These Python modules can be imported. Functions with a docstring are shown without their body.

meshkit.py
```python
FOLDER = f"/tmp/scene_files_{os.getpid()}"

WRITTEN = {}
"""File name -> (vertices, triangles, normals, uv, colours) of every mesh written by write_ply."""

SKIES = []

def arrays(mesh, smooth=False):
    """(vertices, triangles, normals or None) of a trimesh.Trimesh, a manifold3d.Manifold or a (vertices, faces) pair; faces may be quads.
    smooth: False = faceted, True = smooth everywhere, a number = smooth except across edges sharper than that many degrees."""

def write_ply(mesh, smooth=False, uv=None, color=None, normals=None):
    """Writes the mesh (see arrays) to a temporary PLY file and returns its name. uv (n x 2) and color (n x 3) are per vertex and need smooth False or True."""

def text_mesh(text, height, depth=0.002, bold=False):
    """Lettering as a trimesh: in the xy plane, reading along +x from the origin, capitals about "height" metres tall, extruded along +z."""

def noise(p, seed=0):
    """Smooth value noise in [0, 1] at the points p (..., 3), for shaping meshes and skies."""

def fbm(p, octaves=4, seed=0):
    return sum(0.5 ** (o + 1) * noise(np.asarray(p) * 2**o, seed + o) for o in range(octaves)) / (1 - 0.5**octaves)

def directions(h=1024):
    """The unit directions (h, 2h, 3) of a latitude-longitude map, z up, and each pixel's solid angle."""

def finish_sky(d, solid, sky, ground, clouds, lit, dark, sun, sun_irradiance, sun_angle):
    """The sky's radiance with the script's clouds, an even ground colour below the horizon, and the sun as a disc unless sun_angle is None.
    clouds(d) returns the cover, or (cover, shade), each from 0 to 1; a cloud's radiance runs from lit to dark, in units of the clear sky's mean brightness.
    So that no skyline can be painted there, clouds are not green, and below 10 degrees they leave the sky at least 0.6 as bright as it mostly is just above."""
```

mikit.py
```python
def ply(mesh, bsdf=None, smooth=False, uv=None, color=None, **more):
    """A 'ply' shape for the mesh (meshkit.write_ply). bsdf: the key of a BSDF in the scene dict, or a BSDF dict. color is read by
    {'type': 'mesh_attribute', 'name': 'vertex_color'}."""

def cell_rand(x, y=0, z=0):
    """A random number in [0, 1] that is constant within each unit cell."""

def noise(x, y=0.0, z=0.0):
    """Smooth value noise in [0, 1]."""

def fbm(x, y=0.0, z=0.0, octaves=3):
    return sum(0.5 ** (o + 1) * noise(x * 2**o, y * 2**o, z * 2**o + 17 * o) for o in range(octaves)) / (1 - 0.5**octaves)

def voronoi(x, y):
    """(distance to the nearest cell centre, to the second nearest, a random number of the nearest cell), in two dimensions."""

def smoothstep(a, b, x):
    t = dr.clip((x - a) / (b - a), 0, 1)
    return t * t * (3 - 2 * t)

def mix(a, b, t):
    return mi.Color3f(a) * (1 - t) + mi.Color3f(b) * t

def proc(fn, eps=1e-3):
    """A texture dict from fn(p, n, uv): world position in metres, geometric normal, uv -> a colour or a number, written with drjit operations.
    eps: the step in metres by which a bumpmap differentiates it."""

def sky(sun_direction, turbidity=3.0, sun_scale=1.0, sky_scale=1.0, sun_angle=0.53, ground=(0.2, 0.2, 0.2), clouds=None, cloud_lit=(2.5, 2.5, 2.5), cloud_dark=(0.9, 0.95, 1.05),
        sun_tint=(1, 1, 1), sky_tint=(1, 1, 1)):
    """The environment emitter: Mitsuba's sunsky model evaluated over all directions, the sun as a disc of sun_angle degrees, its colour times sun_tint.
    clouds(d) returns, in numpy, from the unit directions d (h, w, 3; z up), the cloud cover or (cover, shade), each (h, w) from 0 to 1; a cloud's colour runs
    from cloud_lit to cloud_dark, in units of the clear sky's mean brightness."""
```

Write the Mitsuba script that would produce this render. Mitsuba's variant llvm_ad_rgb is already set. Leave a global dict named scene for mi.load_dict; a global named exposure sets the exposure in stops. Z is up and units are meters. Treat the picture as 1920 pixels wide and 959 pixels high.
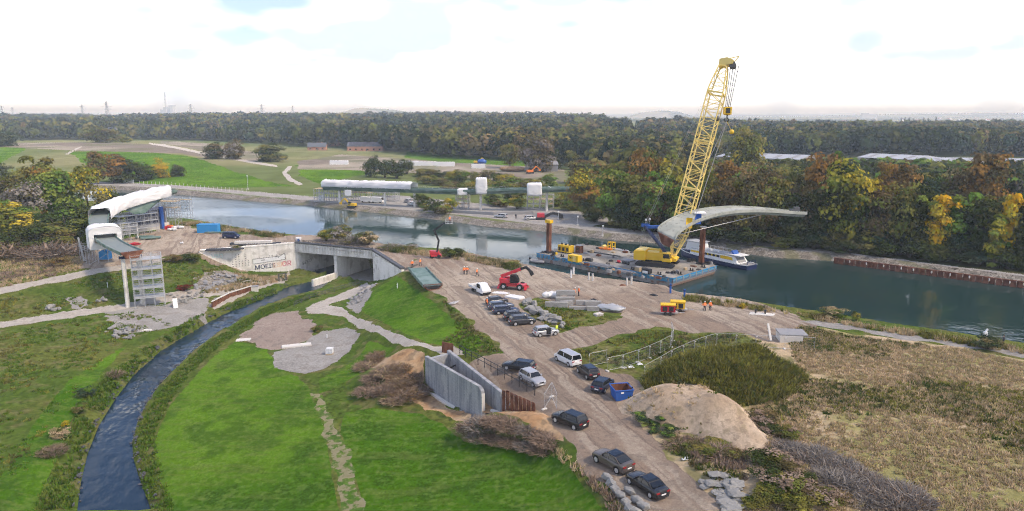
import math, random
import numpy as np
import drjit as dr
import trimesh, manifold3d
import mitsuba as mi
import mikit, meshkit
from mikit import proc, fbm, noise, voronoi, smoothstep, mix, cell_rand
from scipy.interpolate import LinearNDInterpolator
from scipy.ndimage import gaussian_filter, map_coordinates, distance_transform_edt
from scipy.spatial import Delaunay, cKDTree, ConvexHull
import shapely
from shapely.geometry import Polygon, LineString

random.seed(7)
R = np.random.default_rng(7)
T = mi.ScalarTransform4f
scene, labels = {}, {}
A_ = np.array

# ------------------------------------------------------------------ camera, sky, exposure
CAM_H = 35.0                                   # metres above the yard beside the canal
PITCH = math.atan((479.5 - 214.0) / 1340.0)
scene['camera'] = {
    'type': 'perspective', 'fov': 2 * math.degrees(math.atan(960 / 1340.0)), 'fov_axis': 'x', 'near_clip': 1.0, 'far_clip': 60000.0,
    'to_world': T().look_at(origin=[0, 0, CAM_H], target=[0, math.cos(PITCH), CAM_H - math.sin(PITCH)], up=[0, 0, 1]),
    'medium': {'type': 'ref', 'id': 'haze_air'}}
exposure = 2.72

def clouds(d):
    """A broken layer of bright cloud: thick and white towards the horizon, with blue gaps higher up."""
    el = np.clip(d[..., 2], 0.02, 1)
    q = np.stack([d[..., 0] / (el + 0.30), d[..., 1] / (el + 0.30), np.zeros_like(el)], -1)
    a = meshkit.fbm(q * 1.9 + 3.7, 5, seed=11)
    b = meshkit.fbm(q * 4.6 + 9.1, 4, seed=4)
    low = np.clip((0.36 - d[..., 2]) / 0.30, 0, 1)
    cover = np.clip((0.66 * a + 0.34 * b - 0.512 + 0.185 * low) / 0.13, 0, 1)
    s = meshkit.fbm(q * 3.2 + np.stack([el * 0, el * 0, el * 6], -1) + 21.0, 4, seed=1)
    shade = np.clip((s - 0.50) / 0.10, 0, 1) * np.clip((d[..., 2] - 0.035) / 0.03, 0, 1)
    return cover, shade

scene['sky'] = mikit.sky([0.62, -0.30, 0.72], turbidity=3, sun_scale=0.36, sun_angle=8, clouds=clouds, cloud_lit=(3.1, 3.05, 3.0), cloud_dark=(1.55, 1.72, 2.05), sky_tint=(1.16, 0.97, 1.0))

# ------------------------------------------------------------------ materials
def rgb(c):
    return {'type': 'rgb', 'value': [float(x) for x in c]}

def mat(key, c, rough=0.6, metal=0.0, spec=0.5, **kw):
    """A plain material, one scene entry per key."""
    if key not in scene:
        scene[key] = {'type': 'twosided', 'bsdf': {'type': 'principled', 'base_color': rgb(c) if not isinstance(c, dict) else c, 'roughness': rough, 'metallic': metal, 'specular': spec, **kw}}
    return key

def surf(key, fn, rough=0.9, spec=0.2, bump=None, eps=0.05, scale=1.0):
    b = {'type': 'principled', 'base_color': proc(fn), 'roughness': rough, 'specular': spec}
    if bump is not None:
        b = {'type': 'bumpmap', 'bsdf': b, 'scale': scale, 'tex': proc(bump, eps)}
    scene[key] = {'type': 'twosided', 'bsdf': b}
    return key

def n2(p, s, o=0.0, octaves=3):
    return fbm(p.x * s + o, p.y * s + o * 0.7, p.z * s * 0.5, octaves)

def f_meadow(p, n, uv):
    big, mid, fine = n2(p, 0.06, 3), n2(p, 0.35, 8), n2(p, 1.9, 1, 2)
    c = mix((0.048, 0.118, 0.008), (0.086, 0.170, 0.013), smoothstep(0.32, 0.68, big))
    c = mix(c, (0.036, 0.078, 0.013), smoothstep(0.46, 0.66, mid) * 0.6)
    c = mix(c, (0.100, 0.150, 0.030), smoothstep(0.50, 0.72, fine) * 0.5)
    streak = fbm(p.x * 0.28 + p.y * 1.5, p.y * 0.3 - p.x * 0.25, 0, 3)
    c = mix(c, (0.110, 0.145, 0.034), smoothstep(0.54, 0.70, streak) * 0.4)
    return c * (0.55 + 0.36 * fine + 0.60 * n2(p, 5.0, 5, 2))

def f_rough(p, n, uv):
    big, mid, fine = n2(p, 0.09, 5), n2(p, 0.5, 2), n2(p, 2.2, 9, 2)
    c = mix((0.068, 0.108, 0.019), (0.105, 0.122, 0.030), smoothstep(0.35, 0.62, big))
    c = mix(c, (0.150, 0.128, 0.062), smoothstep(0.50, 0.68, mid) * 0.6)
    c = mix(c, (0.050, 0.080, 0.018), smoothstep(0.5, 0.72, n2(p, 0.9, 31)) * 0.7)
    return c * (0.5 + 1.0 * fine)

def f_dirt(p, n, uv):
    big, mid, fine = n2(p, 0.05, 2), n2(p, 0.30, 6), n2(p, 2.6, 4, 3)
    c = mix((0.226, 0.174, 0.134), (0.318, 0.264, 0.208), smoothstep(0.35, 0.65, big))
    c = mix(c, (0.190, 0.152, 0.120), smoothstep(0.50, 0.70, mid) * 0.6)
    track = fbm((0.94 * p.x + 0.33 * p.y) * 0.8 + 1.5 * mid, (0.94 * p.y - 0.33 * p.x) * 0.05, 0, 3)
    c = mix(c, (0.350, 0.302, 0.244), smoothstep(0.52, 0.66, track) * 0.5)
    c = mix(c, (0.150, 0.125, 0.105), smoothstep(0.66, 0.76, n2(p, 0.8, 13)) * 0.5)
    rut = fbm((0.94 * p.x + 0.33 * p.y) * 2.6 + 2.5 * mid, (0.94 * p.y - 0.33 * p.x) * 0.07, 4, 2)
    c = mix(c, (0.135, 0.105, 0.086), smoothstep(0.62, 0.72, rut) * 0.55)
    return c * (0.55 + 0.40 * fine + 0.50 * n2(p, 8.0, 3, 2))

def f_gravel(p, n, uv):
    mid, fine = n2(p, 0.35, 6), n2(p, 4.0, 4, 3)
    c = mix((0.215, 0.205, 0.192), (0.300, 0.288, 0.268), mid)
    c = mix(c, (0.200, 0.180, 0.160), smoothstep(0.58, 0.70, n2(p, 0.7, 17)) * 0.55)
    return c * (0.66 + 0.68 * fine)

def f_path(p, n, uv):
    mid, fine = n2(p, 0.5, 7), n2(p, 3.2, 5, 3)
    c = mix((0.310, 0.285, 0.250), (0.400, 0.372, 0.330), mid)
    c = mix(c, (0.290, 0.250, 0.205), smoothstep(0.56, 0.70, n2(p, 0.9, 19)) * 0.6)
    return c * (0.76 + 0.48 * fine)

def f_dry(p, n, uv):
    big, mid, fine = n2(p, 0.10, 5), n2(p, 0.45, 2), n2(p, 2.4, 9, 2)
    c = mix((0.400, 0.315, 0.205), (0.250, 0.230, 0.095), smoothstep(0.38, 0.62, big))
    c = mix(c, (0.140, 0.140, 0.050), smoothstep(0.54, 0.72, mid) * 0.7)
    c = mix(c, (0.400, 0.305, 0.205), smoothstep(0.55, 0.72, n2(p, 0.8, 41)) * 0.6)
    return c * (0.62 + 0.45 * fine + 0.36 * n2(p, 6.0, 5, 2))

def f_soil(p, n, uv):
    mid, fine = n2(p, 0.5, 3), n2(p, 2.6, 8, 3)
    c = mix((0.330, 0.200, 0.105), (0.390, 0.285, 0.180), smoothstep(0.3, 0.7, mid))
    c = mix(c, (0.150, 0.120, 0.080), smoothstep(0.58, 0.72, n2(p, 1.1, 5)) * 0.6)
    return c * (0.6 + 0.8 * fine)

def f_sand(p, n, uv):
    mid, fine = n2(p, 0.4, 3), n2(p, 2.2, 8, 3)
    c = mix((0.340, 0.255, 0.175), (0.430, 0.345, 0.255), smoothstep(0.3, 0.7, mid))
    c = mix(c, (0.200, 0.165, 0.100), smoothstep(0.62, 0.74, n2(p, 0.8, 25)) * 0.6)
    c = mix(c, (0.240, 0.190, 0.140), smoothstep(0.56, 0.70, fbm(p.x * 2.4, p.y * 1.1 + p.z * 3, 7, 3)) * 0.6)
    return c * (0.55 + 0.50 * fine + 0.40 * n2(p, 7.0, 3, 2))

def f_farfield(p, n, uv):
    c = mix((0.105, 0.130, 0.050), (0.175, 0.170, 0.085), smoothstep(0.3, 0.7, n2(p, 0.010, 3)))
    return c * (0.75 + 0.5 * n2(p, 0.12, 5))

def f_farsoil(p, n, uv):
    c = mix((0.150, 0.125, 0.100), (0.235, 0.205, 0.165), smoothstep(0.35, 0.65, n2(p, 0.02, 7)))
    c = mix(c, (0.110, 0.115, 0.060), smoothstep(0.5, 0.66, n2(p, 0.035, 15)) * 0.7)
    return c * (0.75 + 0.5 * n2(p, 0.2, 5))

def f_forest(p, n, uv):
    return mix((0.030, 0.036, 0.014), (0.060, 0.055, 0.022), n2(p, 0.08, 3))

def f_riprap(p, n, uv):
    d, e, r = voronoi(p.x * 1.5, p.y * 1.5)
    c = mix((0.150, 0.135, 0.115), (0.330, 0.300, 0.260), r)
    c = mix(c, (0.060, 0.055, 0.045), smoothstep(0.12, 0.03, e - d))
    return mix(c, (0.130, 0.130, 0.055), smoothstep(0.55, 0.68, n2(p, 0.25, 9)) * 0.6)

def f_plain(p, n, uv):
    d, e, r = voronoi(p.x * 0.0045, p.y * 0.0035)
    c = mix((0.150, 0.160, 0.070), (0.330, 0.290, 0.180), smoothstep(0.35, 0.9, r))
    return mix(c, (0.050, 0.062, 0.030), smoothstep(0.48, 0.56, n2(p, 0.0028, 3)))

def f_concrete(p, n, uv):
    h = p.x * 0.8 + p.y * 0.6
    streak = fbm(h * 2.2, p.z * 0.22, p.y * 0.3, 3)
    c = mix((0.740, 0.722, 0.680), (0.620, 0.600, 0.555), smoothstep(0.38, 0.7, streak))
    c = mix(c, (0.330, 0.305, 0.265), smoothstep(0.55, 0.74, fbm(p.x * 0.7, p.y * 0.7, p.z * 0.7, 3)) * 0.5)
    return c * (0.86 + 0.28 * fbm(p.x * 5, p.y * 5, p.z * 5, 2))

def f_concrete_grey(p, n, uv):
    h = p.x * 0.6 - p.y * 0.8
    streak = fbm(h * 2.8, p.z * 0.16, p.y * 0.2, 3)
    c = mix((0.300, 0.310, 0.325), (0.205, 0.215, 0.235), smoothstep(0.36, 0.66, streak))
    c = mix(c, (0.360, 0.365, 0.365), smoothstep(0.58, 0.72, fbm(h * 1.1, p.z * 0.5, 3, 3)) * 0.55)
    return c * (0.84 + 0.32 * fbm(p.x * 5, p.y * 5, p.z * 5, 2))

def f_rust(p, n, uv):
    v = fbm(p.x * 1.6, p.y * 1.6, p.z * 0.7, 4)
    return mix((0.105, 0.045, 0.030), (0.200, 0.092, 0.058), smoothstep(0.3, 0.7, v))

def f_deckgrey(p, n, uv):
    v, w = n2(p, 0.35, 4, 4), n2(p, 2.0, 2, 3)
    c = mix((0.185, 0.172, 0.150), (0.290, 0.275, 0.245), smoothstep(0.35, 0.65, v))
    return mix(c, (0.130, 0.105, 0.080), smoothstep(0.60, 0.72, n2(p, 0.9, 9)) * 0.6) * (0.75 + 0.5 * w)

def f_hull(p, n, uv):
    h = p.x * 0.7 - p.y * 0.7
    c = mix((0.030, 0.185, 0.330), (0.055, 0.260, 0.420), fbm(h * 0.5, p.z, 0, 3))
    c = mix(c, (0.300, 0.300, 0.290), smoothstep(0.60, 0.70, fbm(h * 1.3, p.z * 2.5, 7, 3)) * 0.7)
    return mix(c, (0.200, 0.090, 0.055), smoothstep(0.64, 0.72, fbm(h * 2.0, p.z * 1.2, 3, 3)))

def f_hull_low(p, n, uv):
    h = p.x * 0.7 - p.y * 0.7
    c = mix((0.240, 0.240, 0.230), (0.330, 0.320, 0.300), fbm(h * 0.8, p.z * 2, 0, 3))
    return mix(c, (0.210, 0.110, 0.075), smoothstep(0.55, 0.68, fbm(h * 1.7, p.z * 1.6, 3, 3)) * 0.8)

def f_tarp(p, n, uv):
    return mix((0.740, 0.745, 0.750), (0.640, 0.645, 0.650), fbm(p.x * 0.8, p.y * 0.8, p.z * 1.2, 3))

def b_tarp(p, n, uv):
    return fbm(p.x * 1.3, p.y * 1.3, p.z * 1.7, 3)

def f_stone(p, n, uv):
    return mix((0.190, 0.188, 0.180), (0.320, 0.317, 0.305), fbm(p.x * 1.1, p.y * 1.1, p.z * 1.1, 3)) * (0.8 + 0.4 * fbm(p.x * 6, p.y * 6, p.z * 6, 2))

def f_bark(p, n, uv):
    return mix((0.060, 0.050, 0.040), (0.135, 0.115, 0.095), fbm(p.x * 3, p.y * 3, p.z * 0.8, 3))

def f_brick(p, n, uv):
    return mix((0.360, 0.170, 0.110), (0.470, 0.270, 0.190), fbm(p.x * 0.8, p.y * 0.8, p.z * 2.0, 3))

def f_green_steel(p, n, uv):
    v = fbm(p.x * 0.6, p.y * 0.6, p.z * 0.6, 4)
    return mix((0.085, 0.150, 0.125), (0.175, 0.240, 0.215), smoothstep(0.3, 0.7, v))

def f_deck_steel(p, n, uv):
    v = fbm(p.x * 0.5, p.y * 0.5, p.z * 0.5, 4)
    c = mix((0.300, 0.320, 0.285), (0.400, 0.415, 0.370), smoothstep(0.3, 0.7, v))
    return mix(c, (0.210, 0.215, 0.190), smoothstep(0.6, 0.74, fbm(p.x * 1.7, p.y * 1.7, p.z * 1.7, 3)) * 0.6)

surf('ground_meadow', f_meadow, spec=0.0)
surf('ground_rough', f_rough, spec=0.0)
surf('ground_dirt', f_dirt, spec=0.1)
surf('ground_gravel', f_gravel, spec=0.1)
surf('ground_path', f_path, spec=0.1)
surf('ground_dry', f_dry, spec=0.0)
surf('ground_soil', f_soil, spec=0.1)
surf('ground_sand', f_sand, spec=0.1)
surf('ground_field', f_farfield, spec=0.0)
surf('ground_brown', f_farsoil, spec=0.1)
surf('ground_forest', f_forest, spec=0.1)
surf('ground_riprap', f_riprap, spec=0.1)
surf('ground_plain', f_plain, spec=0.1)
surf('concrete', f_concrete)
surf('concrete_grey', f_concrete_grey)
surf('rust', f_rust)
surf('deck_grey', f_deckgrey)
surf('hull_blue', f_hull, rough=0.5, spec=0.4)
surf('hull_low', f_hull_low)
surf('tarp', f_tarp, rough=0.55, spec=0.4, bump=b_tarp, eps=0.08, scale=0.25)
surf('stone', f_stone)
surf('bark', f_bark)
surf('brick', f_brick)
surf('green_steel', f_green_steel, rough=0.5, spec=0.4)
surf('deck_steel', f_deck_steel, rough=0.55, spec=0.4)

def b_canal(p, n, uv):
    patch = smoothstep(0.36, 0.66, fbm(p.x * 0.030, p.y * 0.045, 1.0, 3))
    return (fbm(p.x * 0.55 + p.y * 0.2, p.y * 0.8, 0, 3) * 0.6 + fbm(p.x * 1.9, p.y * 2.6, 5, 2) * 0.25) * (0.07 + patch * patch)

def b_stream(p, n, uv):
    riffle = smoothstep(0.45, 0.7, fbm(p.x * 0.10, p.y * 0.12, 3.0, 2))
    return fbm(p.x * 0.75 + 0.3 * p.y, p.y * 0.55, 0, 3) * (0.30 + 0.5 * riffle) + 0.22 * riffle * fbm(p.x * 2.2, p.y * 1.6, 2, 2)

def f_canal(p, n, uv):
    return mix((0.012, 0.030, 0.030), (0.020, 0.046, 0.044), n2(p, 0.03, 2))

scene['water_canal'] = {'type': 'bumpmap', 'scale': 0.18, 'tex': proc(b_canal, 0.12), 'bsdf': {'type': 'principled', 'base_color': proc(f_canal), 'roughness': 0.05, 'eta': 1.33}}
scene['water_stream'] = {'type': 'bumpmap', 'scale': 0.27, 'tex': proc(b_stream, 0.06), 'bsdf': {'type': 'principled', 'base_color': rgb((0.012, 0.028, 0.050)), 'roughness': 0.03, 'eta': 1.33}}

WHITE = mat('paint_white', (0.72, 0.73, 0.73), 0.4)
YELLOW = mat('paint_yellow', (0.72, 0.46, 0.02), 0.4)
BOOMYEL = mat('boom_yellow', (0.80, 0.62, 0.20), 0.5)
DECKGREY = mat('deck_coating', (0.165, 0.195, 0.190), 0.6)
RED = mat('paint_red', (0.50, 0.03, 0.045), 0.35)
BLUE = mat('paint_blue', (0.025, 0.10, 0.38), 0.4)
CONTBLUE = mat('container_blue', (0.03, 0.25, 0.56), 0.45)
NAVY = mat('paint_navy', (0.012, 0.022, 0.075), 0.35)
BLACK = mat('black_steel', (0.022, 0.022, 0.025), 0.5)
RUBBER = mat('rubber', (0.018, 0.018, 0.019), 0.85)
STEEL = mat('steel_galvanised', (0.50, 0.51, 0.52), 0.45, 0.4)
DARKGREY = mat('dark_grey', (0.075, 0.077, 0.082), 0.6)
GREY = mat('mid_grey', (0.26, 0.26, 0.265), 0.6)
GLASS = mat('tinted_glass', (0.010, 0.013, 0.018), 0.06, 0.0, 0.6)
ORANGE = mat('paint_orange', (0.75, 0.20, 0.03), 0.5)
HIVIS = mat('hivis_orange', (0.95, 0.24, 0.06), 0.8)
HIVISY = mat('hivis_yellow', (0.62, 0.80, 0.06), 0.8)
CLOTH = mat('dark_cloth', (0.022, 0.026, 0.040), 0.9)
SKIN = mat('skin', (0.48, 0.29, 0.21), 0.6)
WOOD = mat('timber', (0.40, 0.31, 0.19), 0.8)
PALE = mat('pale_concrete', (0.56, 0.54, 0.50), 0.85)
ROOF = mat('slate_roof', (0.115, 0.125, 0.145), 0.5)
LIGHTROOF = mat('pale_roof', (0.34, 0.355, 0.37), 0.5)
TEAL = mat('teal_paint', (0.20, 0.55, 0.50), 0.8)
LAMPRED = mat('tail_lamp', (0.30, 0.01, 0.012), 0.2)
LAMPW = mat('head_lamp', (0.60, 0.62, 0.65), 0.12)
SILT = mat('dark_sheet', (0.060, 0.063, 0.085), 0.7)
scene['leaf'] = {'type': 'principledthin', 'base_color': {'type': 'mesh_attribute', 'name': 'vertex_color'}, 'roughness': 0.75, 'diff_trans': 0.55, 'spec_trans': 0.0, 'eta': 1.3}
scene['leaf_far'] = {'type': 'twosided', 'bsdf': {'type': 'diffuse', 'reflectance': {'type': 'mesh_attribute', 'name': 'vertex_color'}}}

# ------------------------------------------------------------------ mesh helpers: every shape is (vertices, triangles)
def cat(*ms):
    ms = [m for m in (ms[0] if len(ms) == 1 and isinstance(ms[0], list) else ms) if m is not None and len(m[0])]
    o, V, F = 0, [], []
    for v, f in ms:
        V.append(v); F.append(f + o); o += len(v)
    return np.vstack(V), np.vstack(F)

BOXF = A_([[0, 2, 1], [0, 3, 2], [4, 5, 6], [4, 6, 7], [0, 1, 5], [0, 5, 4], [1, 2, 6], [1, 6, 5], [2, 3, 7], [2, 7, 6], [3, 0, 4], [3, 4, 7]])

def box(x, y, z, sx, sy, sz, rz=0.0):
    """A box standing on z, centred on x, y."""
    a, b = sx / 2, sy / 2
    v = A_([[-a, -b, 0], [a, -b, 0], [a, b, 0], [-a, b, 0], [-a, -b, sz], [a, -b, sz], [a, b, sz], [-a, b, sz]], float)
    return rot(v, rz) + A_([x, y, z]), BOXF

def rot(v, rz):
    c, s = math.cos(rz), math.sin(rz)
    return np.asarray(v, float) @ A_([[c, s, 0], [-s, c, 0], [0, 0, 1]])

def at(m, x=0, y=0, z=0, rz=0.0):
    return rot(m[0], rz) + A_([x, y, z]), m[1]

def frame(p, q):
    p, q = A_(p, float), A_(q, float)
    d = q - p; L = np.linalg.norm(d); d = d / L
    a = np.cross(d, [0, 0, 1.0] if abs(d[2]) < 0.95 else [1.0, 0, 0]); a /= np.linalg.norm(a)
    return p, q, d, a, np.cross(a, d), L

def beam(p, q, w, h=None):
    """A bar of rectangular section from p to q."""
    h = h or w
    p, q, d, a, b, L = frame(p, q)
    c = [(-w / 2, -h / 2), (w / 2, -h / 2), (w / 2, h / 2), (-w / 2, h / 2)]
    return np.vstack([[e + a * i + b * j for i, j in c] for e in (p, q)]), BOXF

def tube(p, q, r, n=8, r2=None):
    p, q, d, a, b, L = frame(p, q)
    t = np.arange(n) * 2 * np.pi / n
    ring = np.cos(t)[:, None] * a + np.sin(t)[:, None] * b
    i = np.arange(n); j = (i + 1) % n
    v = np.vstack([p + ring * r, q + ring * (r if r2 is None else r2), p, q])
    f = np.vstack([np.c_[i, j, j + n], np.c_[i, j + n, i + n], np.c_[j, i, i * 0 + 2 * n], np.c_[i + n, j + n, i * 0 + 2 * n + 1]])
    return v, f

def path_tube(pts, rad, n=6):
    pts = A_(pts, float); m = len(pts)
    rad = np.broadcast_to(rad, (m,))
    t = np.gradient(pts, axis=0); t /= np.linalg.norm(t, axis=1, keepdims=True) + 1e-9
    a = np.cross(t, [0.31, 0.2, 0.93] if abs(t[0, 2]) < 0.9 else [1.0, 0.1, 0]); a /= np.linalg.norm(a, axis=1, keepdims=True)
    b = np.cross(t, a); g = np.arange(n) * 2 * np.pi / n
    v = (pts[:, None] + rad[:, None, None] * (np.cos(g)[None, :, None] * a[:, None] + np.sin(g)[None, :, None] * b[:, None])).reshape(-1, 3)
    i, j = np.meshgrid(np.arange(m - 1), np.arange(n), indexing='ij')
    q = np.stack([i * n + j, i * n + (j + 1) % n, (i + 1) * n + (j + 1) % n, (i + 1) * n + j], -1).reshape(-1, 4)
    return v, np.vstack([q[:, [0, 1, 2]], q[:, [0, 2, 3]]])

def prism(poly, z0, z1):
    m = trimesh.creation.extrude_polygon(Polygon(poly).buffer(0), z1 - z0, engine='earcut')
    return np.array(m.vertices) + A_([0, 0, z0]), np.array(m.faces)

def hull(pts):
    h = ConvexHull(A_(pts, float))
    v = h.points; c = v[h.vertices].mean(0); f = h.simplices.copy()
    n = np.cross(v[f[:, 1]] - v[f[:, 0]], v[f[:, 2]] - v[f[:, 0]])
    bad = ((v[f[:, 0]] - c) * n).sum(1) < 0
    f[bad] = f[bad][:, ::-1]
    u, inv = np.unique(f, return_inverse=True)
    return v[u], inv.reshape(f.shape)

def loft(secs, cap=True):
    """secs: (m, k, 3) closed rings."""
    s = A_(secs, float); m, k = s.shape[:2]
    i, j = np.meshgrid(np.arange(m - 1), np.arange(k), indexing='ij')
    q = np.stack([i * k + j, i * k + (j + 1) % k, (i + 1) * k + (j + 1) % k, (i + 1) * k + j], -1).reshape(-1, 4)
    f = [q[:, [0, 1, 2]], q[:, [0, 2, 3]]]
    if cap:
        g = np.arange(1, k - 1)
        f += [np.c_[g * 0, g + 1, g], np.c_[g * 0, g, g + 1] + (m - 1) * k]
    return s.reshape(-1, 3), np.vstack(f)

def sheet(grid):
    """An open sheet from a (m, k, 3) grid of points."""
    s = A_(grid, float); m, k = s.shape[:2]
    i, j = np.meshgrid(np.arange(m - 1), np.arange(k - 1), indexing='ij')
    q = np.stack([i * k + j, i * k + j + 1, (i + 1) * k + j + 1, (i + 1) * k + j], -1).reshape(-1, 4)
    return s.reshape(-1, 3), np.vstack([q[:, [0, 1, 2]], q[:, [0, 2, 3]]])

def ball(x, y, z, r, sub=2, sz=1.0):
    m = trimesh.creation.icosphere(sub, 1.0)
    return np.array(m.vertices) * r * A_([1, 1, sz]) + A_([x, y, z]), np.array(m.faces)

def numbered(k):
    if k not in labels and k not in scene:
        return k
    i = 1
    while f'{k}_{i:03d}' in labels or f'{k}_{i:03d}' in scene:
        i += 1
    return f'{k}_{i:03d}'

def thing(name, label, cat_, group=None):
    key = numbered(name)
    labels[key] = {'label': label, 'category': cat_}
    if group:
        labels[key]['group'] = group
    return key

def put(parent, name, mesh, m, smooth=False, label=None, **kw):
    """One part of a thing (or the thing itself, without a part name)."""
    key = parent if name is None else parent + '__' + name
    if key in scene:
        i = 1
        while f'{key}_{i:03d}' in scene:
            i += 1
        key = f'{key}_{i:03d}'
    scene[key] = mesh if isinstance(mesh, dict) else mikit.ply(mesh, m, smooth, **kw)
    if label:
        labels[key] = {'label': label}
    return key

def single(name, label, cat_, mesh, m, group=None, smooth=False, **kw):
    k = thing(name, label, cat_, group)
    return put(k, None, mesh, m, smooth, **kw)

def struct(name, mesh, m, smooth=True):
    key = numbered(name)
    scene[key] = mikit.ply(mesh, m, smooth)
    labels[key] = {'kind': 'structure'}
    return key

PROTO = {}
def copies(proto_key, build):
    """The parts of a kind of thing, built once: [(name, ply dict)]."""
    if proto_key not in PROTO:
        PROTO[proto_key] = build()
    return PROTO[proto_key]

def place(key, parts, x, y, z, rz=0.0, sc=1.0):
    M = T().translate([float(x), float(y), float(z)]).rotate([0, 0, 1], math.degrees(rz)).scale(sc if not np.isscalar(sc) else float(sc))
    for name, d in parts:
        scene[key + ('__' + name if name else '')] = {**d, 'to_world': M}

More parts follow.
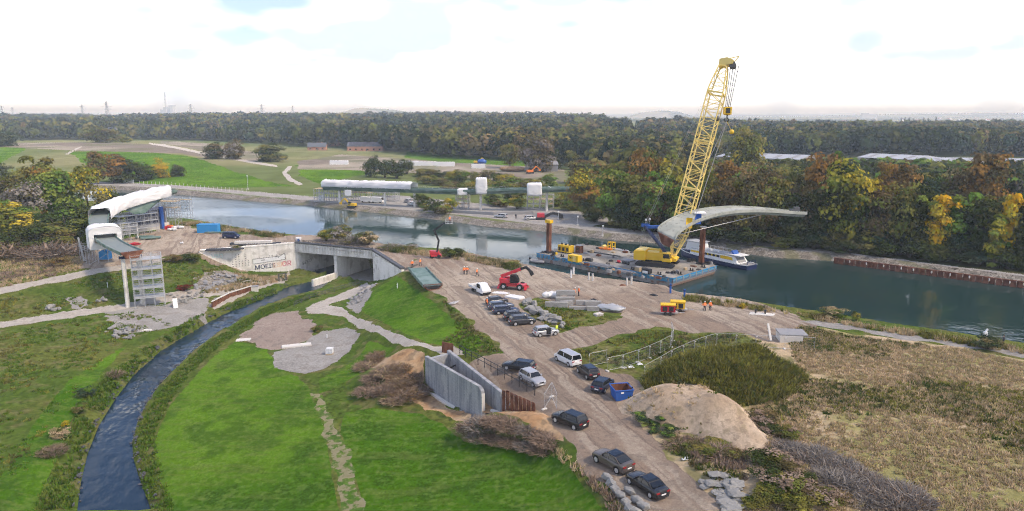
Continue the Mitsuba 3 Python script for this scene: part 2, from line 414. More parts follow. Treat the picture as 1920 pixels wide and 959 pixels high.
# ------------------------------------------------------------------ the ground: lines of known height, joined to one surface
LINES = [
    # stream edges
    [(-48.0, 71.9, -8.0), (-51.6, 78.8, -8.0), (-54.8, 85.6, -8.0), (-58.0, 93.7, -8.0), (-60.9, 103.2, -8.0), (-63.4, 113.4, -8.0), (-64.9, 125.7, -8.0), (-64.5, 134.7, -8.0), (-63.6, 146.6, -8.0), (-62.6, 153.3, -8.0), (-60.4, 162.1, -8.0), (-58.1, 170.2, -8.0), (-56.7, 176.3, -8.0), (-54.6, 179.8, -8.0), (-53.2, 185.3, -8.0)],
    [(-39.8, 71.9, -8.0), (-44.6, 78.8, -8.0), (-48.2, 84.2, -8.0), (-50.7, 88.7, -8.0), (-53.4, 95.4, -8.0), (-55.5, 102.2, -8.0), (-57.2, 109.8, -8.0), (-58.0, 117.3, -8.0), (-59.1, 127.3, -8.0), (-59.0, 135.4, -8.0), (-58.4, 141.9, -8.0), (-57.8, 147.8, -8.0), (-57.1, 156.4, -8.0), (-53.7, 165.1, -8.0), (-50.7, 169.2, -8.0), (-48.6, 172.4, -8.0)],
    # left bank crest, left path, left meadow
    [(-50.9, 69.0, -6.3), (-53.3, 75.5, -6.2), (-57.3, 85.0, -6.2), (-61.2, 95.0, -6.2), (-64.6, 106.4, -6.2), (-66.1, 119.1, -6.2), (-65.5, 133.9, -6.2), (-63.4, 146.5, -6.2), (-60.6, 157.5, -6.4), (-57.5, 170.3, -6.8), (-56.4, 179.4, -7.2)],
    [(-105.7, 106.7, -5.0), (-103.4, 122.8, -5.0), (-99.4, 133.5, -5.0), (-90.6, 140.2, -5.0), (-81.3, 148.4, -5.2), (-74.6, 153.8, -5.2), (-70.1, 163.0, -5.4), (-65.1, 173.4, -5.8), (-58.8, 183.0, -6.6)],
    [(-58.7, 55.6, -5.5), (-53.5, 68.0, -5.7), (-67.8, 88.4, -5.6), (-73.4, 108.6, -5.7), (-70.3, 118.2, -5.9), (-71.4, 135.4, -5.8)],
    [(-81.2, 107.5, -5.3), (-83.1, 124.1, -5.4)],
    # crest of the slope under the platform
    [(-80.7, 180.5, 0.0), (-84.5, 176.3, 0.0), (-88.1, 166.2, -0.2), (-93.9, 161.7, -0.5), (-99.2, 160.2, -0.8), (-104.0, 153.4, -1.2), (-108.2, 146.7, -1.6), (-116.4, 129.7, -2.0)],
    [(-81.3, 182.0, 0.0), (-90.6, 180.5, 0.0), (-96.2, 165.9, 0.0), (-103.1, 160.7, -0.4), (-111.4, 151.4, -1.2)],
    # foot of the left wing wall
    [(-80.0, 180.0, -0.6), (-77.6, 182.3, -2.6), (-74.0, 183.6, -4.6), (-70.8, 184.2, -6.3), (-65.6, 186.4, -7.1), (-60.8, 188.0, -7.6), (-58.5, 186.5, -7.7)],
    [(-78.6, 177.5, -3.0), (-72.7, 175.9, -5.4)],
    # right bank crest, meadow
    [(-36.9, 69.9, -6.8), (-41.4, 76.4, -6.7), (-45.5, 83.0, -6.7), (-48.1, 89.2, -6.7), (-50.6, 98.1, -6.7), (-52.2, 108.6, -6.6), (-53.2, 121.7, -6.6), (-53.0, 133.7, -6.6), (-51.9, 142.6, -6.6), (-49.1, 151.4, -6.6), (-44.7, 161.3, -6.9), (-41.5, 168.8, -7.5), (-37.2, 180.0, -7.9)],
    [(-17.6, 67.2, -5.2), (-23.3, 80.5, -5.4), (-28.8, 95.5, -5.6), (-38.6, 111.8, -6.0), (-48.4, 126.8, -6.3)],
    [(-43.7, 141.2, -6.4), (-35.6, 123.4, -6.2), (-31.5, 111.6, -5.9), (-38.6, 117.4, -6.1)],
    [(-14.5, 66.8, -5.0), (-20.6, 80.1, -5.2), (-25.6, 95.0, -5.4), (-27.8, 110.7, -5.6), (-28.4, 125.6, -5.9), (-33.7, 140.5, -6.2)],
    [(-20.2, 98.2, -5.1), (-22.3, 109.1, -5.0), (-21.6, 115.2, -4.4)],
    [(-13.6, 85.3, -4.9), (-8.6, 65.7, -4.3)],
    [(-0.5, 63.8, -3.2), (-3.6, 73.4, -3.8), (-5.9, 82.3, -4.2)],
    [(2.4, 72.9, -2.9), (5.3, 64.8, -2.1), (7.0, 61.3, -1.7)],
    [(-0.3, 85.4, -2.6), (2.9, 81.1, -1.2), (5.0, 74.0, -0.1), (7.1, 67.6, 0.0), (8.7, 62.9, 0.0), (10.7, 58.0, 0.0), (13.7, 48.1, 0.0)],
    [(-2.0, 82.6, -2.2), (3.0, 74.6, -1.5), (6.0, 68.0, -1.2), (8.1, 61.9, -1.0)],
    # concrete abutment surroundings
    [(-12.9, 99.1, -5.3), (-8.2, 94.0, -5.2), (-5.8, 91.5, -4.2), (-3.9, 91.1, -3.1)],
    [(-16.2, 92.5, -5.1), (-7.0, 87.9, -4.6)],
    [(-12.8, 101.9, -0.5), (-9.0, 104.9, -0.2)],
    [(-16.2, 103.0, -3.6), (-14.3, 104.2, -3.2), (-13.5, 102.2, -5.0)],
    [(-3.6, 91.6, -3.0), (-1.1, 90.4, -2.8), (2.9, 85.8, -1.6)],
    # path up from the culvert
    [(-36.2, 181.8, -7.9), (-38.8, 171.5, -7.5), (-42.1, 157.2, -6.7), (-41.4, 149.0, -6.3), (-35.0, 141.5, -5.6), (-25.8, 128.1, -4.0), (-17.5, 112.1, -1.6), (-12.2, 103.7, -0.3)],
    # grass mound beside the right wing wall
    [(-36.9, 157.1, -6.3), (-28.3, 135.5, -4.3), (-19.2, 117.7, -2.0), (-13.5, 108.0, -0.7), (-7.2, 102.9, -0.2), (-2.4, 101.1, 0.0)],
    [(-35.4, 179.5, -7.8), (-30.7, 170.6, -5.0), (-25.8, 160.2, -0.8)],
    [(-25.0, 159.0, 0.1), (-17.6, 143.1, 0.1), (-10.8, 127.7, 0.1), (-5.3, 112.8, 0.1), (-1.2, 102.4, 0.0)],
    # the level yard behind
    [(-83.3, 186.5, 0.0), (-89.2, 189.6, 0.0), (-92.7, 185.0, 0.0)],
    [(-61.8, 204.1, 0.0), (-69.5, 208.7, 0.0), (-83.6, 212.6, 0.0), (-89.6, 204.1, 0.0)],
    [(-37.1, 188.0, 0.0), (-25.9, 169.7, 0.0), (-7.0, 152.4, 0.0), (14.4, 133.9, 0.0), (29.9, 113.1, 0.0), (45.2, 107.5, 0.0), (62.4, 94.6, 0.3), (69.9, 92.6, 0.3)],
    [(2.9, 93.4, 0.0), (8.5, 76.2, 0.0), (13.1, 67.4, 0.0), (18.2, 58.5, 0.0), (21.7, 48.1, 0.0)],
    [(-55.6, 204.1, 0.0), (-48.4, 199.6, 0.0), (-39.2, 191.2, 0.0)],
    [(24.3, 107.5, 0.0), (19.8, 93.4, 0.0), (14.4, 82.3, 0.0), (13.9, 72.2, 0.0), (17.7, 64.1, 0.0)],
    [(34.8, 81.2, 0.5), (43.9, 74.3, 0.9), (42.4, 62.3, 1.0), (27.8, 63.6, 0.3), (44.4, 56.5, 1.2), (58.7, 53.2, 1.2)],
    [(59.1, 77.4, 0.8), (86.1, 80.9, 0.6)],
    [(-112.9, 183.5, 0.0), (-120.7, 176.3, 0.0), (-125.2, 171.1, -0.3), (-157.2, 163.5, 0.0)],
    # far bank and beyond
    [(-401, 368, 0), (-263.5, 368.0, 0.0), (-205.4, 362.3, 0.0), (-162.1, 346.3, 0.0), (-117.3, 318.0, 0.0), (-79.3, 293.9, 0.0), (-44.3, 268.4, 0.0), (-9.7, 244.3, 0.0), (20.2, 217.7, 0.0), (38.5, 205.9, 0.0), (57.3, 195.3, 0.0), (80.9, 176.3, 0.0), (94.6, 164.7, 0.0), (109.8, 149.3, 0.0), (130.6, 126.2, 0.0)],
    [(-269.5, 376.6, 0.3), (-213.4, 376.6, 0.3), (-167.5, 358.2, 0.4), (-121.3, 329.1, 0.5), (-101.6, 340.3, 0.6), (-82.7, 346.3, 0.0)],
    [(-558, 598, 2), (-465, 656, 6), (-452, 756, 6), (-366, 729, 6), (-287, 626, 6), (-217, 523, 5), (-174, 479, 4), (-134.6, 431.1, 2.0)],
    [(-115.4, 359.9, 0.5), (-118.9, 399.9, 3.5), (-103.3, 409.0, 4.0), (-79.9, 397.7, 2.5), (-64.8, 362.0, 0.3)],
    [(-693, 980, 1), (-491, 980, 1), (-239, 660, 1), (-161, 544, 1)],
    [(-88.5, 176.3, 0.0), (-145.1, 199.6, 0.0), (-166.3, 229.7, 0.0), (-165.0, 255.1, 0.0), (-112.1, 208.7, 0.0)],
    [(-94.4, 351.5, 0.0), (-34.4, 286.7, 0.0), (7.7, 255.1, 0.0), (30.1, 286.7, 0.0), (76.2, 229.7, 0.0), (101.0, 208.7, 0.0), (128.8, 176.3, 0.0)],
    [(3.2, 83.9, -0.1), (1.7, 86.1, 0.0), (0.0, 88.6, 0.0)],
    [(-1500, 500, 2), (-1500, 900, 2), (-1500, 1500, 5), (-1500, 2200, 9), (-1500, 3500, 10), (-3000, 3000, 10)],
    [(-600, 700, 1), (-600, 1400, 4), (-600, 1900, 10), (-600, 2600, 13)], [(0, 500, 0), (0, 640, 0), (0, 1000, 3), (0, 1500, 13), (0, 2500, 15)],
    [(300, 450, 0), (300, 900, 3), (350, 1500, 6), (400, 2500, 8)], [(800, 500, 0), (800, 1200, 0), (900, 2500, 0)], [(2000, 1000, 0), (2000, 3000, 0), (0, 6000, 0), (-4000, 6000, 0), (4000, 6000, 0)],
    [(-12500, -3000, 0), (12500, -3000, 0), (12500, 12500, 0), (-12500, 12500, 0)], [(-1500, 0, -3), (-200, -200, -4), (200, -200, 0), (1500, 0, 0)], [(-70, 30, -6.5), (-50, 30, -8), (-43, 30, -8), (-30, 30, -6), (0, 30, -5), (20, 30, 0), (200, 30, 1)],
]
# ground behind the culvert's walls, where the deck carries the yard across the stream
L0, AA, BB, R0 = A_([-80.9, 182.0]), A_([-58.7, 190.1]), A_([-35.7, 179.4]), A_([-25.5, 160.6])
UPPER = Polygon([L0, AA, BB, R0, (-22.5, 166), (-28, 186), (-46, 203), (-62, 208.5), (-84, 198)])
LINES.append([(-22, 165, 0), (-27.5, 186.5, 0), (-45.5, 204, 0), (-62, 209.5, 0), (-85, 199, 0), (-84, 184, 0)])

CANAL = Polygon([(-395, 339), (-243.0, 338.6), (-203.8, 316.5), (-184.9, 304.6), (-162.5, 284.9), (-140.5, 263.1), (-119.7, 248.2), (-108.7, 243.2), (-91.2, 229.2), (-75.4, 216.7), (-62.5, 210.0), (-49.2, 202.8), (-37.8, 196.9), (-24.6, 190.6), (-12.7, 186.0), (-9.3, 181.7), (1.7, 171.1), (7.9, 163.9), (13.3, 158.3), (24.8, 151.6), (33.4, 146.3), (34.7, 141.0), (44.1, 136.4), (48.2, 132.8), (54.7, 128.0), (60.9, 123.4), (67.5, 118.0), (74.9, 112.7), (80.8, 107.8), (98.5, 93.2), (131.9, 127.2), (110.6, 150.1), (94.7, 164.5), (81.3, 176.9), (67.4, 181.7), (61.3, 187.5), (54.4, 193.7), (38.1, 203.7), (28.4, 208.1), (20.0, 214.7), (10.6, 222.8), (-9.3, 233.7), (-22.2, 245.7), (-43.3, 261.7), (-66.5, 276.7), (-77.0, 284.9), (-112.5, 304.6), (-154.5, 329.4), (-183.5, 345.8), (-199.1, 350.7), (-231.9, 361.1), (-264.6, 369.3), (-436, 375)])
STREAM = Polygon([(x, y) for x, y, z in LINES[0]][:-1] + [(-38.5, 196.5), (-36, 194), (-47, 183.5)] + [(x, y) for x, y, z in LINES[1]][::-1])

def dense(line):
    out = []
    for (a, b) in zip(line[:-1], line[1:]):
        a, b = A_(a, float), A_(b, float)
        step = max(1.5, 0.02 * np.hypot(*((a + b)[:2] / 2)))
        n = max(1, int(np.linalg.norm(a - b) / step))
        out += [a + (b - a) * k / n for k in range(n)]
    return out + [A_(line[-1], float)]

_pts = np.array([p for l in LINES for p in dense(l)])
_pts = _pts[np.unique(np.round(_pts[:, :2], 1), axis=0, return_index=True)[1]]
_tin = LinearNDInterpolator(_pts[:, :2], _pts[:, 2], fill_value=0.0)
GX0, GX1, GY0, GY1, GS = -170.0, 190.0, 30.0, 330.0, 0.6
_gx, _gy = np.arange(GX0, GX1, GS), np.arange(GY0, GY1, GS)
_X, _Y = np.meshgrid(_gx, _gy)
_Z = gaussian_filter(_tin(_X, _Y), 1.6)
_FX, _FY = np.meshgrid(np.arange(-3600, 3600, 12.0), np.arange(-60, 4200, 12.0))
_FZ = gaussian_filter(_tin(_FX, _FY), 1.2)

def bump2(x, y, cx, cy, rx, ry, rz, h, p=1.0):
    c, s = math.cos(rz), math.sin(rz)
    u, v = ((x - cx) * c + (y - cy) * s) / rx, (-(x - cx) * s + (y - cy) * c) / ry
    r2 = np.clip(1 - (u * u + v * v), 0, 1)
    return h * (r2 * r2 * (3 - 2 * r2)) ** p

MOUNDS = [(*[(20.7, 78.9)][0], 8.8, 5.8, -0.55, 3.2), (*[(24.2, 73.2)][0], 5.4, 3.6, -0.75, 1.5), (*[(27.0, 88.3)][0], 10.2, 7.4, 0.05, 3.9), (*[(34.2, 91.3)][0], 5.6, 4.6, 0.05, 1.4),
          (*[(-0.8, 80.6)][0], 7.2, 3.6, -0.5, 1.7), (*[(-18.4, 104.0)][0], 7.0, 6.0, 0.3, 1.4), (*[(-10.5, 91.0)][0], 3, 2, 0, .4), (*[(-17.5, 97.9)][0], 5, 4, 0.3, .9), (*[(23.9, 64.1)][0], 10, 6, -0.6, .8)]
_wet_c = shapely.contains_xy(CANAL, _X, _Y)
_dc = distance_transform_edt(~_wet_c) * GS
_wet_s = shapely.contains_xy(STREAM, _X, _Y)
_ds = distance_transform_edt(~_wet_s) * GS
for m in MOUNDS:
    _Z += bump2(_X, _Y, *m) * (0.86 + 0.28 * meshkit.fbm(np.stack([_X * 0.33, _Y * 0.33, _X * 0 + 9], -1), 3, seed=9))
_q = np.stack([_X * 0.25, _Y * 0.25, _X * 0], -1)
_Z += (meshkit.fbm(_q, 4, seed=5) - 0.5) * 0.22
_far = _Y > 153 - 0.69 * (_X - 52)      # far side of the canal has the flatter, stone-clad slope
_Z = np.where(~_wet_c, np.minimum(_Z, -1.5 + np.where(_far, 0.40, 0.75) * _dc), -1.5)
_Z = np.where(_ds < 5, np.maximum(_Z, -8 + 0.55 * np.clip(_ds / 0.6, 0, 1)), _Z)
_Z = np.where(_wet_s, -8.0, _Z)

def zfar(x, y):
    return map_coordinates(_FZ, [(np.asarray(y, float) + 60) / 12.0, (np.asarray(x, float) + 3600) / 12.0], order=1, mode='nearest')

def ground(x, y):
    """Height of the ground (in front of the culvert walls, the valley's)."""
    shp = np.shape(x)
    x, y = np.atleast_1d(np.asarray(x, float)), np.atleast_1d(np.asarray(y, float))
    near = map_coordinates(_Z, [(y - GY0) / GS, (x - GX0) / GS], order=1, mode='nearest')
    e = np.minimum(np.minimum(x - GX0, GX1 - 2 - x), GY1 - 2 - y) / 25.0
    t = np.clip(e, 0, 1)
    return (near * t + zfar(x, y) * (1 - t)).reshape(shp)

def z_at(x, y):
    return 0.0 if UPPER.contains(shapely.Point(x, y)) else float(ground(x, y))

# ------------------------------------------------------------------ ground zones, later ones lie over earlier ones
def ell(cx, cy, rx, ry, rz, *_, k=0.95):
    t = np.linspace(0, 2 * np.pi, 26)[:-1]
    return list(zip(cx + k * (rx * np.cos(t) * math.cos(rz) - ry * np.sin(t) * math.sin(rz)), cy + k * (rx * np.cos(t) * math.sin(rz) + ry * np.sin(t) * math.cos(rz))))

ZONES = [
    ('dry_field', 'ground_dry', [[(47.7, 118.5), (55.1, 110.6), (69.5, 103.6), (75.2, 95.9), (43.5, 52.7), (17.3, 54.4), (17.9, 59.3), (16.1, 66.2), (14.0, 76.3), (14.1, 79.9), (18.0, 89.3), (21.0, 95.4), (32.3, 106.3), (42.4, 113.7)]]),
    ('dirt_yard', 'ground_dirt', [[(-102.3, 163.5), (-94.5, 162.9), (-88.9, 167.8), (-84.8, 177.0), (-80.4, 179.8), (-59.3, 192.0), (-36.4, 182.7), (-24.8, 159.4), (-17.6, 143.5), (-10.9, 128.1), (-5.3, 113.1), (-1.2, 101.9), (-7.1, 100.4), (-12.3, 101.9), (-8.4, 96.8), (-1.4, 87.5), (0.3, 84.3), (2.6, 81.5), (5.9, 73.5), (7.6, 66.8), (9.1, 62.3), (10.9, 57.5), (19.6, 57.5), (18.6, 61.6), (16.5, 68.3), (14.4, 79.2), (14.4, 82.3), (17.9, 89.0), (16.7, 92.1), (9.9, 96.8), (8.2, 103.1), (14.2, 107.5), (24.2, 115.5), (29.4, 111.4), (37.2, 111.4), (40.1, 107.2), (45.3, 106.7), (51.6, 116.8), (49.7, 123.7), (47.1, 130.0), (43.6, 134.8), (34.9, 139.9), (33.1, 145.4), (24.7, 151.3), (13.3, 158.9), (7.9, 163.5), (1.7, 170.3), (-9.1, 179.1), (-22.1, 182.0), (-36.1, 188.0), (-46.8, 192.8), (-60.0, 197.9), (-82.8, 210.7), (-108.1, 227.4), (-111.1, 206.8), (-110.6, 182.0)]]),
    ('grass_island', 'ground_rough', [[(1.5, 130.0), (5.2, 134.8), (9.8, 127.0), (16.2, 123.4), (19.8, 123.4), (18.0, 119.3), (11.1, 114.3), (7.1, 110.8), (4.6, 118.0)], [(-48.0, 197.9), (-37.4, 189.6), (-31.1, 177.7), (-23.6, 172.3), (-24.4, 168.4), (-31.7, 173.6), (-37.6, 183.5)]]),
    ('fenced_grass', 'ground_rough', [[(9.3, 103.6), (14.1, 106.2), (23.8, 113.7), (29.2, 110.2), (37.1, 110.8), (39.2, 106.9), (33.6, 102.4), (26.0, 97.7), (19.0, 90.9), (17.3, 93.4), (10.7, 97.7)]]),
    ('meadow', 'ground_meadow', [[(-35.2, 67.0), (-40.9, 76.7), (-44.9, 83.2), (-47.6, 89.4), (-49.8, 98.1), (-51.3, 108.7), (-52.0, 120.8), (-51.5, 127.5), (-47.9, 125.3), (-43.8, 122.0), (-38.8, 111.9), (-33.9, 107.8), (-29.5, 99.4), (-24.8, 88.1), (-16.9, 64.1)],
        [(-14.1, 63.8), (-18.4, 76.0), (-22.7, 87.8), (-22.7, 92.1), (-19.3, 93.6), (-13.1, 91.2), (-9.0, 87.2), (-5.8, 80.4), (0.0, 75.6), (5.2, 71.3), (6.5, 67.0), (9.2, 57.1)],
        [(-25.3, 121.0), (-18.8, 111.9), (-22.4, 109.8), (-25.4, 104.1), (-28.4, 99.7), (-29.9, 105.6), (-26.5, 112.6)],
        [(-25.8, 157.1), (-16.8, 136.6), (-10.3, 120.8), (-2.6, 103.0), (-7.3, 103.1), (-13.6, 109.2), (-20.8, 121.8), (-28.8, 137.9), (-33.2, 147.5), (-30.9, 154.8)],
        [(-58.0, 74.4), (-64.0, 89.0), (-69.5, 106.3), (-69.5, 122.8), (-64.5, 102.0), (-54.7, 78.2), (-48.8, 65.5), (-56.5, 64.8)]]),
    ('far_meadow', 'ground_meadow', [[(-458, 646), (-445, 669), (-343, 482), (-373, 484)], [(-359, 586), (-314, 594), (-242, 535), (-170.2, 432.2), (-125.7, 366.6), (-103.5, 346.7), (-132.8, 341.9), (-164.9, 350.7), (-194.4, 367.2), (-289, 482)],
        [(-140.7, 468.2), (-110.5, 465.2), (-80.6, 401.1), (-95.6, 355.8), (-114.6, 387.0)], [(-100, 675), (36, 546), (32.4, 485.2), (-38, 506), (-86, 579)]]),
    ('worn_track', 'ground_track', [[(-30.0, 99.9), (-27.9, 98.9), (-23.0, 87.9), (-18.3, 76.0), (-13.8, 63.7), (-16.4, 64.1), (-21.5, 78.9), (-25.6, 89.8)]]),
    ('pink_gravel_pad', 'ground_pad', [[(-51.6, 128.5), (-52.3, 146.9), (-45.8, 148.1), (-41.4, 138.9), (-37.2, 131.9), (-38.6, 123.5), (-41.7, 121.4), (-45.3, 123.6)]]),
    ('gravel_pad', 'ground_gravel', [[(-39.0, 111.9), (-42.1, 120.3), (-38.6, 123.5), (-37.1, 132.5), (-32.3, 134.3), (-28.2, 128.4), (-28.7, 119.2), (-30.4, 111.2), (-33.3, 108.4)], [(-85.6, 143.9), (-82.1, 147.8), (-75.7, 148.6), (-73.3, 153.6), (-69.2, 158.2), (-64.2, 143.3), (-66.4, 135.9), (-69.5, 131.5), (-73.4, 129.3), (-80.2, 137.2)],
        [(-95.2, 146.9), (-92.7, 148.7), (-88.7, 145.2), (-90.6, 143.0)], [(-36.2, 156.8), (-33.9, 163.6), (-30.9, 154.8), (-31.2, 140.2), (-35.7, 149.1)], [(-68.0, 157.6), (-65.6, 171.0), (-61.9, 175.5), (-64.9, 162.1)]]),
    ('gravel_path', 'ground_path', [[(-43.5, 146.3), (-45.1, 150.5), (-42.9, 159.1), (-37.5, 179.8), (-32.5, 162.9), (-38.2, 157.6), (-40.3, 152.0), (-36.5, 147.9), (-26.2, 130.0), (-17.9, 115.0), (-12.3, 106.4), (-9.1, 106.1), (-7.2, 102.8), (-10.9, 103.0), (-17.3, 110.5), (-25.3, 125.4), (-34.9, 141.1), (-40.4, 145.0)],
        [(-99.8, 134.1), (-91.4, 141.6), (-81.9, 149.7), (-68.9, 166.2), (-60.8, 189.4), (-59.3, 187.1), (-64.1, 170.5), (-67.1, 161.6), (-76.5, 150.2), (-80.1, 146.1), (-88.9, 137.6), (-98.0, 131.5), (-107.0, 118.1), (-108.4, 120.0)], [(-67.7, 154.1), (-67.0, 164.6), (-63.9, 173.7), (-58.4, 181.8), (-57.5, 179.2), (-63.0, 167.3), (-65.7, 152.0)],
        [(-109.5, 148.5), (-104.9, 154.7), (-99.7, 161.0), (-89.2, 168.4), (-84.8, 176.9), (-84.0, 175.1), (-87.7, 165.4), (-97.6, 157.5), (-102.9, 151.6), (-107.1, 145.1), (-114.8, 127.8), (-117.6, 131.2)]]),
    ('bank_path', 'ground_gravel', [[(49.5, 118.4), (52.4, 118.7), (57.5, 115.8), (63.6, 110.5), (70.7, 105.4), (77.7, 99.3), (88.3, 90.4), (86.4, 88.3), (76.4, 97.4), (69.4, 103.3), (62.4, 108.3), (56.4, 113.4), (51.1, 115.5)]]),
    ('bare_soil', 'ground_soil', [[(-22.7, 113.9), (-16.7, 106.7), (-13.2, 103.7), (-12.8, 98.3), (-8.0, 92.0), (-4.2, 87.4), (0.0, 86.9), (2.7, 84.4), (5.0, 78.1), (5.7, 73.1), (2.5, 77.3), (-1.3, 81.6), (-5.5, 86.5), (-8.5, 88.8), (-13.6, 95.5), (-18.7, 99.0), (-23.0, 108.7)]]),
    ('mound_soil', 'ground_rough', [ell(*MOUNDS[2]), ell(*MOUNDS[3])]),
    ('sand_heap', 'ground_sand', [ell(*MOUNDS[0], k=.97), ell(*MOUNDS[1], k=.95)]),
    ('forest_floor', 'ground_forest', [[(25.1, 225.0), (30.6, 212.8), (38.8, 207.6), (57.6, 196.4), (69.8, 188.9), (82.3, 179.5), (96.0, 167.2), (115.3, 150.6), (133.7, 129.3), (246.1, 226.6), (366, 413), (362, 488), (267, 461), (203, 488), (89.2, 351.5), (48.2, 432.2)]]),
    ('towpath', 'ground_gravel', [[(-360, 383), (-271.9, 379.9), (-210.2, 370.9), (-165.7, 354.1), (-120.5, 326.9), (-82.3, 305.5), (-72.3, 301.6), (-51.6, 313.7), (-17.2, 286.7), (17.8, 263.8), (27.1, 258.0), (36.0, 239.2), (25.4, 224.1), (40.2, 215.6), (59.3, 202.3), (71.8, 194.5), (83.7, 182.7), (97.3, 169.7), (116.6, 152.4), (114.0, 148.8), (94.9, 165.3), (81.5, 177.7), (69.5, 188.0), (57.3, 195.3), (38.7, 206.8), (20.2, 217.7), (-9.7, 244.3), (-44.1, 266.9), (-78.3, 290.3), (-115.7, 313.7), (-158.7, 338.7), (-200.9, 354.1), (-261.5, 365.1), (-346, 368)]]),
    ('building_site', 'ground_brown', [[(-155, 521), (-147, 620), (-74, 553), (-38, 518), (31.8, 475.6), (23.6, 395.8), (-34.0, 415.3), (-79.9, 413.3), (-128.2, 431.3)], [(-606, 856), (-554, 835), (-358, 713), (-273, 605), (-187, 475), (-257, 559), (-358, 598), (-418, 629), (-465, 656), (-502, 641)], [(-456, 938), (-345, 836), (-165, 530), (-176, 489), (-233, 562), (-383, 786)], [(-61.8, 437.7), (34.3, 461.7), (27.2, 365.0), (-2.7, 364.3), (-30.5, 409.5)]]),
    ('ridge_path', 'ground_path', [[(-416, 830), (-300, 655), (-230, 554), (-179, 493), (-151.5, 463.9), (-146.2, 447.5), (-173, 475), (-218, 526), (-280, 610), (-358, 713)], [(-142.5, 457.0), (-129.2, 402.2), (-116.0, 370.7), (-104.2, 350.9), (-103.9, 355.2), (-115.6, 376.7), (-125.9, 401.2), (-140.0, 457.7)], [(-343, 551), (-393, 657), (-390, 657), (-340, 550)]]),
]
TRENCH = [tuple(p) for p in [(-11.5, 101.6), (-9.9, 103.6), (0.0, 86.6), (-3.6, 83.7)]]

def f_track(p, n, uv):
    c = mix((0.300, 0.250, 0.170), (0.220, 0.190, 0.110), n2(p, 2.0, 3))
    return mix(c, f_meadow(p, n, uv), smoothstep(0.38, 0.60, fbm(p.x * 1.4, p.y * 1.4, 4, 3)) * 0.75 + 0.2)
def f_pad(p, n, uv):
    c = mix((0.225, 0.178, 0.152), (0.290, 0.238, 0.205), n2(p, 0.4, 3))
    return mix(c, (0.170, 0.150, 0.130), smoothstep(0.58, 0.72, n2(p, 0.9, 8)) * 0.5) * (0.70 + 0.6 * n2(p, 4.0, 5, 2))
surf('ground_pad', f_pad, spec=0.0)
surf('ground_track', f_track, spec=0.1)

def ragged(poly, amp):
    """Polygon corners joined by uneven edges, stepped finely near the camera."""
    c = [A_(p, float) for p in poly]; out = []
    for a, b in zip(c, c[1:] + c[:1]):
        L = np.linalg.norm(b - a); dist = np.hypot(*((a + b) / 2))
        n = max(1, int(L / max(0.7, 0.012 * dist - 0.6)))
        nx = A_([-(b - a)[1], (b - a)[0]]) / max(L, 1e-6)
        for k in range(n):
            p = a + (b - a) * k / n
            w = (meshkit.fbm(A_([p[0] * 0.35, p[1] * 0.35, 3.0]), 3, seed=2) - 0.5) * 2 * amp * min(2.5, dist / 90)
            out.append(p + nx * w)
    return shapely.make_valid(Polygon(out).buffer(0))

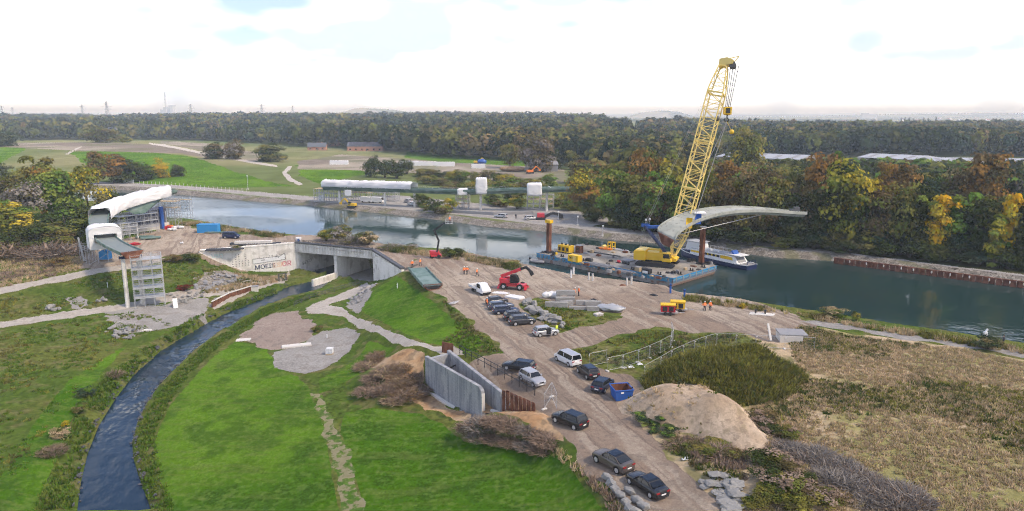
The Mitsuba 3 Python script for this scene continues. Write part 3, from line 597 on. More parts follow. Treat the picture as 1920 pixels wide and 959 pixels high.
def build_ground():
    zones = []
    for name, m, polys in ZONES:
        if polys:
            zones.append((name, m, shapely.union_all([ragged(p, 1.1 if name not in ('gravel_path', 'towpath', 'ridge_path', 'meadow', 'gravel_pad') else 0.35) for p in polys])))
    near_bank = CANAL.buffer(1.5).difference(UPPER)
    half = Polygon([(-1500, 153 + 0.69 * 1552), (1500, 153 - 0.69 * 1448), (1500, 3000), (-1500, 3000)])
    zones.append(('canal_bank', 'ground_dry', ragged(list((near_bank.difference(half)).exterior.coords)[:-1], 0.5)))
    zones.append(('stone_bank', 'ground_riprap', shapely.union_all([CANAL.buffer(4.0).intersection(half), ragged([(-76.5, 167.2), (-75.9, 178.1), (-72.1, 181.4), (-66.9, 171.1), (-69.8, 162.3), (-72.8, 161.3)], 0.6)])))
    zones.append(('canal', 'water_canal', CANAL))
    zones.append(('stream', 'water_stream', STREAM))
    lines = [UPPER.exterior] + [g.exterior for z in zones for g in getattr(z[2], 'geoms', [z[2]]) if g.geom_type == 'Polygon']
    P = []
    for l in lines:
        xy = A_(l.coords)
        for a, b in zip(xy[:-1], xy[1:]):
            dist = np.hypot(*((a + b) / 2)); step = max(0.7, 0.012 * dist - 0.6)
            n = max(1, int(round(np.linalg.norm(b - a) / step)))
            P += [a + (b - a) * k / n for k in range(n)]
    P = np.array(P)
    P = P[np.unique(np.round(P, 1), axis=0, return_index=True)[1]]
    def lattice(x0, x1, y0, y1, s, hole=None):
        X, Y = np.meshgrid(np.arange(x0, x1, s), np.arange(y0, y1, s))
        g = np.c_[X.ravel(), Y.ravel()] + R.uniform(-0.25, 0.25, (X.size, 2)) * s
        if hole:
            g = g[~((g[:, 0] > hole[0]) & (g[:, 0] < hole[1]) & (g[:, 1] > hole[2]) & (g[:, 1] < hole[3]))]
        d = cKDTree(P).query(g)[0]
        g = g[d > 0.55 * np.minimum(s, np.maximum(0.7, 0.012 * np.hypot(g[:, 0], g[:, 1]) - 0.6))]
        wet = shapely.contains_xy(CANAL.buffer(-3), g[:, 0], g[:, 1])
        return g[~wet | (R.random(len(g)) < 0.02)]
    G = [lattice(-110, 125, 48, 215, 0.85), lattice(-180, 190, 28, 330, 2.2, (-110, 125, 48, 215)), lattice(-600, 620, -50, 800, 9, (-180, 190, 28, 330)),
         lattice(-3000, 3000, -300, 3600, 60, (-600, 620, -50, 800)), lattice(-12400, 12400, -3000, 12400, 700, (-3000, 3000, -300, 3600))]
    pts = np.vstack([P] + G)
    tri = Delaunay(pts).simplices
    c = pts[tri].mean(1)
    z = ground(pts[:, 0], pts[:, 1])
    cls = np.full(len(tri), 0)
    cls[c[:, 1] > 200 - 0.69 * c[:, 0]] = 1
    cls[(c[:, 1] > 2700) | (np.abs(c[:, 0]) > 2600)] = 2
    names = [('rough_grass', 'ground_rough'), ('far_field', 'ground_field'), ('distant_plain', 'ground_plain')]
    for name, m, poly in zones:
        names.append((name, m))
        shapely.prepare(poly)
        cls[shapely.contains_xy(poly, c[:, 0], c[:, 1])] = len(names) - 1
    up = shapely.contains_xy(UPPER, c[:, 0], c[:, 1]) & (cls != len(names) - 2)
    tunnel = up & (cls == len(names) - 1)
    trench = shapely.contains_xy(Polygon(TRENCH), c[:, 0], c[:, 1])
    yard = [n for n, m in names].index('dirt_yard')
    cls[up] = yard
    wet_ = {}
    for lvl, idx in ((-1.5, len(names) - 2), (-8.0, len(names) - 1)):
        wet_[lvl] = np.unique(tri[(cls == idx)])
    for k, (name, m) in enumerate(names):
        parts = []
        for sel, zz in ((~up, z), (up, z * 0)):
            f = tri[(cls == k) & sel & ~trench]
            if not len(f):
                continue
            u, inv = np.unique(f, return_inverse=True)
            h = zz[u].copy()
            if name == 'canal':
                h[:] = -1.5
            elif name == 'stream':
                h[:] = -8.0
            elif zz is z:            # the shore meets the water without a gap
                for lvl, idx in wet_.items():
                    h[np.isin(u, idx)] = lvl - 0.04
            parts.append((np.c_[pts[u], h], inv.reshape(f.shape)))
        if parts:
            struct(name, cat(parts), m)

build_ground()

# ------------------------------------------------------------------ plants
ORD = ['leftmost'] + [w + ' from the left' for w in 'second third fourth fifth sixth seventh eighth ninth tenth eleventh twelfth thirteenth fourteenth fifteenth sixteenth seventeenth eighteenth nineteenth twentieth twenty-first twenty-second twenty-third twenty-fourth twenty-fifth twenty-sixth twenty-seventh twenty-eighth twenty-ninth thirtieth'.split()]
def ranks(pts):
    """For each point, its place counted from the left, in words."""
    b = [p[0] / p[1] for p in pts]; order = sorted(range(len(b)), key=lambda i: b[i])
    out = [''] * len(b)
    for r, i in enumerate(order):
        out[i] = ORD[r]
    return out

PAL = {'deep': [(0.026, 0.044, 0.022), (0.034, 0.052, 0.024), (0.050, 0.058, 0.026)], 'dark': [(0.048, 0.070, 0.022), (0.062, 0.079, 0.026), (0.088, 0.095, 0.033)], 'olive': [(0.177, 0.183, 0.047), (0.136, 0.159, 0.041), (0.234, 0.204, 0.059)],
       'green': [(0.149, 0.250, 0.043), (0.118, 0.196, 0.041), (0.242, 0.296, 0.062)], 'yellowgreen': [(0.325, 0.308, 0.049), (0.196, 0.233, 0.046), (0.503, 0.400, 0.049)],
       'yellow': [(0.66, 0.46, 0.030), (0.60, 0.38, 0.025), (0.50, 0.42, 0.045)], 'orange': [(0.280, 0.165, 0.048), (0.215, 0.140, 0.046), (0.350, 0.190, 0.050)],
       'rust': [(0.210, 0.150, 0.062), (0.168, 0.134, 0.055), (0.270, 0.162, 0.062)], 'brown': [(0.161, 0.132, 0.057), (0.129, 0.117, 0.051), (0.196, 0.144, 0.069)],
       'grey': [(0.290, 0.262, 0.235), (0.230, 0.205, 0.182), (0.345, 0.315, 0.285)], 'bluegreen': [(0.044, 0.076, 0.044), (0.060, 0.092, 0.048), (0.085, 0.105, 0.052)],
       'red': [(0.260, 0.035, 0.035), (0.180, 0.030, 0.030), (0.130, 0.060, 0.030)], 'straw': [(0.540, 0.425, 0.275), (0.460, 0.355, 0.220), (0.390, 0.325, 0.165)],
       'weeds': [(0.203, 0.195, 0.047), (0.125, 0.125, 0.038), (0.265, 0.257, 0.055)], 'heath': [(0.300, 0.220, 0.165), (0.240, 0.180, 0.135), (0.350, 0.265, 0.205)],
       'grass': [(0.100, 0.180, 0.022), (0.078, 0.145, 0.020), (0.150, 0.195, 0.036)], 'mixed': [(0.110, 0.130, 0.030), (0.190, 0.155, 0.070), (0.075, 0.110, 0.024)]}

def quads(c, n, size, rng, col):
    """Leaf sprays: one folded four-cornered face at each centre, facing roughly along n."""
    k = len(c)
    n = n / (np.linalg.norm(n, axis=1, keepdims=True) + 1e-9)
    a = np.cross(n, rng.normal(size=(k, 3))); a /= np.linalg.norm(a, axis=1, keepdims=True) + 1e-9
    b = np.cross(n, a)
    s = (size * rng.uniform(0.6, 1.35, k))[:, None]
    v = np.stack([c - a * s * .55, c - b * s * rng.uniform(.3, .6, (k, 1)) + n * s * .12, c + a * s * .55 - n * s * .1, c + b * s * rng.uniform(.3, .6, (k, 1))], 1).reshape(-1, 3)
    i = np.arange(k)[:, None] * 4
    return v, np.vstack([i + [0, 1, 2], i + [0, 2, 3]]), np.repeat(col, 4, axis=0)

def crown(seed, pal, n_clump=34, per=52, leaf=0.046, wide=0.34, low=0.16, second=None, gap=0.0, lean=0.0):
    """Foliage of a tree of height 1: clumps of leaf sprays round an uneven outline, with gaps between."""
    rng = np.random.default_rng(seed)
    u = rng.normal(size=(n_clump, 3)); u /= np.linalg.norm(u, axis=1, keepdims=True)
    if low > 0.1:
        u[:, 2] = np.where(u[:, 2] < -0.55, -u[:, 2], u[:, 2])
    rad = rng.uniform(0.25, 1.0, n_clump) ** 0.6
    mid = (1 + low) / 2
    lob = 1 + 0.17 * np.sin(3 * np.arctan2(u[:, 1], u[:, 0]) + seed) + rng.normal(0, 0.06, n_clump)
    cr = rng.uniform(0.30, 0.46, n_clump) * wide
    c = u * rad[:, None] * lob[:, None] * A_([wide - 0.08, wide - 0.08, (1 - low) / 2 - 0.06]) * A_([1, 1, 1.0]) + A_([lean, 0, mid])
    P1, P2 = PAL[pal], PAL[second or pal]
    V, F, C, o = [], [], [], 0
    for i in range(n_clump):
        if rng.random() < gap:
            continue
        d = rng.normal(size=(per, 3)); d /= np.linalg.norm(d, axis=1, keepdims=True)
        d[:, 2] = np.where(d[:, 2] < -0.35, -d[:, 2], d[:, 2])
        pos = c[i] + d * cr[i] * rng.uniform(0.55, 1.08, (per, 1)) * A_([1.1, 1.1, 0.8])
        out = c[i] - A_([0, 0, mid - 0.12])
        nrm = d + 0.5 * out / (np.linalg.norm(out) + 1e-6) + rng.normal(0, 0.45, (per, 3))
        base = A_((P2 if rng.random() < 0.28 else P1)[rng.integers(3)])
        col = base * rng.uniform(0.72, 1.30) * rng.uniform(0.80, 1.2, (per, 1))
        v, f, cc = quads(pos, nrm, leaf, rng, col)
        V.append(v); F.append(f + o); C.append(cc); o += len(v)
    return np.vstack(V), np.vstack(F), np.vstack(C)

def limbs(seed, wide=0.3, r=0.018, low=0.2, n=6):
    rng = np.random.default_rng(seed + 500)
    top = A_([rng.normal(0, .03), rng.normal(0, .03), 0.82])
    spine = A_([[0, 0, -0.03], [rng.normal(0, .008), rng.normal(0, .008), 0.25], [top[0] * .6, top[1] * .6, 0.55], top])
    ms = [path_tube(spine, [r * 1.25, r, r * .65, r * .25], 7)]
    for k in range(n):
        t = rng.uniform(low + .05, 0.62); a = rng.uniform(0, 2 * np.pi)
        p = A_([np.interp(t, spine[:, 2], spine[:, 0]), np.interp(t, spine[:, 2], spine[:, 1]), t])
        e = p + A_([math.cos(a) * wide * .75, math.sin(a) * wide * .75, rng.uniform(.12, .26)])
        ms.append(path_tube([p, (p + e) / 2 + A_([0, 0, -.02]), e], [r * .5, r * .34, r * .12], 5))
    return cat(ms)

def tree_parts(shape, pal, second=None):
    def build():
        cfg = [dict(n_clump=54, per=62, low=.03), dict(n_clump=50, per=62, wide=0.30, low=0.02), dict(n_clump=60, per=60, wide=0.40, low=0.05), dict(n_clump=46, per=58, wide=0.24, low=0.0), dict(n_clump=34, per=44, wide=0.34, gap=0.15, leaf=0.040, low=0.18), dict(n_clump=64, per=60, wide=0.40, low=-0.14)][shape]
        v, f, c = crown(shape * 17 + len(pal) * 3 + (7 if second else 0), pal, second=second, **cfg)
        return [('trunk', mikit.ply(limbs(shape, cfg.get('wide', .34), low=cfg.get('low', .16)), 'bark', True)), ('crown', mikit.ply((v, f), 'leaf', False, color=c))]
    return copies(('tree', shape, pal, second), build)

def tree(name, label, x, y, h, w, pal, shape=None, second=None, group=None, cat_='tree'):
    """w: crown width in metres, h: height."""
    shape = int(R.integers(5)) if shape is None else shape
    base_w = [0.78, 0.70, 0.92, 0.58, 0.80, 0.92][shape]
    k = thing(name, label, cat_, group)
    place(k, tree_parts(shape, pal, second), x, y, z_at(x, y) - 0.1, R.uniform(0, 6.28), (w / base_w, w / base_w, h))
    return k

def twigs(seed, pal, n=620):
    """A leafless bush of height 1: fine stems that fan out from the ground, darker and paler ones mixed."""
    rng = np.random.default_rng(seed)
    a = rng.uniform(0, 2 * np.pi, n); r = np.sqrt(rng.uniform(0, 1, n)) * .50
    root = np.c_[r * np.cos(a), r * np.sin(a), rng.uniform(0, .55, n) * (1 - 1.2 * r)]
    ln = rng.uniform(.28, .55, n)[:, None] * (1 - .7 * r[:, None])
    dr_ = np.c_[np.cos(a) * r * 1.3, np.sin(a) * r * 1.3, np.full(n, .75)] + rng.normal(0, .33, (n, 3))
    dr_ /= np.linalg.norm(dr_, axis=1, keepdims=True)
    w = np.cross(dr_, rng.normal(size=(n, 3))); w *= (rng.uniform(.010, .026, n) / (np.linalg.norm(w, axis=1) + 1e-9))[:, None]
    v = np.stack([root - w, root + w, root + dr_ * ln], 1).reshape(-1, 3); v[:, 2] = np.maximum(v[:, 2], -.02)
    c = A_(PAL[pal])[rng.integers(0, 3, n)] * rng.uniform(.6, 1.3, (n, 1))
    return v, np.arange(3 * n).reshape(-1, 3), np.repeat(c, 3, axis=0)

def shrub_parts(pal, second=None, v=0):
    def build():
        if pal in ('heath', 'grey'):
            vv, f, c = twigs(40 + v, pal); v2, f2, c2 = twigs(60 + v, second or pal, 260)
            return [('stems', mikit.ply((vv, f), 'leaf', False, color=c)), ('twigs', mikit.ply((v2, f2), 'leaf', False, color=c2))]
        vv, f, c = crown(90 + v * 11 + len(pal), pal, n_clump=24, per=64, leaf=0.075, wide=0.55, low=0.0, second=second)
        vv[:, 2] = np.maximum(vv[:, 2], -0.02)
        st = [path_tube([[0, 0, -.05], [math.cos(a) * .12, math.sin(a) * .12, .3], [math.cos(a) * .3, math.sin(a) * .3, .75]], [.03, .02, .008], 5) for a in (0.4, 1.9, 3.3, 4.8)]
        return [('stems', mikit.ply(cat(st), 'bark', True)), ('foliage', mikit.ply((vv, f), 'leaf', False, color=c))]
    return copies(('shrub', pal, second, v), build)

def shrub(label, x, y, h, w, pal, second=None, group=None, name='shrub'):
    if pal in ('heath', 'grey'):
        w *= 1.35
    k = thing(name, label, 'shrub', group)
    place(k, shrub_parts(pal, second, int(R.integers(3))), x, y, z_at(x, y) - 0.05, R.uniform(0, 6.28), (w / 1.15, w / 1.15, h))
    return k

WORD = {'dark': 'dark green', 'olive': 'olive', 'green': 'mid green', 'yellowgreen': 'yellow-green', 'yellow': 'bright yellow', 'orange': 'orange', 'rust': 'rusty brown', 'brown': 'brown', 'grey': 'bare grey', 'bluegreen': 'blue-green'}
# x, y, height, crown width, palette, second palette, shape, label
BANK_TREES = [
    (25.4, 244.5, 16.5, 15.5, 'yellowgreen', 'orange', 2, 'broad yellow-green tree at the near left corner of the canal wood'),
    (32.6, 227.3, 20.8, 14.5, 'green', 'olive', 0, 'green tree beside the broad yellow-green one at the wood corner'),
    (38.3, 220.8, 17.9, 14.2, 'olive', 'dark', 1, 'olive tree between the wood corner and the crane boom'),
    (44.1, 214.4, 19.2, 13.2, 'green', 'rust', 1, 'green tree with rusty tips just left of the crane boom'),
    (49.7, 208.7, 17.3, 12.6, 'green', 'dark', 0, 'darker green tree behind the lower crane boom'),
    (55.0, 202.8, 20.0, 12.4, 'olive', 'brown', 2, 'olive brown tree just right of the crane boom'),
    (60.4, 199.5, 19.9, 13.2, 'rust', 'brown', 0, 'rusty brown tree above the lifted bridge segment'),
    (65.4, 195.3, 19.9, 13.1, 'brown', 'olive', 2, 'brown and olive tree above the middle of the lifted segment'),
    (71.0, 192.8, 19.4, 12.4, 'olive', 'brown', 1, 'olive tree above the right part of the lifted segment'),
    (76.0, 189.6, 16.8, 10.8, 'dark', 'bluegreen', 1, 'dark tree at the tip of the lifted segment'),
    (80.4, 187.4, 18.5, 10.8, 'dark', 'brown', 0, 'dark tree left of the large yellow-green tree'),
    (87.2, 185.2, 23.2, 18.0, 'yellowgreen', 'dark', 2, 'largest yellow-green tree of the canal wood with dark lower half'),
    (93.4, 180.6, 18.6, 12.0, 'brown', 'olive', 0, 'brown tree right of the large yellow-green tree'),
    (98.4, 177.7, 17.6, 12.3, 'olive', 'dark', 2, 'olive tree left of the tall yellow tree'),
    (102.2, 174.8, 16.8, 9.2, 'dark', 'green', 3, 'slim dark tree touching the tall yellow tree'),
    (104.0, 171.4, 17.6, 9.4, 'yellow', 'yellowgreen', 3, 'tall bright yellow tree with foliage down to the ground'),
    (109.2, 171.7, 17.7, 10.8, 'green', 'dark', 1, 'green tree between the two bright yellow trees'),
    (112.6, 168.3, 18.0, 11.3, 'dark', 'olive', 0, 'dark tree left of the far right yellow tree'),
    (115.6, 163.6, 19.0, 6.7, 'yellow', 'yellow', 3, 'slender bright yellow tree near the right edge'),
    (111.7, 162.2, 12.1, 6.6, 'yellowgreen', 'green', 3, 'low green tree under the slender yellow tree'),
    (119.6, 163.6, 17.3, 10.7, 'dark', 'olive', 2, 'dark tree at the right edge of the picture'),
    (122.6, 159.8, 19.6, 13.7, 'olive', 'brown', 0, 'olive tree beyond the right edge'),
    (40.4, 262.1, 20.9, 18.3, 'olive', 'green', 0, 'olive green crown in the second row by the wood corner'),
    (48.8, 257.7, 23.0, 18.9, 'orange', 'olive', 2, 'broad orange crown left of the crane boom'),
    (55.4, 252.2, 20.7, 14.8, 'yellowgreen', 'olive', 1, 'yellowish crown right behind the orange one'),
    (70.9, 244.6, 21.9, 16.1, 'rust', 'orange', 0, 'rust red crown behind the lifted segment'),
    (82.6, 235.8, 18.9, 18.1, 'brown', 'rust', 2, 'brown crown in front of the white hall roof'),
    (99.1, 229.8, 25.0, 13.2, 'orange', 'rust', 1, 'tall orange-brown crown left of the large yellow-green tree'),
    (104.8, 229.8, 23.3, 10.6, 'green', 'bluegreen', 3, 'green crown beside the tall orange-brown crown'),
    (118.3, 223.8, 22.0, 10.7, 'orange', 'yellow', 1, 'glowing orange crown above the brown trees'),
    (122.1, 221.6, 21.1, 11.4, 'orange', 'brown', 0, 'orange-brown crown touching the glowing orange one'),
    (135.9, 216.7, 18.6, 16.2, 'brown', 'olive', 2, 'brown crown in front of the long white hall'),
    (140.8, 212.6, 25.5, 16.1, 'orange', 'brown', 0, 'tall orange-brown tree in front of the long white hall'),
    (149.1, 208.6, 18.5, 13.5, 'bluegreen', 'grey', 2, 'grey-green crown at the right edge before the hall'),
    (92.2, 235.2, 17.1, 14.4, 'olive', 'brown', 2, 'olive crown right of the white hall roof'),
    (114.3, 229.6, 16.9, 14.7, 'dark', 'brown', 0, 'dark crown behind the brown trees in the middle of the wood'),
    (128.5, 221.0, 17.6, 13.5, 'dark', 'bluegreen', 2, 'dark crown left of the brown crowns before the hall'),
    (118.5, 365.1, 27.6, 23.5, 'olive', 'yellowgreen', 2, 'great round olive tree standing behind the wood, right of the crane'),
    (75.4, 296.0, 18.3, 18.3, 'dark', 'brown', 0, 'dark crown behind the crane boom'),
]
LEFT_TREES = [
    (-143.7, 201.4, 11.6, 15.7, 'yellowgreen', 'green', 0, 'yellow-green tree at the left edge of the picture'),
    (-145.1, 212.7, 16.2, 15.1, 'grey', 'brown', 4, 'half bare grey tree near the left edge'),
    (-143.0, 224.3, 21.0, 16.8, 'green', 'yellowgreen', 0, 'tall green tree in the left hand group'),
    (-159.5, 241.8, 22.7, 14.4, 'olive', 'orange', 1, 'orange tipped tree behind the tall green one'),
    (-137.0, 229.4, 19.9, 13.3, 'yellowgreen', 'olive', 4, 'thin yellowing tree with a visible trunk by the water'),
    (-177.4, 255.1, 14.9, 18.6, 'olive', 'brown', 2, 'olive brown tree behind the half bare one'),
    (-208.8, 360.7, 19.7, 11.2, 'rust', 'olive', 1, 'slim rusty tree on the meadow shore'),
    (-203.2, 365.3, 16.2, 14.9, 'orange', 'brown', 1, 'orange tree beside the slim rusty one'),
    (-199.1, 369.9, 12.6, 21.9, 'dark', 'bluegreen', 5, 'broad dark evergreen by the far shore'),
    (-194.5, 379.3, 8.4, 12.7, 'dark', 'dark', 5, 'small dark tree right of the broad evergreen'),
    (-190.3, 389.0, 9.8, 11.0, 'yellow', 'olive', 5, 'small yellow tree on the meadow shore'),
    (-185.3, 396.4, 6.7, 9.8, 'dark', 'olive', 5, 'small dark round tree at the end of the shore row'),
    (-144.8, 255.0, 9.6, 11.0, 'olive', 'dark', 5, 'olive tree behind the white covered ramp'),
    (-207.9, 504.7, 11.8, 17.0, 'dark', 'brown', 5, 'left round dark tree of the three on the meadow ridge'),
    (-193.7, 503.8, 14.0, 15.2, 'brown', 'grey', 5, 'greyish middle tree of the three on the meadow ridge'),
    (-164.9, 491.9, 13.0, 23.8, 'dark', 'olive', 5, 'broad dark right hand tree of the three on the ridge'),
    (-1.4, 469.3, 18.6, 16.0, 'olive', 'brown', 0, 'olive tree on the far field left of the big grey one'),
    (14.9, 444.2, 24.1, 23.1, 'brown', 'grey', 5, 'big greyish brown tree standing on the far field'),
    (27.8, 461.7, 12.9, 10.3, 'dark', 'dark', 5, 'small dark tree beside the big greyish one'),
    (-129.6, 753.1, 9.9, 7.9, 'olive', 'brown', 1, 'small tree beside the solar barn'),
    (-104.6, 753.4, 12.1, 10.1, 'brown', 'olive', 3, 'slim brown tree beside the white farmhouse'),
    (92.8, 556.3, 11.4, 10.9, 'dark', 'dark', 5, 'dark tree on the field edge left of the wood'),
    (35.4, 365.1, 14.3, 16.4, 'brown', 'olive', 0, 'brownish tree at the far left end of the wood'),
    (37.7, 461.7, 11.9, 12.4, 'olive', 'dark', 2, 'olive tree at the field end of the wood'),
    (-428.0, 753.4, 17.5, 38.3, 'olive', 'brown', 5, 'broad olive tree on the ridge skyline at the left'),
    (-423.3, 786.0, 9.2, 21.1, 'yellowgreen', 'olive', 5, 'yellowish tree on the ridge skyline at the left'),
    (-470.7, 667.5, 14.6, 30.1, 'dark', 'bluegreen', 5, 'dark tree at the far left edge of the ridge'),
    (-276.8, 388.3, 8.6, 12.8, 'dark', 'dark', 5, 'dark tree at the left edge behind the canal'),
]
for x, y, h, wm, pal, sec, shp, lab in BANK_TREES:
    tree('tree', lab, x, y, h, wm * 1.02, pal, shp, sec, 'trees of the wood along the canal')
for x, y, h, wm, pal, sec, shp, lab in LEFT_TREES:
    tree('tree', lab, x, y, h, wm * 1.1, pal, shp, sec)

# undergrowth that fronts the wood, and bushes of the left bank
EDGE = [(26.2, 232.0), (31.7, 220.8), (37.3, 214.8), (42.6, 208.8), (47.9, 204.1), (52.9, 199.5), (57.8, 195.7), (62.6, 192.0), (67.4, 189.1), (71.9, 185.7), (76.6, 183.2), (81.3, 181.2), (85.4, 178.3), (89.9, 176.4), (93.9, 173.8), (97.9, 171.4), (101.8, 169.1), (105.4, 166.6), (109.0, 164.2), (112.3, 161.7), (115.4, 158.9), (118.2, 156.1)]
RK = ranks(EDGE)
for i, (x, y) in enumerate(EDGE):
    for j in range(2):
        shrub(('front' if j == 0 else 'rear') + ' bush of the undergrowth along the canal wood, ' + RK[i], x + R.uniform(-2, 2), y + R.uniform(0.5, 4) + j * 4, R.uniform(3.2, 5.6) + j * 3, R.uniform(7, 10), ['dark', 'olive', 'dark', 'bluegreen'][(i + j) % 4], 'dark', 'undergrowth bushes fronting the canal wood')
for (x, y), h, w, pal, sec, lab in [
    ([(-124.3, 197.7)][0], 9, 17, 'dark', 'olive', 'big dark bush left of the white tent'), ([(-124.4, 189.5)][0], 7, 15, 'olive', 'dark', 'olive bush left of the big dark bush'),
    ([(-125.5, 183.6)][0], 6, 14, 'dark', 'brown', 'dark bush under the half bare tree'), ([(-128.1, 209.1)][0], 10, 14, 'dark', 'green', 'dark green bush behind the curved deck'),
    ([(-116.2, 177.6)][0], 4.5, 12, 'heath', 'grey', 'greyish heath bush in front of the dark bushes'), ([(-126.1, 178.3)][0], 4.5, 13, 'heath', 'brown', 'brownish heath bush at the left edge'),
    ([(-122.6, 216.4)][0], 6, 10, 'dark', 'olive', 'dark bush between the ramp and the water'), ([(-106.9, 164.9)][0], 2.2, 5, 'rust', 'heath', 'reddish low bush beside the upper dirt track'),
    ([(-52.2, 197.9)][0], 3.2, 5.5, 'yellowgreen', 'olive', 'yellowish bush on the deck edge, first from the left'), ([(-48.1, 197.0)][0], 4.2, 7.5, 'olive', 'grey', 'tall olive bush on the deck edge'),
    ([(-43.5, 194.5)][0], 3.4, 6, 'grey', 'olive', 'greyish bush on the deck edge'), ([(-39.3, 192.0)][0], 3.4, 7, 'mixed', 'straw', 'straw coloured bush at the right end of the deck edge'),
    ([(-31.7, 185.7)][0], 2.0, 5.5, 'grey', 'olive', 'low greyish bush right of the deck'), ([(-14.9, 175.2)][0], 2.6, 6, 'dark', 'olive', 'round dark bush right of the boom lift'),
    ([(-26.5, 183.4)][0], 1.6, 5, 'mixed', 'grey', 'low bush between the deck and the boom lift'), ([(0.0, 163.4)][0], 1.8, 5, 'olive', 'straw', 'low bush near the left end of the pontoon'),
    ([(42.2, 127.1)][0], 0.9, 1.6, 'yellow', 'mixed', 'small yellow weed bush at the water edge'), ([(55.9, 120.3)][0], 2.0, 5.2, 'mixed', 'straw', 'pale bush beside the bank path at the right'),
    ([(59.3, 118.7)][0], 1.8, 1.6, 'yellowgreen', 'mixed', 'slim yellow-green bush beside the bank path'), ([(71.6, 103.0)][0], 2.2, 4.5, 'bluegreen', 'mixed', 'blue-green bush behind the tripod'),
    ([(-74.8, 158.4)][0], 1.6, 3.4, 'red', 'red', 'dark red bush beside the walkway'), ([(-83.7, 173.0)][0], 2.2, 4.5, 'rust', 'olive', 'rusty bush on the crest of the platform slope'),
    ([(-82.0, 176.4)][0], 2.0, 5, 'dark', 'olive', 'dark bush on the crest of the platform slope'), ([(-80.6, 177.9)][0], 1.6, 4, 'olive', 'dark', 'olive bush at the end of the graffiti wall'),
    ([(-117.2, 183.6)][0], 5.0, 9, 'brown', 'olive', 'brown bush beside the scaffold'), ([(-72.5, 185.1)][0], 1.0, 3, 'mixed', 'straw', 'weedy bush by the vehicle trailer'),
    ([(-37.6, 132.6)][0], 1.3, 2.6, 'olive', 'mixed', 'low bush between path and gravel pad'), ([(13.2, 86.6)][0], 0.5, 0.9, 'green', 'green', 'small green weed tuft beside the rusty sheet piles'),
    ([(-63.2, 100.3)][0], 1.6, 3.0, 'bluegreen', 'grass', 'dark leafy bush on the left stream bank'), ([(-61.0, 94.7)][0], 1.3, 2.6, 'mixed', 'grass', 'pale weed bush on the left stream bank'),
    ([(-60.0, 89.9)][0], 0.9, 1.2, 'yellow', 'grass', 'yellow flowering weed on the left stream bank'), ([(-58.6, 86.3)][0], 1.4, 2.6, 'straw', 'mixed', 'dry brown weed bush on the left stream bank'),
    ([(-56.8, 82.0)][0], 1.4, 2.6, 'heath', 'mixed', 'heathery weed bush low on the left stream bank'), ([(-64.5, 109.9)][0], 1.3, 2.4, 'heath', 'grass', 'dull weed bush high on the left stream bank')]:
    shrub(lab, x, y, h, w, pal, sec)

PTS = [(-23.1, 109.2), (-21.8, 112.0), (-20.2, 100.8), (-18.5, 101.6), (-17.0, 102.3), (-18.4, 97.2), (-16.8, 99.0), (-15.4, 100.3), (-20.5, 97.8), (-16.7, 95.0), (-15.1, 96.7), (-14.1, 98.9)]
RK = ranks(PTS)
for i, (x, y) in enumerate(PTS):
    shrub('dry brown bramble on the bank left of the concrete abutment' + ', ' + RK[i], x, y, R.uniform(.9, 1.7), R.uniform(2.6, 4.2), 'heath', ['straw', 'rust', 'heath'][i % 3], 'brambles left of the concrete abutment')
PTS = [(-5.2, 81.9), (-3.5, 80.3), (-1.9, 79.5), (-0.3, 78.3), (1.5, 77.2), (3.1, 76.2), (4.2, 74.2), (-3.8, 79.2), (-1.9, 77.8), (0.0, 76.5), (1.8, 75.2), (3.3, 73.7)]
RK = ranks(PTS)
for i, (x, y) in enumerate(PTS):
    shrub('grey-brown bramble on the spoil heap beside the road' + ', ' + RK[i], x, y, R.uniform(.8, 1.4), R.uniform(2.4, 3.6), ['heath', 'grey', 'heath'][i % 3], 'heath', 'brambles on the spoil heap beside the road')
PTS = [(28.3, 69.7), (29.4, 68.9), (29.7, 66.9), (31.3, 67.5), (31.3, 64.9), (32.8, 65.4), (33.1, 63.2), (31.5, 61.5), (34.0, 61.6), (30.3, 62.3), (33.8, 59.6), (35.9, 60.4), (35.9, 58.5), (32.0, 58.9), (34.1, 57.8)]
RK = ranks(PTS)
for i, (x, y) in enumerate(PTS):
    shrub('leafless grey thicket in the band across the dry field' + ', ' + RK[i], x, y, R.uniform(1.1, 1.9), R.uniform(2.4, 4.2), 'grey', ['heath', 'grey'][i % 2], 'grey thickets in the band across the dry field')
PTS = [(28.6, 76.3), (28.5, 73.5), (26.1, 65.4), (26.6, 63.2), (27.1, 61.7), (25.1, 60.6), (27.2, 59.6), (24.7, 62.2), (27.7, 58.5), (29.4, 59.0), (24.8, 65.4), (30.1, 72.1)]
RK = ranks(PTS)
for i, (x, y) in enumerate(PTS):
    shrub('dark brown thicket behind the sand heap' + ', ' + RK[i], x, y, R.uniform(.9, 1.7), R.uniform(2.6, 4.2), ['brown', 'dark', 'olive'][i % 3], 'heath', 'dark thickets behind the sand heap')
PTS = [(18.0, 71.0), (19.0, 69.4), (20.1, 68.4), (21.3, 67.9), (22.4, 67.0), (21.9, 70.8), (20.2, 71.8)]
RK = ranks(PTS)
for i, (x, y) in enumerate(PTS):
    shrub('dark weed clump at the foot of the sand heap' + ', ' + RK[i], x, y, R.uniform(.7, 1.2), R.uniform(2.2, 3.2), ['heath', 'brown', 'olive'][i % 3], 'olive', 'weed clumps at the foot of the sand heap')
PTS = [(14.8, 77.5), (15.5, 76.3), (16.3, 75.6), (16.9, 75.8), (17.6, 74.6), (15.8, 74.5), (17.1, 73.5)]
RK = ranks(PTS)
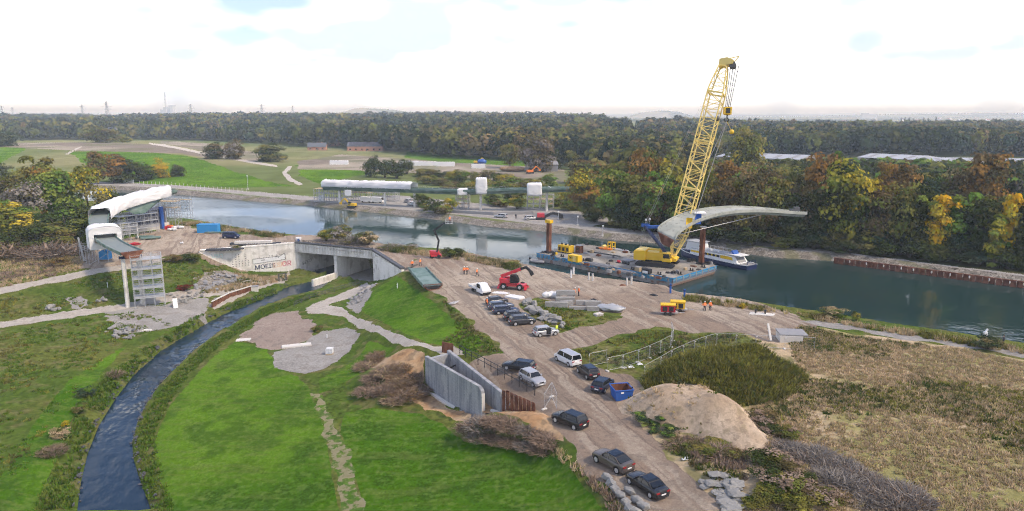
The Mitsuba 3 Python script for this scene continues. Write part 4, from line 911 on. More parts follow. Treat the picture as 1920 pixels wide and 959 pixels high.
for i, (x, y) in enumerate(PTS):
    shrub('green leafy weed clump on the left foot of the sand heap' + ', ' + RK[i], x, y, R.uniform(.4, .8), R.uniform(1.2, 2.2), 'bluegreen', 'green', 'green weeds on the left foot of the sand heap')
PTS = [(22.7, 59.2), (24.0, 59.4), (24.9, 58.5), (25.6, 57.9), (23.6, 60.3), (21.7, 59.0)]
RK = ranks(PTS)
for i, (x, y) in enumerate(PTS):
    shrub('bright weedy clump beside the rubble slabs' + ', ' + RK[i], x, y, R.uniform(.8, 1.4), R.uniform(2, 3.2), 'weeds', 'mixed', 'bright weeds beside the rubble slabs')
PTS = [(-78.3, 404.7), (-73.3, 403.9), (-68.4, 403.4), (-64.4, 408.1), (-59.7, 407.6), (-76.1, 385.7), (-68.4, 385.7), (-62.0, 385.3)]
RK = ranks(PTS)
for i, (x, y) in enumerate(PTS):
    shrub('dark hedge bush in the row above the covered ramp' + ', ' + RK[i], x, y, R.uniform(6, 10), R.uniform(8, 11), 'dark', 'bluegreen', 'dark hedge row above the covered ramp')
PTS = [(-50.3, 397.6), (-44.0, 393.7), (-37.7, 389.1), (-31.5, 383.8), (-26.2, 390.6), (-20.1, 384.6), (-13.9, 372.7), (-8.1, 364.1), (-2.6, 350.6), (2.6, 345.6), (-43.3, 362.6), (-35.8, 354.9), (-26.1, 349.9), (-15.1, 337.6), (-6.1, 326.1), (0.0, 321.6), (6.1, 326.4), (11.8, 315.6), (10.5, 351.0), (18.1, 346.0), (-18.9, 315.1), (-27.6, 321.5)]
RK = ranks(PTS)
for i, (x, y) in enumerate(PTS):
    shrub('mixed bush of the thicket behind the green girder' + ', ' + RK[i], x, y, R.uniform(4, 7), R.uniform(8, 12), ['olive', 'brown', 'dark', 'yellowgreen', 'green'][i % 5], 'olive', 'thicket behind the green girder')
PTS = [(-31.5, 262.3), (-27.8, 255.1), (-24.7, 252.4), (-22.3, 258.0), (-34.9, 273.2), (-7.3, 278.2), (-4.1, 273.4), (2.0, 266.6), (2.6, 286.4), (-1.1, 290.1), (17.4, 273.2), (21.5, 287.0), (21.7, 262.5)]
RK = ranks(PTS)
for i, (x, y) in enumerate(PTS):
    shrub('bush under the green girder beyond the canal' + ', ' + RK[i], x, y, R.uniform(2.5, 6), R.uniform(6, 9), ['olive', 'dark', 'brown', 'yellowgreen'][i % 4], 'green', 'bushes under the green girder')

# ------------------------------------------------------------------ grass and weeds: masses of blades, one object each
def tufts(name, label, poly, dens, h, pal, second=None, blades=9, width=0.10, spread=0.28, clump=0.0, seed=0, grain=0.22, cat_='grass'):
    rng = np.random.default_rng(seed + 77)
    poly = poly.buffer(0); x0, y0, x1, y1 = poly.bounds
    n = int(dens * (x1 - x0) * (y1 - y0))
    p = rng.uniform([x0, y0], [x1, y1], (n, 2))
    p = p[shapely.contains_xy(poly, p[:, 0], p[:, 1])]
    if clump:
        w = meshkit.fbm(np.c_[p * grain, p[:, :1] * 0 + seed], 3, seed=seed)
        p = p[w + rng.normal(0, .05, len(p)) > clump]
    n = len(p)
    z = ground(p[:, 0], p[:, 1])
    tone = meshkit.fbm(np.c_[p * 0.3, p[:, :1] * 0 + 5 + seed], 3, seed=seed + 3)
    P1, P2 = A_(PAL[pal]), A_(PAL[second or pal])
    base = np.where((tone + rng.normal(0, .06, n) > 0.53)[:, None], P2[rng.integers(0, 3, n)], P1[rng.integers(0, 3, n)])
    a = rng.uniform(0, 2 * np.pi, (n, blades)); r = spread * np.sqrt(rng.uniform(0, 1, (n, blades)))
    hh = h * rng.uniform(.6, 1.35, (n, 1)) * rng.uniform(.6, 1.2, (n, blades)) * (0.7 + 0.6 * tone[:, None])
    root = np.stack([p[:, 0, None] + r * np.cos(a), p[:, 1, None] + r * np.sin(a), z[:, None] - 0.04 + a * 0], -1)
    ln = rng.normal(0, .32, (n, blades, 2)) * hh[..., None] + np.stack([np.cos(a), np.sin(a)], -1) * hh[..., None] * .25
    tip = root + np.concatenate([ln, hh[..., None]], -1)
    t = rng.uniform(0, np.pi, (n, blades)); wd = np.stack([np.cos(t), np.sin(t), t * 0], -1) * (width * rng.uniform(.6, 1.4, (n, blades)))[..., None]
    v = np.stack([root - wd, root + wd, tip], 2).reshape(-1, 3)
    col = np.repeat((base * rng.uniform(.75, 1.25, (n, 1))), blades * 3, axis=0) * np.repeat(rng.uniform(.8, 1.2, n * blades), 3)[:, None]
    key = numbered(name)
    scene[key] = mikit.ply((v, np.arange(len(v)).reshape(-1, 3)), 'leaf', False, color=col)
    labels[key] = {'label': label, 'category': cat_, 'kind': 'stuff'}

DRYP = Polygon([(48.6, 116.1), (54.5, 109.4), (68.9, 102.6), (74.3, 94.6), (44.0, 53.4), (19.5, 55.1), (22.6, 60.1), (25.9, 67.0), (28.3, 75.4), (28.5, 80.7), (31.5, 82.9), (36.9, 88.3), (39.9, 94.9), (43.6, 107.6)])
tufts('dry_grass', 'tall straw-coloured grass of the dry field', DRYP, 5.5, 0.36, 'straw', 'straw', clump=0.28, seed=1)
tufts('dry_grass', 'greenish weeds in patches among the dry grass', DRYP, 4.2, 0.38, 'weeds', 'mixed', clump=0.555, grain=0.085, seed=2, blades=10, width=.13)
tufts('weeds', 'dense dark and yellowish weeds that cover the round mound', Polygon(ell(*MOUNDS[2], k=.97)).union(Polygon(ell(*MOUNDS[3], k=.93))).difference(Polygon(ell(*MOUNDS[0], k=.9))), 12, 0.75, 'weeds', 'olive', blades=12, width=.12, seed=3, cat_='weeds')
tufts('weeds', 'sparse weeds that root on the sand heap', Polygon(ell(*MOUNDS[0], k=.95)), 0.5, 0.28, 'mixed', 'straw', blades=9, width=.09, seed=31, cat_='weeds')
tufts('weeds', 'weedy fringe along the right side of the road', Polygon([(16.8, 69.5), (17.7, 66.6), (19.0, 63.2), (19.1, 60.9), (22.3, 62.5), (24.2, 68.4), (21.1, 71.2), (18.2, 73.3)]), 5, 0.5, 'mixed', 'heath', blades=10, width=.1, seed=4, cat_='weeds')
tufts('bank_weeds', 'leafy green weeds on the left stream bank', Polygon([(-48.2, 71.3), (-51.6, 77.8), (-54.8, 84.6), (-57.9, 92.5), (-60.8, 101.6), (-63.2, 111.4), (-64.8, 123.7), (-64.6, 133.4), (-63.3, 144.7), (-62.3, 152.0), (-59.9, 160.7), (-57.2, 169.2), (-58.7, 171.8), (-62.0, 161.0), (-65.3, 150.9), (-65.9, 134.7), (-66.4, 119.6), (-64.8, 106.8), (-61.5, 95.5), (-57.7, 85.4), (-53.5, 75.8), (-50.8, 69.1)]), 4.2, 0.5, 'grass', 'grass', blades=9, width=.13, clump=.38, seed=5, cat_='weeds')
tufts('bank_weeds', 'leafy green weeds on the right stream bank', Polygon([(-38.4, 70.1), (-44.0, 78.4), (-47.9, 84.6), (-49.9, 88.3), (-52.0, 94.2), (-54.0, 100.9), (-55.4, 108.0), (-56.3, 115.3), (-57.3, 124.7), (-57.2, 132.3), (-56.1, 144.7), (-55.3, 153.1), (-52.1, 161.0), (-47.8, 168.1), (-45.3, 163.4), (-49.2, 151.7), (-52.0, 142.8), (-53.2, 134.1), (-53.4, 121.9), (-52.4, 109.0), (-50.3, 98.3), (-47.8, 89.5), (-44.7, 83.2), (-40.7, 76.6), (-36.0, 69.7)]), 4.2, 0.36, 'grass', 'grass', blades=9, width=.11, seed=6, cat_='weeds')
tufts('rough_sward', 'tufted olive grass of the slopes on the left', Polygon([(-53.6, 68.1), (-95.4, 127.9), (-79.4, 144.8), (-66.4, 135.9), (-71.4, 125.5), (-68.5, 111.9), (-64.4, 96.6), (-59.9, 82.9), (-52.2, 68.5)]), 2.2, 0.32, 'grass', 'weeds', clump=.46, seed=7)
tufts('rough_sward', 'tufted grass on the slope below the platform', Polygon([(-105.9, 143.2), (-96.9, 156.2), (-87.5, 164.9), (-84.0, 175.1), (-80.5, 179.9), (-77.2, 180.8), (-73.8, 182.3), (-75.3, 169.7), (-74.1, 160.9), (-82.3, 150.6), (-91.9, 142.6), (-100.3, 134.9)]), 1.8, 0.4, 'grass', 'weeds', clump=.45, seed=8)
tufts('rough_sward', 'rough weeds beside the graffiti wall', Polygon([(-72.1, 181.4), (-64.3, 182.6), (-58.6, 182.4), (-57.4, 180.5), (-63.7, 169.2), (-67.6, 162.9), (-72.8, 157.8), (-70.5, 164.0), (-67.5, 170.9)]), 3.0, 0.6, 'mixed', 'straw', seed=9)
tufts('rough_sward', 'weedy grass island in the yard', Polygon([(2.0, 129.8), (5.3, 132.9), (9.7, 126.2), (16.1, 122.6), (18.9, 122.0), (11.1, 114.9), (7.1, 111.8), (4.8, 118.5)]), 3.0, 0.4, 'weeds', 'grass', seed=10, clump=.40)
tufts('rough_sward', 'weedy grass behind the site fence', Polygon([(9.7, 103.6), (14.1, 106.1), (23.8, 113.7), (29.2, 110.3), (37.0, 110.7), (39.1, 106.8), (29.6, 90.2), (23.2, 86.9), (18.5, 88.6), (17.3, 93.4), (10.7, 97.5)]), 2.6, 0.45, 'weeds', 'mixed', seed=11, clump=.42)
tufts('reeds', 'dry reeds along the near edge of the canal', Polygon([(-36.8, 186.5), (-23.3, 180.5), (-12.1, 176.3), (-8.5, 172.4), (1.6, 162.2), (1.2, 159.0), (-9.1, 169.7), (-21.5, 176.5), (-36.4, 184.2)]).buffer(.8), 5, 1.1, 'straw', 'mixed', seed=12, blades=8, width=.07, clump=.46, cat_='reeds')
tufts('reeds', 'dry reeds along the canal beside the bank path', Polygon([(34.0, 133.9), (42.0, 129.7), (52.1, 121.8), (58.0, 117.4), (64.1, 111.8), (70.9, 106.6), (76.5, 101.9), (75.7, 100.9), (63.4, 110.6), (51.6, 120.5), (41.5, 128.1), (33.6, 132.1)]).buffer(.7), 4, 0.8, 'straw', 'weeds', seed=13, clump=.46, cat_='reeds')
tufts('reeds', 'dry growth along the canal below the platform', Polygon([(-108.1, 233.3), (-85.5, 217.8), (-61.0, 201.4), (-59.2, 197.9), (-84.0, 213.7), (-105.9, 228.3)]).buffer(1.0), 4, 1.0, 'mixed', 'straw', seed=14, clump=.44, cat_='reeds')
tufts('dry_grass', 'dry brown grass strip between lawn and road', Polygon([(3.0, 74.5), (5.7, 71.0), (7.3, 66.7), (8.7, 63.2), (10.3, 58.5), (9.2, 59.0), (7.8, 63.9), (6.3, 67.9), (4.6, 71.5)]), 6, 0.6, 'straw', 'heath', seed=15)
tufts('dry_grass', 'weedy fringe of the grass mound beside the yard', Polygon([(-13.4, 134.1), (-9.5, 122.9), (-4.7, 110.2), (-1.4, 102.0), (-7.2, 102.8), (-11.0, 108.8), (-8.8, 113.9)]), 4, 0.35, 'mixed', 'grass', seed=16)
tufts('dry_grass', 'dry grass on the far towpath verge', Polygon([(-129.3, 177.1), (-116.2, 177.6), (-105.5, 173.2), (-100.4, 162.3), (-104.7, 154.4), (-109.5, 148.5)]), 2.6, .6, 'straw', 'heath', seed=17)

# ------------------------------------------------------------------ the woods: crowns joined to masses
def wood(name, label, poly, hlo, hhi, pals, seed, front_h=1.0):
    rng = np.random.default_rng(seed)
    x0, y0, x1, y1 = poly.bounds
    pts = []
    y = y0
    while y < y1:
        s = max(8.5, 0.0135 * y)
        xs = np.arange(x0, x1, s)
        pts.append(np.c_[xs + rng.uniform(-.45, .45, len(xs)) * s, y + rng.uniform(-.45, .45, len(xs)) * s, xs * 0 + s])
        y += s * 0.95
    pts = np.vstack(pts)
    keep = shapely.contains_xy(poly, pts[:, 0], pts[:, 1]) & (np.abs(pts[:, 0]) < 0.80 * pts[:, 1] + 30)
    pts = pts[keep]
    z = ground(pts[:, 0], pts[:, 1])
    V, F, C, o = [], [], [], 0
    for (x, y, s), g in zip(pts, z):
        k = 84 if y < 520 else 60 if y < 800 else 42 if y < 1300 else 30
        h = rng.uniform(hlo, hhi) * (0.60 + 0.72 * float(meshkit.fbm(A_([x * .006, y * .004, seed]), 3))) * (front_h if y < 1000 else 1.0); w = s * rng.uniform(.55, .80)
        d = rng.normal(size=(k, 3)); d /= np.linalg.norm(d, axis=1, keepdims=True)
        d[:, 2] = np.abs(d[:, 2]) * rng.choice([1, 1, 1, -.8], k)
        rr = rng.uniform(.78, 1.12, (k, 1)) * (1 + .22 * np.sin(d[:, :1] * 7 + d[:, 1:2] * 5 + x))
        pos = d * rr * A_([w, w, h * .42]) + A_([x, y, g + h * .56])
        pick = float(meshkit.fbm(A_([x * .012, y * .006, seed + 7.5]), 2)) + rng.normal(0, .09)
        pal = A_(PAL[pals[int(np.clip((pick - .22) / .56, 0, .999) * len(pals))]][rng.integers(3)])
        v, f, c = quads(pos, d + rng.normal(0, .3, (k, 3)), w * 0.62, rng, pal * rng.uniform(.75, 1.25) * rng.uniform(.85, 1.15, (k, 1)))
        V.append(v); F.append(f + o); C.append(c); o += len(v)
    key = numbered(name)
    scene[key] = mikit.ply((np.vstack(V), np.vstack(F)), 'leaf', False, color=np.vstack(C))
    labels[key] = {'label': label, 'category': 'woodland', 'kind': 'stuff'}

wood('woodland', 'mixed autumn wood that closes the fields in the middle distance', Polygon([tuple(p) for p in [(-803, 900), (-691, 977), (-611, 920), (-511, 976), (-357, 896), (-226, 765), (-131, 682), (-41, 556), (-4, 546), (38, 511)]] + [(120, 700), (200, 1300), (150, 2300), (-2000, 2300)]), 16, 25, ['deep', 'bluegreen', 'deep', 'dark', 'olive', 'deep', 'brown', 'olive', 'deep'], 3, 0.85)
wood('woodland', 'wide wood behind the canal trees on the right', Polygon([tuple(p) for p in [(40, 528), (51.5, 461.7), (62.1, 346.3), (104.6, 413.3), (163, 580), (427, 577), (443, 523)]] + [(1900, 1500), (1000, 1560), (420, 1500), (230, 1300), (125, 700)]), 15, 22, ['deep', 'bluegreen', 'dark', 'deep', 'olive', 'brown', 'deep', 'bluegreen', 'olive'], 4)
wood('woodland', 'lower part of the wood between the canal trees and the pale halls', Polygon([tuple(p) for p in [(29.2, 278.3), (50.4, 279.8), (69.8, 273.4), (92.1, 266.7), (108.6, 257.9), (142.1, 241.9), (169.6, 224.8), (183.0, 212.4), (301.5, 325.2), (296.8, 398.5), (237.5, 402.6), (206.4, 428.3), (159.1, 399.3), (121.7, 428.3), (60.7, 338.8), (46.1, 413.3)]]), 8, 12, ['dark', 'olive', 'green', 'brown', 'olive', 'rust', 'dark'], 6)

# ------------------------------------------------------------------ concrete works
def slab(P, Q, prof, th, off=0.0):
    """A plate standing along P-Q: prof are (metres along, height) corners, th metres thick towards the left of P-Q, moved off metres the same way."""
    P, Q = A_(P, float)[:2], A_(Q, float)[:2]
    d = (Q - P) / np.linalg.norm(Q - P); n = A_([-d[1], d[0]])
    v, f = prism(prof, 0, 1)
    w = np.c_[P + v[:, :1] * d + (off + v[:, 2:] * th) * n, v[:, 1]]
    return w, f

LL, LM, LR = (float(np.linalg.norm(b - a)) for a, b in ((L0, AA), (AA, BB), (BB, R0)))
pt = thing('culvert_portal', 'pale concrete portal with two openings that carries the yard over the stream', 'culvert')
put(pt, 'wing_wall', slab(L0, AA, [(0, -4), (LL, -9.5), (LL, .62), (-.2, .02)], .7), 'concrete', label='left wing wall covered with graffiti')
put(pt, 'wing_wall', slab(BB, R0, [(0, -9.5), (LR, -2.5), (LR, -.1), (0, .62)], .7, .02), 'concrete', label='plain right wing wall that slopes down to the grass mound')
put(pt, 'coping', slab(L0, AA, [(0, .1), (LL, .62), (LL, .95), (0, .42)], 1.0, -.15), 'concrete')
put(pt, 'coping', slab(BB, R0, [(0.3, .60), (LR, -.10), (LR, .35), (0.3, 1.05)], 1.0, -.12), DARKGREY)
put(pt, 'deck_beam', slab(AA, BB, [(0, -1.75), (LM, -1.45), (LM, .75), (0, .75)], 1.2, .18), 'concrete')
for k in range(27):
    s = 0.5 + k * (LM - 1.0) / 26
    put(pt, 'rib', slab(AA, BB, [(s - .17, -1.70 + .3 * s / LM), (s + .17, -1.70 + .3 * s / LM), (s + .17, .62), (s - .17, .62)], .2, -.02), 'concrete')
put(pt, 'coping', slab(AA, BB, [(-.2, .75), (LM + .2, .75), (LM + .2, 1.05), (-.2, 1.05)], 1.5, -.15), DARKGREY)
for k in range(18):
    s = k * LM / 17
    put(pt, 'railing_post', slab(AA, BB, [(s - .05, 1.05), (s + .05, 1.05), (s + .05, 1.75), (s - .05, 1.75)], .08, .2), BLACK)
put(pt, 'railing', cat([slab(AA, BB, [(0, z), (LM, z), (LM, z + .09), (0, z + .09)], .06, .21) for z in (1.25, 1.45, 1.68)]), BLACK)
nb = A_([-(BB - AA)[1], (BB - AA)[0]]) / LM
ab = (BB - AA) / LM
def bay(s0, s1, z0, z1, d0, d1):
    c = [AA + ab * s + nb * d for s, d in ((s0, d0), (s1, d0), (s1, d1), (s0, d1))]
    return A_([[*p, z0] for p in c] + [[*p, z1] for p in c]), BOXF
put(pt, 'abutment_wall', bay(-.4, .85, -9.5, -1.62, .72, 46), 'concrete')
put(pt, 'abutment_wall', bay(LM - .15, LM + 1, -9.5, -1.62, .72, 46), 'concrete')
put(pt, 'abutment_wall', cat(bay(-.3, .8, -9.5, -1.7, .25, .70), bay(LM - .1, LM + .4, -9.5, -1.4, .25, .70)), 'concrete')
put(pt, 'pier', bay(12.75, 13.7, -9.5, -1.66, .22, 45.8), 'concrete')
put(pt, 'low_wall', bay(12.85, 13.45, -9.5, -6.2, -9.0, .20), 'concrete')
put(pt, 'ceiling', cat(bay(-.3, LM + .9, -1.60, -1.25, 1.4, 18), bay(-.3, LM + .9, -3.3, -2.9, 18, 46)), 'concrete')
put(pt, 'end_wall', bay(-.4, LM + 1, -9.5, -3.0, 46, 46.6), 'concrete')
put(pt, 'tunnel_floor', bay(13.72, LM - .2, -9.5, -7.8, -.3, 45.7), 'ground_gravel')
struct('stream', (A_([[*(AA + ab * s + nb * d), -7.996] for s, d in ((.6, .4), (12.9, -.6), (12.9, 46), (.6, 46))]), A_([[0, 1, 2], [0, 2, 3]])), 'water_stream')

def on_wall(s0, z0, mesh2d, depth=.012):
    """Flat lettering or shapes put on the left wing wall."""
    d = (AA - L0) / LL; n = A_([-d[1], d[0]])
    v, f = mesh2d
    return np.c_[L0 + (s0 + v[:, :1]) * d - n * (v[:, 2:] * 1 + .004), z0 + v[:, 1]], f
def flat(poly, depth=.012):
    return prism(poly, 0, depth)
def lettering(t, h, bold=True):
    m = meshkit.text_mesh(t, h, .014, bold)
    return np.array(m.vertices), np.array(m.faces)
PLUM = mat('graffiti_red', (0.50, 0.16, 0.20), .8); PEACH = mat('graffiti_peach', (0.72, 0.50, 0.36), .8); CYAN = mat('graffiti_cyan', (0.36, 0.62, 0.60), .8)
gr = put(pt, 'graffiti', on_wall(12.6, -4.35, flat([(0, 0), (8.4, .75), (8.4, 2.35), (7.9, 2.5), (7.4, 2.2), (7.2, 1.9), (0, 1.45)])), BLACK, label='white bar outlined in black on the left wing wall')
put(pt, 'graffiti', on_wall(12.6, -4.35, flat([(.14, .14), (8.26, .87), (8.26, 2.2), (7.9, 2.3), (7.5, 2.05), (7.25, 1.78), (.14, 1.32)], .024)), WHITE)
put(pt, 'graffiti', on_wall(12.6, -4.35, cat(at(flat([(0, 0), (.9, .08), (.9, .3), (0, .22)], .032), 2.2, .85), at(flat([(0, 0), (.12, 0), (.12, .7), (.6, .75), (.6, .2), (.72, .2), (.72, .9), (0, .85)], .032), 5.9, 1.1), *[at(flat([(0, 0), (.22, 0), (.22, .22), (0, .22)], .012), x, 1.62 + x * .08) for x in (1.6, 4.2, 4.9, 6.0, 6.9)])), BLACK)
v, f = lettering('MOEIS', 1.15); v[:, 1] += v[:, 0] * .07
put(pt, 'graffiti', on_wall(13.0, -5.85, (v, f)), NAVY, label='black block lettering MOEIS under the white bar')
v, f = lettering('ESP', 1.2); v[:, 1] += v[:, 0] * .07
put(pt, 'graffiti', on_wall(17.6, -5.6, (v, f)), PEACH)
v, f = lettering('OR', 1.3); v[:, 1] += v[:, 0] * .07
put(pt, 'graffiti', on_wall(19.9, -5.4, (v, f)), PLUM)
v, f = lettering('UBO', .95, False)
put(pt, 'graffiti', on_wall(2.6, -1.9, (v, f)), CYAN)
marks = []
for i in range(6):
    for j in range(6):
        if (i in (1, 2, 4)) or (j < 3):
            marks.append(at(cat(flat([(-.16, -.05), (.16, -.05), (.16, .05), (-.16, .05)]), flat([(-.05, -.16), (.05, -.16), (.05, .16), (-.05, .16)], .016)), i * .78, j * .62 + i * .03))
for q in marks: put(pt, 'plus_mark', on_wall(7.7, -4.6, q), BLACK)
v, f = lettering('SEKO', .8, False); v = np.c_[v[:, 0], v[:, 1], v[:, 2]]
put(pt, 'graffiti', (np.c_[AA + ab * (.85 + .004 + v[:, 2:]) + nb * (1.5 + v[:, :1] * 1.3), -5.6 + v[:, 1] + v[:, 0] * .18], f), DARKGREY)

# footbridge abutment beside the road: two grey walls, a cross wall, a footing and rusty sheet piles
(ax, ay), (bx, by) = [(-12.8, 100.1), (-4.0, 87.6)]
(cx_, cy_), (dx_, dy_) = [(-9.8, 102.8), (-1.5, 86.7)]
ca, cb, cc, cd = A_([ax, ay]), A_([bx, by]), A_([cx_, cy_]), A_([dx_, dy_])
LW = float(np.linalg.norm(cb - ca)); LF = float(np.linalg.norm(cd - cc))
abt = thing('bridge_abutment', 'unfinished grey concrete abutment of two parallel walls beside the road', 'abutment')
put(abt, 'near_wall', slab(ca, cb, [(0, -6.2), (LW, -6.2), (LW, -.35), (LW * .96, .1), (0, .1)], .5), 'concrete_grey')
put(abt, 'far_wall', slab(cc, cd, [(0, -6.2), (LF, -6.2), (LF, -.1), (0, .1)], .5), 'concrete_grey')
put(abt, 'cross_wall', slab(ca + (cb - ca) * .03, cc + (cd - cc) * .03, [(.0, -6.2), (4.4, -6.2), (4.4, -.25), (.0, -.25)], .6, -.3), 'concrete_grey')
put(abt, 'footing', slab(ca, cb, [(-.3, -6.4), (LW + .4, -6.4), (LW + .4, -4.75), (-.3, -4.75)], 1.0, -.55), PALE)
put(abt, 'end_face', slab(cb, cb + (cb - ca) / LW * .02, [(0.01, -4.9), (.14, -4.9), (.14, -.7), (0.01, -.7)], .48, .01), PALE)
put(abt, 'sill', slab(cb + (cb - ca) / LW * .4 + A_([.9, .3]), cd + (cd - cc) / LF * .4, [(0, -6), (3.2, -6), (3.2, -2.9), (0, -2.9)], .5), PALE)
put(abt, 'strut', beam([*(cc + (cd - cc) * .18), -1.2], [*(ca + (cb - ca) * .26 + A_([.5, .5])), -1.4], .18), BLACK)
put(abt, 'rust_plate', slab(cc + A_([-.9, .9]), cc + A_([.9, .3]), [(0, -1), (1.9, -1), (1.9, 1.0), (0.1, 1.15)], .12), 'rust')
tf = [(*(ca + (cb - ca) * 0.0), -3.4), (*(cb + (cb - ca) * .02), -3.1), (*(cd + (cd - cc) * .02), -3.1), (*cc, -3.4)]
struct('trench_floor', (A_(tf), A_([[0, 1, 2], [0, 2, 3]])), 'ground_soil', False)
px0, px1 = cd + A_([.35, -.1]), A_([(2.8, 82.8)][0])
npile = 15
for k in range(npile):
    t0 = px0 + (px1 - px0) * k / npile; t1 = px0 + (px1 - px0) * (k + .93) / npile; o = A_([.12, .1]) * (1 if k % 2 else -1)
    put(abt, 'sheet_pile', slab(t0 + o, t1 + o, [(0, -4.5), (.52, -4.5), (.52, .25 - .02 * k + R.uniform(-.1, .12)), (0, .25 - .02 * k)], .1), 'rust')
rl = thing('guard_rail', 'rusty steel railing along the far wall of the grey abutment', 'railing')
r0, r1 = A_([(-7.8, 101.9)][0]), A_([(2.9, 86.1)][0])
for k in range(12):
    p = r0 + (r1 - r0) * k / 11
    put(rl, 'post', box(*p, -.3, .1, .1, 1.5), BLACK)
put(rl, 'rail', cat([beam([*r0, z], [*r1, z], .07) for z in (.55, 1.15)]), BLACK)

# ------------------------------------------------------------------ footbridge works
def deck(pts, width, thick, side=None):
    """A curved deck: (top plate, body, near web) along pts; thick: depth at each point."""
    p = A_(pts, float); m = len(p)
    t = np.gradient(p, axis=0); t[:, 2] *= .3
    s = np.cross(t, [0, 0, 1.0]); s /= np.linalg.norm(s, axis=1, keepdims=True)
    if side is not None:
        s = A_(side, float); s /= np.linalg.norm(s, axis=1, keepdims=True)
    w = np.broadcast_to(width, (m,))[:, None] / 2; h = np.broadcast_to(thick, (m,))[:, None] * A_([[0, 0, 1.0]])
    e = A_([[0, 0, .35]])
    top = loft(np.stack([p - s * w * .93, p + s * w * .93, p + s * w * .93 - e * .4, p - s * w * .93 - e * .4], 1))
    body = loft(np.stack([p - s * w * .9 - e * .45, p + s * w * .9 - e * .45, p + s * w * .45 - h, p - s * w * .45 - h], 1))
    edges = [loft(np.stack([p + k * s * w * .93 + e, p + k * s * w + e, p + k * s * w - e, p + k * s * w * .93 - e], 1)) for k in (-1, 1)]
    return top, body, edges, s

def smooth_path(pts, n):
    p = A_(pts, float); k = np.linspace(0, len(p) - 1, n)
    from scipy.interpolate import CubicSpline
    return CubicSpline(np.arange(len(p)), p)(k)

def tubing(segs, r=.05):
    return cat([beam(a, b, r * 1.7) for a, b in segs])

def scaffold(name, label, x, y, z, rz, nx, ny, nz, bx=2.2, by=1.3, lift=2.0, boards=None, group=None, rail=True, r=.045, brace=True):
    k = thing(name, label, 'scaffold', group)
    segs = []
    L, B, H = nx * bx, ny * by, nz * lift + (1.0 if rail else 0)
    for i in range(nx + 1):
        for j in range(ny + 1):
            put(k, 'standard', at(beam([i * bx - L / 2, j * by - B / 2, 0], [i * bx - L / 2, j * by - B / 2, H], r * 2), x, y, z, rz), STEEL)
    for l in range(nz + 1):
        for q in ((0, .5, 1.0) if rail and l else (0,)):
            zz = l * lift + q
            if zz > H + .01: continue
            for j in range(ny + 1):
                segs.append(((-L / 2, j * by - B / 2, zz), (L / 2, j * by - B / 2, zz)))
            for i in ((0, nx) if q else range(nx + 1)):
                segs.append(((i * bx - L / 2, -B / 2, zz), (i * bx - L / 2, B / 2, zz)))
    if brace:
        for l in range(nz):
            i = l % nx
            segs.append(((i * bx - L / 2, -B / 2, l * lift), ((i + 1) * bx - L / 2, -B / 2, (l + 1) * lift)))
            segs.append(((L / 2, -B / 2, l * lift), (L / 2, B / 2, (l + 1) * lift)))
    key = put(k, 'ledgers', at(tubing(segs, r * .8), x, y, z, rz), STEEL); labels[key] = {'kind': 'stuff'}
    for l in (range(1, nz + 1) if boards is None else boards):
        put(k, 'platform', at(box(0, 0, l * lift, L + .2, B + .1, .12), x, y, z, rz), STEEL if boards is None else WOOD)
    return k

def shroud(secs_c, w, h, amp, rng_seed, m=26, flat_bottom=True):
    """Loose sheeting over a run of points: an arched, lumpy skin."""
    p = smooth_path(secs_c, m); t = np.gradient(p, axis=0); s = np.cross(t, [0, 0, 1.0]); s /= np.linalg.norm(s, axis=1, keepdims=True)
    a = np.linspace(-.18 * np.pi, 1.18 * np.pi, 17)
    prof = np.c_[np.sign(np.cos(a)) * np.abs(np.cos(a)) ** .6, np.clip(np.sign(np.sin(a)) * np.abs(np.sin(a)) ** .7, -.35, 1)]
    g = p[:, None] + s[:, None] * prof[None, :, :1] * w / 2 + A_([0, 0, 1.0]) * prof[None, :, 1:] * h
    nz_ = meshkit.fbm(g * .7 + rng_seed, 3, seed=rng_seed) - .5
    g = g + A_([0, 0, 1.0]) * (nz_ * amp * (prof[None, :, 1] > -.2))[..., None] + s[:, None] * (nz_ * amp * .7 * np.sign(prof[None, :, 0]))[..., None]
    return sheet(g)

fb = thing('footbridge', 'curved green steel footbridge under construction that rises from its open rusty end to the canal', 'bridge')
FBP = [(-79.7, 147.0, 6.5), (-86.3, 154.0, 6.5), (-95.1, 165.0, 6.4), (-103.3, 177.0, 7.1), (-108.9, 187.0, 8.4), (-111.7, 197.0, 9.3), (-109.8, 205.0, 10.4), (-105.8, 211.0, 11.5), (-101.2, 215.0, 12.5)]
dp = smooth_path(FBP, 48)
top, body, edges, sv = deck(dp, 4.4, .95)
put(fb, 'deck', top, DECKGREY, 40); put(fb, 'box_girder', body, 'green_steel', 40)
for e in edges: put(fb, 'edge_plate', e, 'green_steel', 40)
e0 = dp[0]; o = (dp[0] - dp[1]) / np.linalg.norm(dp[0] - dp[1]); s0 = sv[0]
put(fb, 'open_end', loft([[e0 + o * q + s0 * 2.3 + A_([0, 0, .3]), e0 + o * q - s0 * 2.3 + A_([0, 0, .3]), e0 + o * q - s0 * 1.2 - A_([0, 0, 1.15]), e0 + o * q + s0 * 1.2 - A_([0, 0, 1.15])] for q in (.02, .35)]), 'rust', label='open rusty end of the deck')
for q in (-1.5, 1.5):
    b = e0 - o * 1.0 + s0 * q
    put(fb, 'column', tube([b[0], b[1], float(ground(b[0], b[1])) - .3], [b[0], b[1], b[2] - 1.2], .42, 12), 'concrete', 40)
    put(fb, 'bearing', box(b[0], b[1], b[2] - 1.22, 1.5, 1.5, .35, .5), NAVY)
